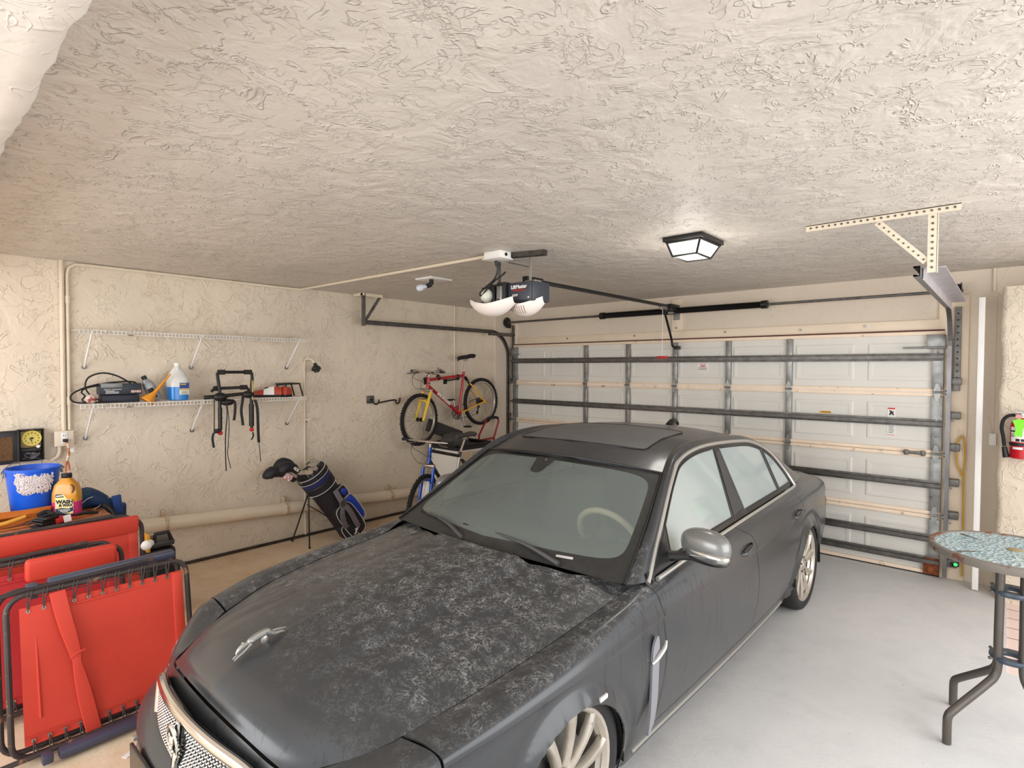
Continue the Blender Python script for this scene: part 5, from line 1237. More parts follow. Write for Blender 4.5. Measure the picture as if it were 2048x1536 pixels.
# ------------------------------------------------------------------ bicycles
M_tyre = mat('tyre_rubber', rgb(26, 25, 25), .8, bump=.5, bscale=160)
M_rim = mat('rim_alloy', rgb(186, 176, 166), .35, .8)
M_spoke = mat('spoke_steel', rgb(130, 128, 124), .35, .8)
def knobby(mb, c, r, w, M, lugs=True):
    """tyre torus around local x axis"""
    G = []
    for i in range(48):
        a = 2 * PI * i / 48; row = []
        for k in range(12):
            b_ = 2 * PI * k / 12; rr = r - w + w * math.cos(b_); row.append(M @ Vector((w * .95 * math.sin(b_), rr * math.cos(a), rr * math.sin(a))))
        G.append(row)
    mb.grid(np.asarray([[tuple(p) for p in r_] for r_ in G]), closed_u=True, closed_v=True)
    if lugs:
        for i in range(60):
            a = 2 * PI * i / 60
            for sx in ((-.012, .012) if i % 2 else (-.02, 0, .02)):
                Mx = M @ Matrix.Rotation(a, 4, 'X') @ Matrix.Translation((sx, 0, r - .001 - abs(sx) * .35))
                s_ = mb.M; mb.M = s_ @ Mx; mb.box((0, 0, 0), (.009, .013, .008)); mb.M = s_
def wheel(parent, name, c, r, M):
    q = MB(); rim = []
    for i in range(48):
        a = 2 * PI * i / 48
        rim.append([tuple(M @ Vector((x, rr * math.cos(a), rr * math.sin(a)))) for x, rr in ((-.013, r - .042), (-.013, r - .062), (-.005, r - .068), (.005, r - .068), (.013, r - .062), (.013, r - .042))])
    q.grid(np.asarray(rim), closed_u=True); w = q.build(name, M_rim, parent)
    q = MB(); knobby(q, c, r, .024, M); q.build('tyre', M_tyre, w)
    q = MB()
    for i in range(28):
        a = 2 * PI * i / 28; s_ = 1 if i % 2 else -1; b_ = a + (.35 if (i // 2) % 2 else -.35)
        q.tube([M @ Vector((.026 * s_, .022 * math.cos(b_), .022 * math.sin(b_))), M @ Vector((.004 * s_, (r - .066) * math.cos(a), (r - .066) * math.sin(a)))], .0013, 4)
    q.build('spokes', M_spoke, w)
    q = MB(); q.cyl(M @ Vector((-.055, 0, 0)), M @ Vector((.055, 0, 0)), .006); q.cyl(M @ Vector((-.035, 0, 0)), M @ Vector((.035, 0, 0)), .018); q.cyl(M @ Vector((-.03, 0, 0)), M @ Vector((-.024, 0, 0)), .027); q.cyl(M @ Vector((.024, 0, 0)), M @ Vector((.03, 0, 0)), .027); q.build('hub', M_black, w)
def bicycle(name, label, loc, X, p, r, steer, cols, barw, lettering=None, seat_tilt=0):
    t = thing(name, label, 'bicycle', loc)
    V = lambda k, dx=0: Vector((X + dx, p[k][0], p[k][1]))
    fm, rm, km = cols['frame'], cols['rear'], cols['fork']
    hb, ht = V('hb'), V('ht'); ax = (ht - hb).normalized()
    S = Matrix.Translation(hb) @ Matrix.Rotation(steer, 4, ax) @ Matrix.Translation(-hb)
    q = MB(); q.tube([hb, ht], .021, 14); fr = q.build('head_tube', cols.get('head', fm), t)
    q = MB(); q.tube([V('ht') - ax * .035, V('st')], cols.get('rt', .017), 14); q.tube([V('st'), V('st') + (V('st') - V('bb')).normalized() * .05], .018, 12)
    q.tube([V('hb') + ax * .03, V('bb')], .021, 14); q.tube([V('bb', -.036), V('bb', .036)], .022, 14)
    fr2 = q.build('frame', cols.get('tubes', fm), t)
    q = MB(); q.tube([V('bb'), V('st') + (V('st') - V('bb')).normalized() * .02], .017, 14); q.build('seat_tube', cols.get('seat', fm), t)
    q = MB()
    for s_ in (1, -1):
        q.tube([V('bb', .02 * s_), V('bb', .035 * s_).lerp(V('rh', .06 * s_), .35), V('rh', .068 * s_)], .010, 10)
        q.tube([V('ss', .012 * s_), V('ss', .05 * s_).lerp(V('rh', .06 * s_), .3), V('rh', .068 * s_)], .010, 10, smooth=4)
    q.box(V('rh', .068), (.006, .05, .04)); q.box(V('rh', -.068), (.006, .05, .04)); q.build('rear_triangle', rm, t)
    if 'shock' in cols:
        q = MB(); a_, b_ = V('st') + Vector((0, .03, -.02)), V('ss'); q.tube([a_, a_.lerp(b_, .5)], .022, 12); q.tube([a_, b_], .012, 10); q.build('shock', M_black, t)
    # fork (steered)
    fh = V('fh'); d = (fh - hb); cr = hb + d * .0 - ax * .03
    q = MB(); q.M = S
    q.box(cr, (.15, .045, .04), (0.2, 0, 0), .012); fk0 = q.build('fork_crown', cols.get('crown', M_rim), t)
    q = MB(); q.M = S
    for s_ in (1, -1):
        q.tube([cr + Vector((.062 * s_, 0, 0)), cr.lerp(fh, .45) + Vector((.062 * s_, 0, 0)), fh + Vector((.062 * s_, 0, -.01))], [.016, .016, .021, .021, .016], 12)
    q.tube([cr.lerp(fh, .42) + Vector((-.06, -.02, 0)), cr.lerp(fh, .34) + Vector((-.05, -.04, 0)), cr.lerp(fh, .34) + Vector((.05, -.04, 0)), cr.lerp(fh, .42) + Vector((.06, -.02, 0))], .012, 8); q.build('fork', km, t)
    wheel(t, 'front_wheel', fh, r, S @ Matrix.Translation(fh)); wheel(t, 'rear_wheel', V('rh'), r, Matrix.Translation(V('rh')))
    # stem and bars
    st = ht + ax * .05
    q = MB(); q.M = S; q.tube([ht, st], .016, 12); bc = st + Vector((0, -.075, .02)); q.tube([st, bc], .015, 12); q.build('stem', cols.get('stem', M_rim), t)
    q = MB(); q.M = S; h = barw / 2; q.tube([bc + Vector((-h, .03, 0)), bc + Vector((-.08, 0, 0)), bc + Vector((.08, 0, 0)), bc + Vector((h, .03, 0))], .0115, 10, smooth=4); hbq = q.build('handlebar', M_rim, t)
    for s_ in (1, -1):
        q = MB(); q.M = S; q.tube([bc + Vector((s_ * (h - .13), .02, 0)), bc + Vector((s_ * h, .03, 0))], .0165, 10); q.build('grip', M_rubber, hbq)
        q = MB(); q.M = S; q.tube([bc + Vector((s_ * (h - .17), .015, -.005)), bc + Vector((s_ * (h - .15), -.04, -.02)), bc + Vector((s_ * (h - .05), -.06, -.03))], .006, 8, smooth=4); q.box(bc + Vector((s_ * (h - .17), .0, -.012)), (.03, .03, .022), None, .005); q.build('brake_lever', M_dsteel, hbq)
        if 'bar_end' in cols:
            q = MB(); q.M = S; e = bc + Vector((s_ * h, .03, 0)); q.tube([e, e + Vector((s_ * .01, -.06, .02)), e + Vector((-s_ * .005, -.13, .045))], .0125, 10, smooth=4); q.build('bar_end', M_black if s_ < 0 else M_rim, hbq)
    q = MB(); q.M = S
    for s_ in (1, -1):
        q.tube([bc + Vector((s_ * (h - .17), -.02, -.01)), bc + Vector((s_ * (h - .2), -.13, -.09)), bc + Vector((s_ * .05, -.12, -.2)), cr + Vector((s_ * .02, -.05, .02))], .0025, 6, smooth=8)
        q.tube([bc + Vector((s_ * (h - .2), -.01, -.01)), bc + Vector((s_ * .12, -.1, -.06)), bc + Vector((s_ * .03, -.05, -.12)), hb + Vector((s_ * .03, .03, .05))], .0025, 6, smooth=8)
    q.build('cables', M_blackp, t)
    # seat
    sp = V('sa'); tt = V('st') + (V('st') - V('bb')).normalized() * .04
    q = MB(); q.tube([tt, sp - Vector((0, 0, .04))], .0135, 12); q.box(sp - Vector((0, 0, .045)), (.04, .05, .03), None, .006); q.build('seatpost', M_rim, t)
    q = MB(); q.M = rot_about(sp, seat_tilt)
    G = []
    for u, w, zt in [(-.14, .012, -.012), (-.13, .02, .0), (-.06, .026, .008), (.02, .045, .008), (.08, .075, .014), (.12, .075, .016), (.135, .05, .006)]:
        row = []
        for k in range(14):
            a = 2 * PI * k / 14; row.append((sp.x + w * math.cos(a), sp.y + u, sp.z + zt - .012 + (.022 if math.sin(a) > 0 else .03) * math.sin(a)))
        G.append(row)
    q.grid(crvgrid(G), closed_v=True); G = crvgrid(G); q.add([tuple(v) for v in G[0]], [tuple(range(14))]); q.add([tuple(v) for v in G[-1]], [tuple(range(14))]); q.build('saddle', cols.get('saddle', M_blackp), t)
    # drivetrain
    q = MB(); bb_ = V('bb')
    Mx = frame((X + .042, bb_.y, bb_.z), (0, 1, 0), (0, 0, 1), (1, 0, 0)); cs = cols.get('side', 1)
    Mx = frame((X - .045, bb_.y, bb_.z), (0, 1, 0), (0, 0, 1), (1, 0, 0))
    for rr, zz in ((.085, 0), (.068, .006), (.05, .012)): q.lathe([(rr - .012, zz), (rr, zz), (rr, zz + .003), (rr - .012, zz + .003), (rr - .012, zz)], Mx, 36, cap=False)
    for k in range(5): a = 2 * PI * k / 5; q.box(Mx @ Vector((.035 * math.cos(a), .035 * math.sin(a), .005)), (.006, .07, .012), (a, 0, 0))
    q.build('chainring', M_dsteel, t)
    ca = cols.get('crank', -80); dv = Vector((0, math.cos(math.radians(ca)), math.sin(math.radians(ca)))) * .17
    for s_ in (1, -1):
        e = bb_ + Vector((.075 * s_, 0, 0)) + dv * s_
        q = MB(); q.tube([bb_ + Vector((.05 * s_, 0, 0)), bb_ + Vector((.065 * s_, 0, 0)), e], [.012, .012, .010], 8); c_ = q.build('crank_arm', M_rim, t)
        q = MB(); q.box(e + Vector((.055 * s_, 0, 0)), (.085, .055, .02), None, .004); q.box(e + Vector((.055 * s_, .03, 0)), (.09, .008, .026)); q.build('pedal', M_blackp, c_)
    q = MB(); Mr = frame((X - .045, p['rh'][0], p['rh'][1]), (0, 1, 0), (0, 0, 1), (1, 0, 0))
    for k in range(6): q.lathe([(.01, k * .005), (.052 - k * .005, k * .005), (.052 - k * .005, k * .005 + .002), (.01, k * .005 + .002)], Mr, 24, cap=False)
    q.build('cassette', M_dsteel, t)
    q = MB(); rh = V('rh', -.05); q.tube([rh, rh + Vector((0, .0, -.07)), rh + Vector((0, -.02, -.15))], .009, 8); q.ell(rh + Vector((0, 0, -.07)), (.012, .028, .028)); q.ell(rh + Vector((0, -.02, -.15)), (.01, .024, .024))
    q.tube([rh + Vector((0, -.02, -.172)), bb_ + Vector((-.045, 0, -.085))], .004, 6); q.tube([rh + Vector((0, 0, .045)), bb_ + Vector((-.045, 0, .085))], .004, 6); q.build('chain_and_derailleur', M_black, t)
    if lettering:
        q = MB(); a_, b_ = V('hb') + ax * .03, V('bb'); dd = (b_ - a_).normalized(); nn = Vector((1, 0, 0)).cross(dd)
        q.text(lettering, .046, frame(a_.lerp(b_, .47) + Vector((.0215, 0, 0)), dd, nn, Vector((1, 0, 0))), bold=.002); q.build('lettering', M_white, fr2, smooth=False)
    return t
def crvgrid(G):
    return np.asarray([crv([tuple(G[i][j]) for i in range(len(G))], 4) for j in range(len(G[0]))]).transpose(1, 0, 2)
M_bred = mat('bike_red', rgb(176, 24, 36), .3, coat=.4); M_byel = mat('bike_yellow', rgb(232, 166, 40), .3, coat=.4); M_byel2 = mat('fork_yellow', rgb(236, 196, 50), .3, coat=.4)
bicycle('mountain_bike', 'red mountain bike with yellow fork hung high on the left wall', (-5.34, 4.85, .85), -5.34,
  dict(fh=(4.312, 1.175), rh=(5.384, 1.352), hb=(4.452, 1.555), ht=(4.470, 1.69), st=(5.055, 1.705), bb=(4.975, 1.215), sa=(5.093, 1.955), ss=(5.16, 1.60)),
  .318, math.radians(8), dict(frame=M_bred, rear=M_byel, fork=M_byel2, shock=1, bar_end=1, crank=-82, rt=.019), .58, 'SPECIALIZED', math.radians(6))
t = thing('bike_hanger', 'pair of dark wall hooks carrying the red mountain bike by its top tube', 'wall hook', (XL, 4.78, 1.66))
for y in (4.62, 4.95):
    q = MB(); q.tube([(XL, y, 1.63), (XL + .1, y, 1.645), (-5.36, y, 1.66), (-5.335, y, 1.655), (-5.31, y, 1.67), (-5.305, y, 1.70)], .011, 8, smooth=4); q.ell((-5.34, y, 1.69), (.034, .018, .034)); q.bb(XL, XL + .01, y - .03, y + .03, 1.59, 1.68, .003); q.build('hook', M_black, t)
t = thing('bike_hook', 'empty black bicycle hook plate on the wall left of the red bike', 'wall hook', (XL, 3.8, 1.43))
q = MB(); q.bb(XL, XL + .012, 3.735, 3.835, 1.385, 1.475, .003); q.build('plate', M_dsteel, t)
q = MB(); q.tube([(XL + .01, 3.79, 1.43), (XL + .05, 3.79, 1.425), (XL + .06, 3.80, 1.39), (XL + .06, 3.83, 1.375), (XL + .06, 3.86, 1.39), (XL + .06, 3.87, 1.43)], .009, 8, smooth=5)
q.tube([(XL + .05, 3.87, 1.39), (XL + .05, 4.10, 1.415), (XL + .05, 4.12, 1.38), (XL + .05, 4.15, 1.37), (XL + .05, 4.175, 1.40), (XL + .05, 4.18, 1.44)], .009, 8, smooth=5); q.build('hook', M_black, t)

M_bblue = mat('bike_blue', rgb(24, 78, 186), .3, coat=.4); M_bsil = mat('bike_silver', rgb(190, 190, 192), .35, .6); M_bdk = mat('bike_dark', rgb(46, 44, 44), .4, .2, col2=rgb(150, 150, 150), c2lo=.6, c2hi=.66, c2scale=18)
bicycle('mountain_bike', 'blue and silver mountain bike standing on the floor behind the car', (-4.65, 4.2, 0), -4.65,
  dict(fh=(3.80, .335), rh=(4.86, .335), hb=(3.895, .775), ht=(3.912, .945), st=(4.345, .80), bb=(4.24, .31), sa=(4.43, 1.04), ss=(4.37, .76)),
  .335, math.radians(22), dict(frame=M_bblue, head=M_bblue, tubes=M_bdk, seat=M_bsil, rear=M_bdk, fork=M_bblue, crank=20, rt=.018, saddle=mat('saddle_grey', rgb(70, 68, 66), .6)), .64)

# ------------------------------------------------------------------ corner: appliance, hand truck, bag, bin
t = thing('white_appliance', 'white louvred appliance with a black tray top in the corner behind the blue bike', 'appliance', (-5.19, 4.86, 0))
q = MB(); q.bb(-5.43, -4.95, 4.58, 5.14, 0.0, .80, .01); bd = q.build('body', mat('appliance_white', rgb(232, 226, 216), .45), t)
q = MB()
for k in range(22): q.bb(-4.951, -4.945, 4.83 + k * .0135, 4.838 + k * .0135, .10, .77)
q.build('louvre', mat('louvre_beige', rgb(206, 190, 168), .5), bd, smooth=False)
q = MB(); q.bb(-4.952, -4.947, 4.815, 4.823, .02, .78); q.bb(-4.952, -4.947, 4.60, 4.81, .02, .78); q.build('side_panel', mat('appliance_tan', rgb(212, 188, 158), .5), bd)
q = MB(); q.bb(-5.45, -4.93, 4.56, 5.16, .80, .84, .008); q.bb(-5.45, -5.42, 4.56, 5.16, .84, .875, .006); q.bb(-4.96, -4.93, 4.56, 5.16, .84, .865, .006); q.bb(-5.45, -4.93, 4.56, 4.59, .84, .865, .006); q.bb(-5.45, -4.93, 5.13, 5.16, .84, .875, .006); tp = q.build('tray_top', M_blackp, t)
q = MB(); q.bb(-4.929, -4.926, 4.61, 4.65, .812, .826); q.build('badge', M_white, tp)
q = MB()
G = [[(-5.18 + .16 * math.cos(a) * s_, 4.76 + .20 * math.sin(a) * s_, .845 + h) for a in np.linspace(0, 2 * PI, 24, endpoint=False)] for s_, h in ((.9, 0), (1.0, .04), (.95, .09), (.7, .13), (.3, .15), (.02, .152))]
q.grid(np.asarray(G), closed_v=True); q.build('bag_body', mat('bag_grey', rgb(74, 70, 66), .85, bump=.2), None)
bagb = bpy.data.objects['bag_body']; bagb.name = 'dark_bag'; bagb.data.name = 'dark_bag'; tag(bagb, 'slumped dark grey bag lying on the black appliance top', 'bag')
q = MB(); q.box((-5.42, 4.80, .99), (.02, .62, .16), (math.radians(-20), 0, 0), .008); tag(q.build('slanted_board', mat('grey_panel', rgb(62, 58, 56), .8)), 'dark slanting board leaning between the wall and the appliance top', 'board')
t = thing('hand_truck', 'red tubular hand truck with a black grip in the back corner', 'hand truck', (-5.36, 5.5, 0))
M_ht = mat('hand_truck_red', rgb(150, 26, 34), .4)
q = MB()
q.tube([(-5.30, 5.22, 0.05), (-5.30, 5.31, .90), (-5.30, 5.42, 1.06), (-5.30, 5.47, 1.105)], .014, 10); q.tube([(-5.30, 5.55, 0.05), (-5.30, 5.60, .72), (-5.30, 5.60, .85), (-5.30, 5.69, 1.06), (-5.30, 5.68, 1.10)], .014, 10)
q.tube([(-5.30, 5.31, .83), (-5.30, 5.60, .84)], .013, 8); q.tube([(-5.30, 5.26, .45), (-5.30, 5.57, .45)], .013, 8); q.build('tube_frame', M_ht, t)
q = MB(); q.tube([(-5.30, 5.45, 1.09), (-5.30, 5.48, 1.115), (-5.30, 5.62, 1.125), (-5.30, 5.68, 1.11)], .018, 10); q.build('grip', M_rubber, t)
q = MB(); q.bb(-5.30, -5.10, 5.2, 5.56, .01, .02, .002); q.build('toe_plate', M_ht, t)
for y in (5.205, 5.60): q = MB(); q.lathe([(.02, -.02), (.1, -.025), (.125, -.015), (.125, .015), (.1, .025), (.02, .02)], frame((-5.27, y, .125), (1, 0, 0), (0, 0, 1), (0, 1, 0)), 24); q.build('wheel', M_rubber, t)
t = thing('storage_bin', 'white round bin with a domed lid behind the blue bike', 'bin', (-5.02, 4.30, 0))
q = MB(); q.lathe([(.16, 0), (.17, .02), (.185, .36), (.185, .38)], Matrix.Translation((-5.02, 4.30, 0)), 32); q.build('bin_body', M_white, t)
q = MB(); q.lathe([(.195, .36), (.195, .385), (.18, .42), (.13, .465), (.06, .49), (.0, .495)], Matrix.Translation((-5.02, 4.30, 0)), 32); q.build('lid', mat('bin_lid', rgb(234, 232, 228), .3), t)

# ------------------------------------------------------------------ golf bag
t = thing('golf_bag', 'black and royal blue golf stand bag leaning on its two legs against the wall', 'golf bag', (-5.33, 3.36, 0))
Bb, Bt = Vector((-5.25, 3.36, .035)), Vector((-5.29, 2.85, .775)); az = (Bt - Bb).normalized(); axx = Vector((1, 0, 0)); ayy = -az.cross(axx).normalized()
MB_ = frame(Bb, axx * 1.24, ayy * 1.24, az); LEN = (Bt - Bb).length
M_gb = mat('golf_black', rgb(30, 28, 36), .6, bump=.1); M_gblue = mat('golf_blue', rgb(28, 66, 190), .5, var=.2, vscale=20); M_gnavy = mat('golf_navy', rgb(32, 38, 92), .55); M_gpipe = mat('golf_piping', rgb(206, 204, 200), .5); M_gstrap = mat('golf_strap', rgb(112, 104, 112), .8)
q = MB(); q.M = MB_; prof = [(.10, 0), (.118, .01), (.12, .06), (.115, .2), (.112, .4), (.112, .62), (.115, .68)]
q.lathe([(r, z * LEN / .88) for r, z in prof], None, 28); q.build('bag_body', M_gb, t)
q = MB(); q.M = MB_; q.lathe([(.117, .655), (.125, .66), (.128, .73), (.122, .74), (.122, .80)], None, 28); q.lathe([(.126, .80), (.132, .81), (.132, .85), (.126, .86), (.1, .86)], None, 28); q.build('collar', M_gb, t)
q = MB(); q.M = MB_; q.lathe([(.1235, .745), (.127, .75), (.127, .795), (.1235, .80)], None, 28); q.build('collar_band', M_gnavy, t)
q = MB(); q.M = MB_
for zz in (.66, .805, .86): q.tube([(.130 * math.cos(a), .130 * math.sin(a), zz) for a in np.linspace(0, 2 * PI, 28, endpoint=False)], .0035, 6, closed=True)
q.build('piping', M_gpipe, t)
def pocket(c, d, m, nm, rot=0.0):
    mb = MB(); mb.M = MB_ @ Matrix.Rotation(rot, 4, 'Z'); mb.ell(c, d, pw=.55, seg=24, rings=14); o = mb.build(nm, m, t)
    pb = MB(); pb.M = mb.M
    pts = [(c[0] + d[0] * .82 * (1), c[1] + d[1] * 1.0 * math.copysign(abs(math.cos(a)) ** .55, math.cos(a)), c[2] + d[2] * 1.0 * math.copysign(abs(math.sin(a)) ** .55, math.sin(a))) for a in np.linspace(0, 2 * PI, 28, endpoint=False)]
    pb.tube(pts, .0035, 6, closed=True); pb.build('piping', M_gpipe, o); return o
pocket((.09, .01, .23), (.055, .085, .20), M_gb, 'pocket'); pocket((.05, -.085, .27), (.055, .06, .17), M_gblue, 'side_pocket'); pocket((.07, .075, .12), (.06, .055, .11), M_gb, 'lower_pocket'); pocket((.06, -.08, .50), (.04, .05, .07), M_gb, 'upper_pocket')
q = MB(); q.M = MB_; q.ell((.096, -.09, .50), (.012, .028, .04)); q.build('blue_patch', M_gblue, t)
q = MB(); q.M = MB_
for (y, z) in ((.015, .16), (.035, .15), (.055, .14)): q.box((.148, y - .02, z - .03), (.004, .012, .04), (.4, 0, 0), .001)
q.box((.147, .05, .09), (.004, .03, .012)); q.box((.145, -.02, .36), (.004, .02, .05), (.5, 0, 0)); q.box((.125, .04, .25), (.03, .02, .04)); q.build('emblem', M_white, t)
q = MB(); q.M = MB_
sp1 = [(.12, -.03, .60), (.15, -.01, .50), (.165, .0, .45), (.17, .055, .37), (.155, .085, .25), (.14, .07, .20)]; sp2 = [(.165, -.005, .46), (.172, -.01, .33), (.168, .0, .20), (.158, .0, .13)]
for sp_ in (sp1, sp2):
    P = crv(sp_, 6); G = [[(x, y - .022, z - .008), (x + .004, y - .02, z), (x + .004, y + .02, z), (x, y + .022, z + .008)] for x, y, z in P]; q.grid(np.asarray(G))
q.build('shoulder_strap', M_gstrap, t)
q = MB(); q.M = MB_; q.lathe([(0, 0), (.03, 0), (.034, .006), (.03, .012), (0, .012)], frame((.168, 0, .46), (0, 1, 0), (0, 0, 1), (1, 0, 0)), 20); q.build('strap_ring', M_dsteel, t)
top = MB_ @ Vector((-.0, .115, .70))
for e in ((-5.50, 2.78, .004), (-5.155, 2.785, .004)):
    q = MB(); q.tube([top, Vector(e)], .0075, 8); q.ell(Vector(e) + Vector((0, 0, .008)), (.012, .012, .010)); q.build('leg', M_black, t)
q = MB(); q.tube([MB_ @ Vector((0, .11, .36)), top.lerp(Vector((-5.30, 2.78, 0)), .22)], .005, 8); q.tube([top + Vector((-.04, 0, -.0)), top + Vector((.05, 0, 0))], .012, 8); q.build('leg_brace', M_black, t)
q = MB(); q.tube([MB_ @ Vector((.12, .03, .06)), MB_ @ Vector((.145, .03, .03)), MB_ @ Vector((.15, .04, -.03))], .010, 6); q.build('tassel', mat('tan_towel', rgb(216, 176, 110), .9), t)
# clubs stand in the bag: things of their own
M_iron = mat('club_iron', rgb(206, 196, 180), .35, .6)
def club(label, x, y, ext, kind, yaw=0.0, m2=None, lean=0.0):
    c = thing('golf_club', label, 'golf club', tuple(MB_ @ Vector((x, y, .8))), 'golf clubs in the stand bag')
    tip = Vector((x, y + lean, ext)); root = Vector((x, y - lean * .2, .55))
    q = MB(); q.M = MB_; q.tube([root, tip], .0055, 8); q.build('shaft', M_brush, c)
    if kind == 'iron':
        q = MB(); q.M = MB_ @ Matrix.Translation(tip) @ Matrix.Rotation(yaw, 4, 'Z')
        q.prism([(-.012, -.008), (.012, -.012), (.05, .018), (.062, .045), (.045, .058), (.01, .03), (-.012, .02)], .012, frame((0, -.006, 0), (0, 1, 0), (0, 0, 1), (1, 0, 0))); q.build('club_head', M_iron, c)
    else:
        q = MB(); q.M = MB_; d = (tip - root).normalized()
        q.tube([tip - d * .22, tip - d * .10, tip - d * .05, tip + Vector((0, .03, .01)), tip + Vector((0, .075, .0)), tip + Vector((0, .09, -.01))], [.020, .026, .040, .052, .046, .02], 14, smooth=4); h_ = q.build('head_cover', M_gb, c)
        if m2:
            b2 = MB(); b2.M = MB_; b2.tube([tip - d * .17, tip - d * .09], .034, 14); b2.build('cover_band', m2, h_)
        elif kind == 'cover':
            b2 = MB(); b2.M = MB_; b2.text('ADS', .032, frame(tip - d * .06 + Vector((.042, 0, 0)), d * -1, Vector((0, -d.z, d.y)), (1, 0, 0)), bold=.001); b2.build('lettering', M_white, h_, smooth=False)
M_cband = mat('cover_band', rgb(196, 130, 130), .8, col2=rgb(240, 220, 220), c2lo=.45, c2hi=.55, c2scale=60)
club('golf club with a black and pink banded head cover, the one reaching furthest left', .03, .06, 1.13, 'cover', 0, M_cband, .16)
club('golf club with a black lettered head cover next to the banded one', .05, .03, 1.09, 'cover', 0, None, .09)
club('golf club with a plain black head cover, rearmost in the bag', -.03, .03, 1.10, 'dark', .1, None, .07)
for k, (x, y, e, w) in enumerate([(.07, .06, .93, .2), (.085, .03, .90, .5), (.06, -.04, .92, -.3), (.075, -.02, .89, .1), (.0, -.07, .93, -.4), (.03, -.075, .90, -.1), (-.04, -.06, .91, -.5)]):
    club('bare steel golf iron standing in the golf bag', x, y, e, 'iron', w)
# ------------------------------------------------------------------ folded loungers
M_sling = mat('red_sling', rgb(206, 62, 44), .6, var=.06, vscale=3, bump=.12, bscale=260)
M_sling2 = mat('dark_red_sling', rgb(186, 40, 44), .6, var=.06, vscale=3, bump=.12, bscale=260)
M_ltube = mat('lounger_tube', rgb(70, 62, 62), .4, .4, var=.15, col2=rgb(150, 110, 84), c2lo=.60, c2hi=.68, c2scale=16)
M_arm = mat('lounger_arm', rgb(62, 64, 84), .4, var=.08)
M_lace = mat('lace_cord', rgb(66, 58, 54), .7)
def lounger(label, xb, xt, y0, y1, z0, z1, slm, detail=True, extra_top=0.0):
    t = thing('folded_lounger', label, 'lounger', (xb, (y0 + y1) / 2, 0), 'folded red loungers')
    def X(z): return xb + (xt - xb) * (z - z0) / (z1 - z0)
    r = .07; pts = []
    def cor(yc, zc_, a0, a1):
        for k in range(6):
            a = math.radians(a0 + (a1 - a0) * k / 5); y = yc + r * math.cos(a); z = zc_ + r * math.sin(a); pts.append((X(z), y, z))
    cor(y0 + r, z0 + r, 180, 270); cor(y1 - r, z0 + r, 270, 360); cor(y1 - r, z1 - r, 0, 90); cor(y0 + r, z1 - r, 90, 180)
    q = MB(); q.tube(pts, .0125, 10, closed=True)
    q.build('frame_tube', M_ltube, t)
    q = MB(); dx = .045
    pts2 = [(x - dx, y - .03, z + .012) for x, y, z in pts]; q.tube(pts2, .0125, 10, closed=True)
    q.tube([(X(z1) - .03, y0 - .3, z1 + .03 - .035), (X(z1) - .03, y1 - .15, z1 + .03)], .0115, 10); q.tube([(xb + .04, y0 - .3, z0 + .012), (xb + .04, y1 - .1, z0 + .02)], .0115, 10)
    q.build('rear_frame', M_ltube, t)
    # sling (slightly slack)
    a0, a1, b0, b1 = y0 + .045, y1 - .03, z0 + .05, z1 - .055; G = []
    for i in range(21):
        u = i / 20; row = []
        for j in range(17):
            v = j / 16; y = a0 + (a1 - a0) * u; z = b0 + (b1 - b0) * v
            sag = .018 * math.sin(PI * u) * math.sin(PI * v) + .004 * math.sin(9 * u + 4 * v)
            row.append((X(z) - sag + .004, y, z))
        G.append(row)
    G = np.asarray(G); q = MB(); q.grid(G); q.grid(G - np.array([.006, 0, 0])); sl = q.build('sling', slm, t)
    q = MB()   # hems
    for zz in (b0 + .018, b1 - .018):
        q.tube([(X(zz) + .004, a0 + .005, zz - .018), (X(zz) + .004, a1 - .005, zz - .018)], .006, 8); q.tube([(X(zz) + .006, a0, zz + (.016 if zz < .4 else -.016)), (X(zz) + .006, a1, zz + (.016 if zz < .4 else -.016))], .0022, 6)
    q.box((X((b0 + b1) / 2) + .004, a1 - .02, (b0 + b1) / 2), (.014, .05, b1 - b0), (0, -math.atan2(xb - xt, z1 - z0), 0), .006)
    q.tube([(X(b0 + .1) - .002, a0 + .06, b0 + .1), (X(b1 - .1) - .002, a0 + .055, b1 - .1)], .006, 8)
    q.build('hem', slm, sl)
    # eyelets and lacing
    n = 11
    for side, zz, zt in ((1, b1 - .018, z1), (-1, b0 + .018, z0)):
        qe = MB(); ql = MB()
        for k in range(n):
            y = a0 + .03 + (a1 - a0 - .1) * k / (n - 1)
            Mx = frame((X(zz) + .009, y, zz), (0, 1, 0), (0, 0, 1), (1, 0, 0))
            qe.lathe([(.004, -.001), (.0085, -.001), (.0085, .002), (.004, .002), (.004, -.001)], Mx, 12, cap=False)
            for dd in (-.006, .008):
                ql.tube([(X(zz) + .009, y, zz), (X(zt) + .016, y + dd + .004, zt - side * .012), (X(zt) + .002, y + dd + .012, zt + side * .014), (X(zt) - .014, y + dd + .016, zt)], .0028, 6, smooth=4)
            if k < n - 1: ql.tube([(X(zt) + .004, y + .012, zt - side * .02), (X(zt), y + (a1 - a0 - .1) / (n - 1), zt - side * .022)], .0026, 6)
        qe.build('eyelets', M_brush, sl); ql.build('lacing', M_lace, t)
    return t, X, (a0, a1, b0, b1)
t, X1, (a0, a1, b0, b1) = lounger('front red folded lounger with an elastic strap across its sling, nearest the car', -3.29, -3.40, .352, 1.10, .025, .735, M_sling)
q = MB(); P = crv([(X1(.715) + .022, .535, .725), (X1(.6) + .03, .555, .6), (X1(.44) + .028, .592, .42), (X1(.36) + .028, .598, .36), (X1(.2) + .028, .622, .2), (X1(.05) + .024, .65, .03)], 8); G = []
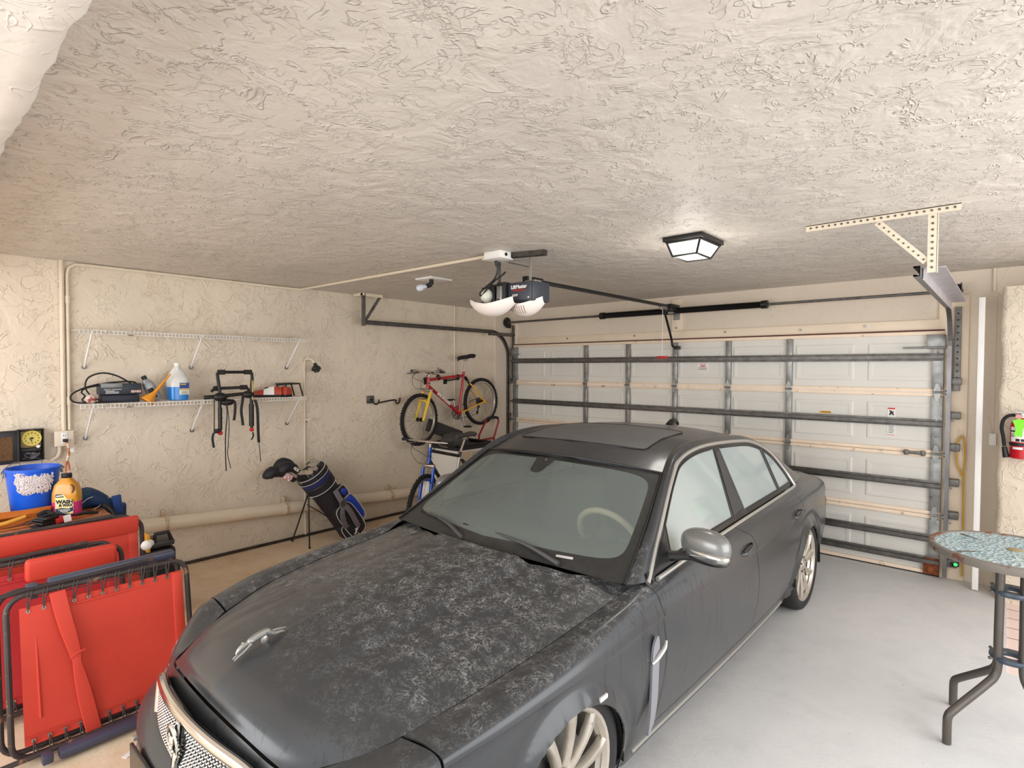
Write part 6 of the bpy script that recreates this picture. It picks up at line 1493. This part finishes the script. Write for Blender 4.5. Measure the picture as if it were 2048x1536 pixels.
for i, p in enumerate(P):
    u = i / (len(P) - 1); w = .031 - .014 * math.exp(-((u - .52) / .18) ** 2)
    G.append([(p[0], p[1] - w, p[2] - .004), (p[0] + .006, p[1] - w + .003, p[2]), (p[0] + .008, p[1], p[2] + .002), (p[0] + .006, p[1] + w - .003, p[2] + .004), (p[0], p[1] + w, p[2] + .004)])
q.grid(np.asarray(G))
q.tube([(X1(.44) + .034, .57, .405), (X1(.44) + .036, .60, .425), (X1(.44) + .034, .63, .43)], .005, 6); st_ = q.build('elastic_strap', M_sling, t)
for (xx, ya, yb, za, zb, nm) in ((-3.455, .51, 1.06, .752, .765, 'armrest'), (-3.20, .50, 1.05, .035, .045, 'armrest')):
    q = MB(); q.box((xx, (ya + yb) / 2, (za + zb) / 2), (.055, yb - ya, .042), (math.radians(1.2), 0, 0), .012); q.build(nm, M_arm, t)
q = MB(); q.bb(-3.475, -3.43, .43, .475, .728, .766, .006); q.bb(-3.47, -3.42, .44, .47, .70, .73, .004); q.bb(-3.22, -3.17, .44, .48, .02, .06, .006); q.build('arm_clamp', M_arm, t)
t, X2, bx2 = lounger('middle red folded lounger with a padded head roll, between the other two', -3.74, -3.83, -.05, .90, .03, .78, M_sling2)
q = MB(); q.box((X2(.72) + .03, .67, .735), (.05, .40, .12), (0, .1, 0), .02, 3); q.build('head_pillow', M_sling, t)
t, X3, bx3 = lounger('rear red folded lounger leaning in front of the wooden table', -4.12, -4.2, .02, 1.10, .03, .825, M_sling)
q = MB(); q.box((X3(.79) + .008, .55, .79), (.045, 1.06, .105), (0, .05, 0), .012); q.build('top_fold', M_sling, t)
q = MB(); q.ell((-3.95, 1.06, .70), (.03, .03, .03)); q.cyl((-3.95, 1.06, .70), (-4.02, 1.10, .69), .022); lab(q.build('end_cap', M_white, t), 'white plastic end cap')

# black tool case behind
t = thing('tool_case', 'black plastic tool case with a carry handle behind the rear lounger', 'tool case', (-4.62, 1.32, 0))
q = MB(); q.bb(-4.74, -4.50, 1.22, 1.40, .0, .50, .03); q.build('case_body', M_blackp, t)
q = MB(); q.bb(-4.73, -4.51, 1.225, 1.395, .505, .555, .02); q.build('case_lid', mat('case_grey', rgb(52, 54, 56), .5), t)
q = MB(); q.tube([(-4.52, 1.26, .55), (-4.52, 1.27, .61), (-4.52, 1.35, .61), (-4.52, 1.37, .55)], .014, 10); q.build('handle', M_blackp, t)
q = MB(); q.bb(-4.60, -4.47, 1.205, 1.225, .50, .62, .006); q.build('yellow_latch', mat('tool_yellow', rgb(226, 160, 40), .5), t)

# wooden table and the things on it
t = thing('wooden_table', 'slatted wooden table against the left wall behind the loungers', 'table', (-4.97, .45, 0))
M_wood = mat('red_wood', rgb(176, 112, 76), .55, var=.28, vscale=16, col2=rgb(206, 156, 118), c2lo=.54, c2hi=.66, c2scale=7)
TZ = .755
q = MB()
for k in range(9): x = -5.33 + k * .0795; q.bb(x, x + .0765, -.25, 1.06, TZ - .022, TZ, .003)
q.build('top', M_wood, t)
q = MB(); q.bb(-4.665, -4.64, -.25, 1.05, TZ - .115, TZ - .03, .004); q.bb(-5.32, -4.65, 1.02, 1.045, TZ - .115, TZ - .03, .004); q.build('apron', M_wood, t)
for x, y in ((-4.66, .60), (-4.66, -.2), (-5.30, 1.0), (-5.30, -.2), (-4.66, 1.0)): q = MB(); q.bb(x - .03, x + .03, y - .03, y + .03, 0, TZ - .024, .004); q.build('leg', M_wood, t)
t = thing('bucket', 'bright blue plastic bucket with a wire bail on the wooden table', 'bucket', (-5.08, .685, TZ))
Mb = Matrix.Translation((-5.08, .685, TZ)); M_bk = mat('bucket_blue', rgb(22, 92, 214), .35, var=.03)
q = MB(); q.lathe([(.115, 0), (.118, .004), (.148, .325), (.156, .327), (.157, .343), (.150, .346), (.145, .335), (.112, .012), (0, .01)], Mb, 40); q.build('bucket_body', M_bk, t)
q = MB(); q.M = Mb; q.tube([(0, -.157, .315), (.02, -.165, .33), (-.06, -.10, .375), (-.09, 0, .372), (-.06, .10, .375), (.02, .165, .33), (0, .157, .315)], .003, 6, smooth=6); q.box((0, -.157, .31), (.03, .012, .045), None, .004); q.box((0, .157, .31), (.03, .012, .045), None, .004); q.build('bail', M_steel, t)
# mitt
rnd = random.Random(11); q = MB(); mc = Vector((-4.955, .675, TZ + .255))
def mitt(u, v):
    """u across (y), v down (z): folded over the rim"""
    y = .094 * u * math.sqrt(max(.02, 1 - .85 * max(0, v) ** 2.2)); z = .080 - .135 * (v + 1) / 2
    x = .035 * (1 - abs(u) ** 3) * (1 - .3 * abs(v)) - .012 * (v < -.6)
    return mc + Vector((x - .02, y, z - .02 * u * u * (v > .3)))
G = [[tuple(mitt(-1 + 2 * i / 14, -1 + 2 * j / 12)) for j in range(13)] for i in range(15)]
M_mit = mat('mitt_white', rgb(222, 214, 214), .95)
G = np.asarray(G); q.grid(G); q.grid(G - np.array([.03, 0, 0])); mt = q.build('wash_mitt', M_mit)
tag(mt, 'shaggy white wash mitt hung over the rim of the blue bucket', 'wash mitt')
q = MB()
for k in range(950):
    u, v = rnd.uniform(-1, 1), rnd.uniform(-1, 1)
    p = mitt(u, v); d = Vector((rnd.uniform(.5, 1), rnd.uniform(-.7, .7), rnd.uniform(-.9, .3))).normalized() * .019
    q.tube([p, p + d * .6 + Vector((.003, 0, 0)), p + d + Vector((0, 0, -.005))], [.004, .005, .0035], 6)
f_ = q.build('pile', M_mit, mt); f_['kind'] = 'stuff'
# car wash bottle
t = thing('car_wash_bottle', 'amber and pink car wash jug with a WASH and WAX label on the wooden table', 'bottle', (-4.90, .84, TZ))
Mw = Matrix.Translation((-4.90, .84, TZ)) @ Matrix.Rotation(math.radians(-32), 4, 'Z')
def wsec(z):
    pr = [(0, .070, .045), (.008, .078, .052), (.10, .082, .055), (.17, .080, .054), (.225, .066, .048), (.255, .040, .036), (.27, .026, .026), (.275, .026, .026)]
    return [np.interp(z, [p[0] for p in pr], [p[k] for p in pr]) for k in (1, 2)]
def wring(z):
    a, b_ = wsec(z); return [(b_ * math.copysign(abs(math.cos(u)) ** .55, math.cos(u)), a * math.copysign(abs(math.sin(u)) ** .55, math.sin(u)), z) for u in np.linspace(0, 2 * PI, 40, endpoint=False)]
def wseg(zs, m, nm):
    mb = MB(); mb.M = Mw; G = [wring(z) for z in zs]; mb.grid(np.asarray(G), closed_v=True); mb.add(G[0], [tuple(range(40))]); mb.add(G[-1], [tuple(range(40))]); return mb.build(nm, m, t)
wseg([0, .004, .008, .03, .07, .11], mat('pink_liquid', rgb(214, 58, 128), .2, coat=.4), 'pink_liquid')
wb_ = wseg([.11, .14, .17, .19, .21, .225, .24, .255, .263, .27, .275], mat('amber_plastic', rgb(214, 148, 44), .25, coat=.3, var=.1), 'bottle_body')
q = MB(); q.M = Mw; q.lathe([(.03, .272), (.031, .274), (.031, .30), (.028, .302)], None, 24); q.build('cap', M_blackp, t)
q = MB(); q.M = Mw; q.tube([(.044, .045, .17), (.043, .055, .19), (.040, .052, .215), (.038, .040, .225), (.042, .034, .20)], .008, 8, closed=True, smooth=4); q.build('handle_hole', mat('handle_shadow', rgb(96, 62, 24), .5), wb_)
fx = .0565
q = MB(); q.M = Mw; q.prism([(-.048, .03), (.055, .03), (.060, .06), (.058, .125), (.02, .135), (.005, .165), (-.045, .17)], .002, frame((fx - .001, 0, 0), (0, 1, 0), (0, 0, 1), (1, 0, 0))); lb = q.build('bottle_label', mat('label_cream', rgb(240, 224, 160), .5), t)
q = MB(); q.M = Mw; FR = lambda y, z: frame((fx + .0018, y, z), (0, 1, 0), (0, 0, 1), (1, 0, 0))
q.text('WASH', .034, FR(.008, .113), bold=.0018); q.text('& WAX', .024, FR(.015, .089), bold=.0014); q.M = Matrix.Identity(4); q.M = Mw
q.prism([(-.044, .145), (.004, .145), (-.002, .165), (-.044, .168)], .001, frame((fx + .001, 0, 0), (0, 1, 0), (0, 0, 1), (1, 0, 0)))
q.build('label_lettering', M_ink, lb, smooth=False)
q = MB(); q.M = Mw; q.prism([(-.046, .066), (-.01, .072), (.03, .066), (.058, .078), (.058, .05), (.02, .034), (-.046, .034)], .001, frame((fx + .001, 0, 0), (0, 1, 0), (0, 0, 1), (1, 0, 0))); q.build('label_swoosh', mat('label_teal', rgb(24, 58, 84), .5), lb)
q = MB(); q.M = Mw
for k in range(4): q.box((fx + .0025, .005 + .006 * (k % 2), .060 - k * .006), (.001, .07 - .012 * k, .003))
q.box((fx + .0025, -.02, .156), (.001, .04, .008), (.05, 0, 0)); q.build('label_text', mat('label_white', rgb(230, 226, 214), .6), lb)
# orange extension cord
t = thing('extension_cord', 'orange extension cord bundled on the wooden table and plugged into the wall outlet', 'cord', (-4.85, .5, TZ))
M_or = mat('orange_cord', rgb(206, 118, 40), .5, var=.12, vscale=10)
q = MB(); rnd = random.Random(4)
for k in range(8):
    h = TZ + .008 + .007 * k; dx = .012 * (k % 4); x0 = -4.78 - dx
    q.tube([(x0 + .02, .08 - .015 * k, h), (x0, .32, h + .018 + .004 * k), (x0 - .03, .52 + .012 * k, h + .035 * (k > 2)), (x0 - .075, .69 + .008 * k, h + .03), (x0 - .10, .725, h + .012), (x0 - .13, .66, h), (x0 - .12, .45, h + .012), (x0 - .10, .25, h), (x0 - .06, .05, h)], .0058, 8, smooth=8)
q.tube([(-4.76, .25, TZ + .007), (-4.74, .5, TZ + .007), (-4.77, .75, TZ + .007), (-4.80, .95, TZ + .007), (-4.9, 1.0, TZ + .007), (-5.0, .98, TZ + .007)], .0055, 8, smooth=8)
q.build('cord', M_or, t)
q = MB(); q.tube([(-4.735, .35, TZ + .03), (-4.735, .50, TZ + .05), (-4.76, .60, TZ + .07)], [.010, .013, .011], 8); q.build('cord_end', mat('cord_yellow', rgb(226, 164, 60), .5), t)
q = MB(); q.tube([(XL + .07, .945, 1.222), (XL + .09, .952, 1.19), (XL + .085, .958, 1.13), (XL + .07, .953, 1.07), (XL + .07, .962, 1.0), (XL + .09, .955, .9), (XL + .14, .94, TZ + .02)], .0085, 8, smooth=6); q.tube([(XL + .085, .965, 1.13), (XL + .07, .94, 1.02), (XL + .07, .95, .9), (XL + .10, .94, TZ + .01)], .006, 8, smooth=6); q.build('wall_lead', mat('lead_orange', rgb(196, 120, 74), .5, col2=rgb(238, 226, 206), c2lo=.5, c2hi=.56, c2scale=14), t)
q = MB(); q.bb(XL + .06, XL + .095, .925, .955, 1.212, 1.235, .004); q.build('plug', M_blackp, t)
q = MB(); q.box((XL + .10, .975, 1.145), (.002, .022, .028)); q.build('tag', M_white, t, smooth=False)
# blue bag
M_tb = mat('bag_teal_navy', rgb(22, 54, 98), .7, var=.3, vscale=6, col2=rgb(20, 92, 110), c2lo=.5, c2hi=.6, c2scale=4)
t = thing('blue_bag', 'slumped navy and teal fabric bag at the right end of the wooden table', 'bag', (-5.12, 1.0, TZ))
G = []
for i in range(13):
    u = i / 12; y = .90 + .33 * u; zt = TZ + .13 * math.sin(PI * min(1, u * 1.05 + .12)) ** .6 + .02 * math.sin(7 * u) - .045 * max(0, u - .6); zb = TZ + .002 - (.16 * max(0, u - .47) / .53); row = []
    for k in range(16):
        a = 2 * PI * k / 16; ww = .13 * (math.sin(PI * (u * .86 + .1)) ** .5)
        row.append((-5.11 + ww * math.copysign(abs(math.cos(a)) ** .7, math.cos(a)) + .008 * math.sin(5 * u + 3 * a), y, (zt + zb) / 2 + (zt - zb) / 2 * math.copysign(abs(math.sin(a)) ** .7, math.sin(a))))
    G.append(row)
q = MB(); q.grid(np.asarray(G), closed_v=True); q.add(G[0], [tuple(range(16))]); q.add(G[-1], [tuple(range(16))]); q.build('bag_body', M_tb, t)
q = MB(); q.tube([(-5.0, .92, TZ + .03), (-4.985, .97, TZ + .085), (-4.99, 1.03, TZ + .09), (-4.985, 1.05, TZ + .03), (-4.99, 1.0, TZ - .0)], .003, 6, smooth=5); q.tube([(-5.0, 1.1, TZ + .07), (-4.985, 1.14, TZ + .10), (-5.02, 1.2, TZ + .10)], .003, 6, smooth=5); q.build('piping', M_gpipe, t)
q = MB(); q.box((-4.975, 1.15, TZ + .02), (.02, .06, .13), (.1, 0, 0), .006); q.cyl((-4.965, 1.15, TZ + .005), (-4.96, 1.15, TZ + .005), .006); q.build('flap', mat('bag_blue', rgb(20, 56, 120), .6), t)
q = MB(); q.tube([(-4.97, 1.06, TZ + .03), (-4.95, 1.09, TZ), (-4.94, 1.12, TZ - .06)], .022, 10, smooth=4); q.build('strap_handle', M_blackp, t)
# black heap, tag and plug lead
t = thing('cable_bundle', 'bundle of flat black cable with a white tag on the front edge of the table', 'cable', (-4.70, .70, TZ))
q = MB()
for k in range(7): q.box((-4.70 + .004 * k, .70 + .012 * math.sin(k), TZ + .008 + k * .009), (.075, .17 - .008 * k, .008), (.08 * math.sin(k * 2), .1, .35 + .08 * k), .003)
q.tube([(-4.72, .74, TZ + .06), (-4.73, .70, TZ + .085), (-4.71, .66, TZ + .07)], .018, 8, smooth=4); q.build('loops', M_blackp, t)
q = MB(); q.tube([(-4.69, .60, TZ + .03), (-4.68, .64, TZ + .06), (-4.68, .72, TZ + .075), (-4.69, .82, TZ + .05), (-4.70, .88, TZ + .045)], .007, 8, smooth=6); q.tube([(-4.70, .88, TZ + .045), (-4.72, .93, TZ + .04), (-4.73, .98, TZ + .03)], [.010, .016, .014, .010], 10); q.build('lead', M_blackp, t)
q = MB(); q.box((-4.67, .80, TZ + .035), (.003, .04, .045), (.15, 0, 0)); q.build('tag', M_white, t, smooth=False)
q = MB(); q.box((-4.675, .76, TZ + .03), (.02, .05, .035), (.2, 0, .3), .005); lab(q.build('red_clip', M_red, t), 'red clip')
q = MB(); q.ell((-5.03, .40, TZ + .05), (.09, .10, .05), (.2, 0, .3), pw=.8); q.tube([(-4.99, .28, TZ + .03), (-4.98, .36, TZ + .035), (-5.0, .48, TZ + .02)], .022, 8, smooth=5); q.ell((-5.02, .41, TZ + .10), (.06, .08, .035), (0, .3, 0), pw=.8)
tag(q.build('navy_cloth', mat('navy_cloth', rgb(34, 38, 62), .85, var=.2, bump=.3, bscale=20)), 'crumpled navy cloth at the left edge beside the blue bucket', 'cloth')
# litter on the floor
q = MB(); q.box((-3.02, .735, .002), (.03, .07, .002), (0, 0, .5)); q.box((-3.0, .76, .003), (.025, .05, .002), (0, 0, -.2)); tag(q.build('paper_scrap', M_white, smooth=False), 'small torn white paper scrap on the floor beside the car bumper', 'paper scrap')
q = MB(); G = [[(-4.93 + .03 * (u - .5), 2.40 + .05 * (v - .5), .004 + .012 * abs(u - .5) + .008 * v * v) for v in np.linspace(0, 1, 5)] for u in np.linspace(0, 1, 5)]; q.grid(np.asarray(G)); q.grid(np.asarray(G) + np.array([0, 0, .001])); tag(q.build('dry_leaf', mat('leaf_brown', rgb(140, 76, 40), .7)), 'dry brown leaf on the bare concrete by the wall', 'leaf')

# ------------------------------------------------------------------ ceiling lamps
t = thing('ceiling_lamp', 'black framed glass box lamp on the ceiling, lit', 'ceiling light', (-1.54, 3.49, ZC))
lx0, lx1, ly0, ly1 = -1.66, -1.41, 3.32, 3.66; bx0, bx1, by0, by1 = -1.635, -1.475, 3.40, 3.62; zb_ = 2.525; zt_ = 2.605
q = MB(); q.bb(lx0 - .005, lx1 + .005, ly0 - .005, ly1 + .005, zt_, ZC, .004)
T4 = [(lx0 + .015, ly0 + .015), (lx1 - .015, ly0 + .015), (lx1 - .015, ly1 - .015), (lx0 + .015, ly1 - .015)]; B4 = [(bx0, by0), (bx1, by0), (bx1, by1), (bx0, by1)]
for k in range(4):
    q.tube([(*T4[k], zt_), (*B4[k], zb_)], .0075, 6); q.tube([(*B4[k], zb_), (*B4[(k + 1) % 4], zb_)], .0075, 6); q.tube([(*T4[k], zt_ - .003), (*T4[(k + 1) % 4], zt_ - .003)], .009, 6)
q.build('lamp_frame', M_black, t)
q = MB(); q.add([(*p, zt_) for p in T4] + [(*p, zb_ + .002) for p in B4], [(0, 1, 5, 4), (1, 2, 6, 5), (2, 3, 7, 6), (3, 0, 4, 7), (4, 5, 6, 7)]); q.build('lamp_glass', mat('lamp_glass', rgb(240, 238, 230), .25, emit=(1, .97, .92, 1), emit_s=1.6), t, smooth=False)
ld = bpy.data.lights.new('lamp_light', 'POINT'); ld.energy = 5; ld.color = (1, .95, .88); ld.shadow_soft_size = .1
lo = bpy.data.objects.new('lamp_light', ld); COL.objects.link(lo); lo.location = (-1.56, 3.5, 2.44)
t = thing('bare_bulb_fitting', 'white ceiling plate with a bare unlit bulb on a black socket', 'ceiling light', (-4.03, 3.43, ZC))
q = MB(); q.bb(-4.15, -3.92, 3.31, 3.57, 2.618, ZC, .004); q.build('plate', M_white, t)
q = MB(); q.cyl((-4.0, 3.38, 2.62), (-4.0, 3.38, 2.57), .02); q.tube([(-4.0, 3.38, 2.575), (-4.03, 3.35, 2.555)], .022, 12); q.build('socket', M_blackp, t)
q = MB(); q.M = Matrix.Translation((-4.03, 3.35, 2.555)) @ Vector((-.6, -.7, -.25)).to_track_quat('Z', 'Y').to_matrix().to_4x4(); q.lathe([(.014, 0), (.016, .02), (.03, .045), (.033, .065), (.025, .09), (0, .1)], None, 20); q.build('bulb', mat('bulb_white', rgb(226, 228, 240), .3), t)

# ------------------------------------------------------------------ right side
t = thing('fire_extinguisher', 'red fire extinguisher with a black hose and a bright green tag on the wall', 'fire extinguisher', (.088, 5.68, 1.13))
ex, ey = .088, 5.672
q = MB(); q.lathe([(.05, 1.131), (.066, 1.136), (.069, 1.15), (.069, 1.375), (.064, 1.40), (.045, 1.423), (.022, 1.435), (.018, 1.445)], Matrix.Translation((ex, ey, 0)), 32); q.build('cylinder', mat('extinguisher_red', rgb(190, 22, 34), .25, coat=.5), t)
q = MB(); q.cyl((ex, ey, 1.44), (ex, ey, 1.47), .02); q.box((ex + .01, ey - .01, 1.475), (.11, .03, .012), (0, .2, 0), .003); q.box((ex + .01, ey - .01, 1.455), (.10, .03, .008), (0, -.1, 0), .003); q.cyl((ex - .02, ey, 1.455), (ex - .055, ey, 1.458), .010); q.build('valve', M_brush, t)
q = MB(); q.cyl((ex - .02, ey - .025, 1.448), (ex - .02, ey - .04, 1.448), .018); q.build('gauge', mat('gauge_pink', rgb(214, 150, 140), .4), t)
q = MB(); q.tube([(ex - .04, ey, 1.458), (ex - .075, ey - .005, 1.452), (ex - .105, ey - .01, 1.42), (ex - .115, ey - .01, 1.36), (ex - .105, ey - .01, 1.29), (ex - .098, ey - .01, 1.22)], .012, 10, smooth=6); q.build('hose', M_rubber, t)
q = MB(); q.cyl((ex - .098, ey - .01, 1.215), (ex - .085, ey - .01, 1.135), .015, .021); q.build('nozzle', M_blackp, t)
q = MB(); q.lathe([(.0695, 1.23), (.072, 1.232), (.072, 1.252), (.0695, 1.254)], Matrix.Translation((ex, ey, 0)), 32, cap=False); q.bb(ex - .02, ex + .02, ey + .06, 5.755, 1.2, 1.42); q.build('bracket', M_blackp, t)
def wrap(a0, a1, z0, z1, rr, m, nm, p, th=.0008):
    mb = MB(); G = [[(ex + r_ * math.cos(a), ey + r_ * math.sin(a), z) for z, r_ in ((z0, rr), (z0, rr + th), (z1, rr + th), (z1, rr))] for a in np.linspace(math.radians(a0), math.radians(a1), 14)]
    mb.grid(np.asarray(G)); return mb.build(nm, m, p)
el = wrap(-150, -40, 1.262, 1.372, .0692, M_paper, 'label', t)
wrap(-150, -115, 1.335, 1.345, .0702, M_ink, 'label_text', el); wrap(-150, -125, 1.30, 1.305, .0702, M_ink, 'label_text', el); wrap(-150, -130, 1.315, 1.319, .0702, M_ink, 'label_text', el); wrap(-120, -100, 1.265, 1.285, .0702, M_ink, 'label_symbol', el); wrap(-95, -75, 1.265, 1.285, .0702, M_ink, 'label_symbol', el)
wrap(-135, -85, 1.205, 1.222, .0693, M_white, 'white_mark', t)
q = MB(); q.prism([(-.045, 1.31), (.0, 1.30), (.012, 1.43), (-.02, 1.435), (-.055, 1.42), (-.035, 1.36)], .002, frame((ex, ey - .074, 0), (1, 0, 0), (0, 0, 1), (0, -1, 0))); q.build('inspection_tag', mat('green_tag', rgb(120, 226, 30), .5), t, smooth=False)
# switch box with thin wires
t = thing('switch_box', 'small white box with two thin wires on the shaded wall right of the door', 'switch', (-.082, YB, 1.22))
q = MB(); q.bb(-.108, -.060, YB - .03, YB, 1.175, 1.275, .003); q.build('box', M_white, t)
q = MB(); q.tube([(-.09, YB - .008, 1.275), (-.10, YB - .006, 1.34), (-.115, YB - .006, 1.40)], .002, 5); q.tube([(-.082, YB - .008, 1.275), (-.078, YB - .006, 1.36), (-.078, YB - .006, 2.4)], .0016, 5); q.build('wires', M_pipe, t)
q = MB(); q.tube([(-.098, YB - .012, 2.44), (-.098, YB - .012, ZC)], .012, 8); tag(q.build('conduit', M_pipe), 'short cream conduit stub between ceiling and the wall block right of the door', 'electrical conduit')
t = thing('yellow_hose', 'looped yellow cord hanging from a nail on the right door jamb', 'hose', (-.275, 6.03, .6))
q = MB(); q.tube([(-.256, 6.035, .05), (-.258, 6.035, .5), (-.262, 6.03, .90), (-.256, 6.03, 1.06), (-.258, 6.03, 1.16), (-.272, 6.03, 1.235), (-.298, 6.03, 1.21), (-.312, 6.03, 1.11), (-.305, 6.03, 1.0), (-.285, 6.03, .94), (-.272, 6.03, .90)], .007, 8, smooth=6); q.build('hose', mat('yellow_cord', rgb(202, 158, 60), .5), t)
q = MB(); q.cyl((-.272, 6.0, 1.237), (-.272, 6.07, 1.237), .004); q.build('nail', M_steel, t)
t = thing('safety_sensor', 'small door sensor with a glowing green light near the floor', 'sensor', (-.30, 6.03, .15))
q = MB(); q.bb(-.335, -.275, 5.98, 6.02, .135, .175, .005); q.bb(-.34, -.30, 6.02, 6.066, .12, .16); q.build('sensor_body', M_blackp, t)
q = MB(); q.ell((-.298, 5.978, .155), (.014, .006, .012)); q.build('led', mat('green_led', (0.0, .5, .1, 1), .3, emit=(.04, 1, .10, 1), emit_s=1.6), t)
# black dirt line along the door foot, part of the floor
# ------------------------------------------------------------------ patio table
cx, cy, tz = .038, 3.57, .93
t = thing('patio_table', 'round glass topped patio table with bent grey legs and rust on its rim', 'table', (cx, cy, 0))
M_tt = mat('table_tube', rgb(92, 86, 80), .4, .4, var=.08); M_trim = mat('table_rim', rgb(122, 116, 108), .45, .3, var=.08)
def rim_mat():
    m = mat('table_rim_rusty', rgb(124, 118, 110), .5, .2, col2=rgb(116, 66, 40), c2lo=.55, c2hi=.60, c2scale=9); return m
q = MB(); q.lathe([(.300, tz - .012), (.320, tz - .03), (.327, tz - .02), (.327, tz + .004), (.320, tz + .010), (.304, tz + .008), (.300, tz)], Matrix.Translation((cx, cy, 0)), 64, cap=False); q.build('rim', rim_mat(), t)
def glass_mat():
    m = bpy.data.materials.new('pebbled_glass'); m.use_nodes = True; nt = m.node_tree; n = nt.nodes; l = nt.links; b = n['Principled BSDF']
    b.inputs['Base Color'].default_value = rgb(150, 186, 192); b.inputs['Roughness'].default_value = .08; b.inputs['Specular IOR Level'].default_value = .8
    tc = n.new('ShaderNodeTexCoord'); mp = n.new('ShaderNodeMapping'); l.new(tc.outputs['Object'], mp.inputs['Vector']); mp.inputs['Rotation'].default_value = (0, 0, .6); mp.inputs['Scale'].default_value = (1, 1.7, 1)
    v = n.new('ShaderNodeTexVoronoi'); v.inputs['Scale'].default_value = 60; l.new(mp.outputs['Vector'], v.inputs['Vector'])
    bp = n.new('ShaderNodeBump'); bp.inputs['Strength'].default_value = 1.0; bp.inputs['Distance'].default_value = .02; l.new(v.outputs['Distance'], bp.inputs['Height']); l.new(bp.outputs['Normal'], b.inputs['Normal'])
    r = n.new('ShaderNodeValToRGB'); l.new(v.outputs['Color'], r.inputs['Fac']); r.color_ramp.elements[0].color = rgb(140, 184, 192); r.color_ramp.elements[1].color = rgb(226, 240, 240); l.new(r.outputs['Color'], b.inputs['Base Color'])
    b.inputs['Transmission Weight'].default_value = .05
    return m
q = MB(); q.lathe([(0, tz - .004), (.302, tz - .004), (.302, tz + .003), (0, tz + .003)], Matrix.Translation((cx, cy, 0)), 64, cap=False); q.build('glass_top', glass_mat(), t)
q = MB(); q.lathe([(0, tz + .002), (.03, tz + .002), (.03, tz + .007), (.022, tz + .010), (0, tz + .010)], Matrix.Translation((cx + .005, cy + .02, 0)), 28); q.build('umbrella_plug', mat('plug_tan', rgb(150, 132, 96), .5), t)
for sx, sy in ((-1, -1), (-1, 1), (1, -1), (1, 1)):
    q = MB(); px, py = cx + .046 * sx, cy + .046 * sy; fx_, fy = cx + .222 * sx, cy + .205 * sy; dx_, dy_ = fx_ - px, fy - py
    q.tube([(fx_, fy, .004), (fx_, fy, .10), (fx_ - dx_ * .02, fy - dy_ * .02, .135), (fx_ - dx_ * .13, fy - dy_ * .13, .165), (px + dx_ * .25, py + dy_ * .25, .285), (px + dx_ * .06, py + dy_ * .06, .33), (px, py, .385), (px, py, .5), (px, py, tz - .05), (px + dx_ * .1, py + dy_ * .1, tz - .02), (px + dx_ * .9, py + dy_ * .9, tz - .012)], .0185, 12, smooth=5); q.build('leg', M_tt, t)
for zq in (.415, .735):
    q = MB(); q.lathe([(.038, zq - .008), (.075, zq - .012), (.082, zq), (.080, zq + .012), (.040, zq + .012), (.036, zq + .004), (.038, zq - .008)], Matrix.Translation((cx, cy, 0)), 32, cap=False); q.build('cup_ring', mat('ring_navy', rgb(60, 72, 86), .35) if zq < .5 else bpy.data.materials['ring_navy'], t)
    q = MB()
    for sx, sy in ((-1, -1), (-1, 1), (1, -1), (1, 1)): q.ell((cx + .075 * sx, cy + .067 * sy, zq + .002), (.008, .008, .008), seg=8, rings=6)
    q.build('bolt', M_dsteel, t)
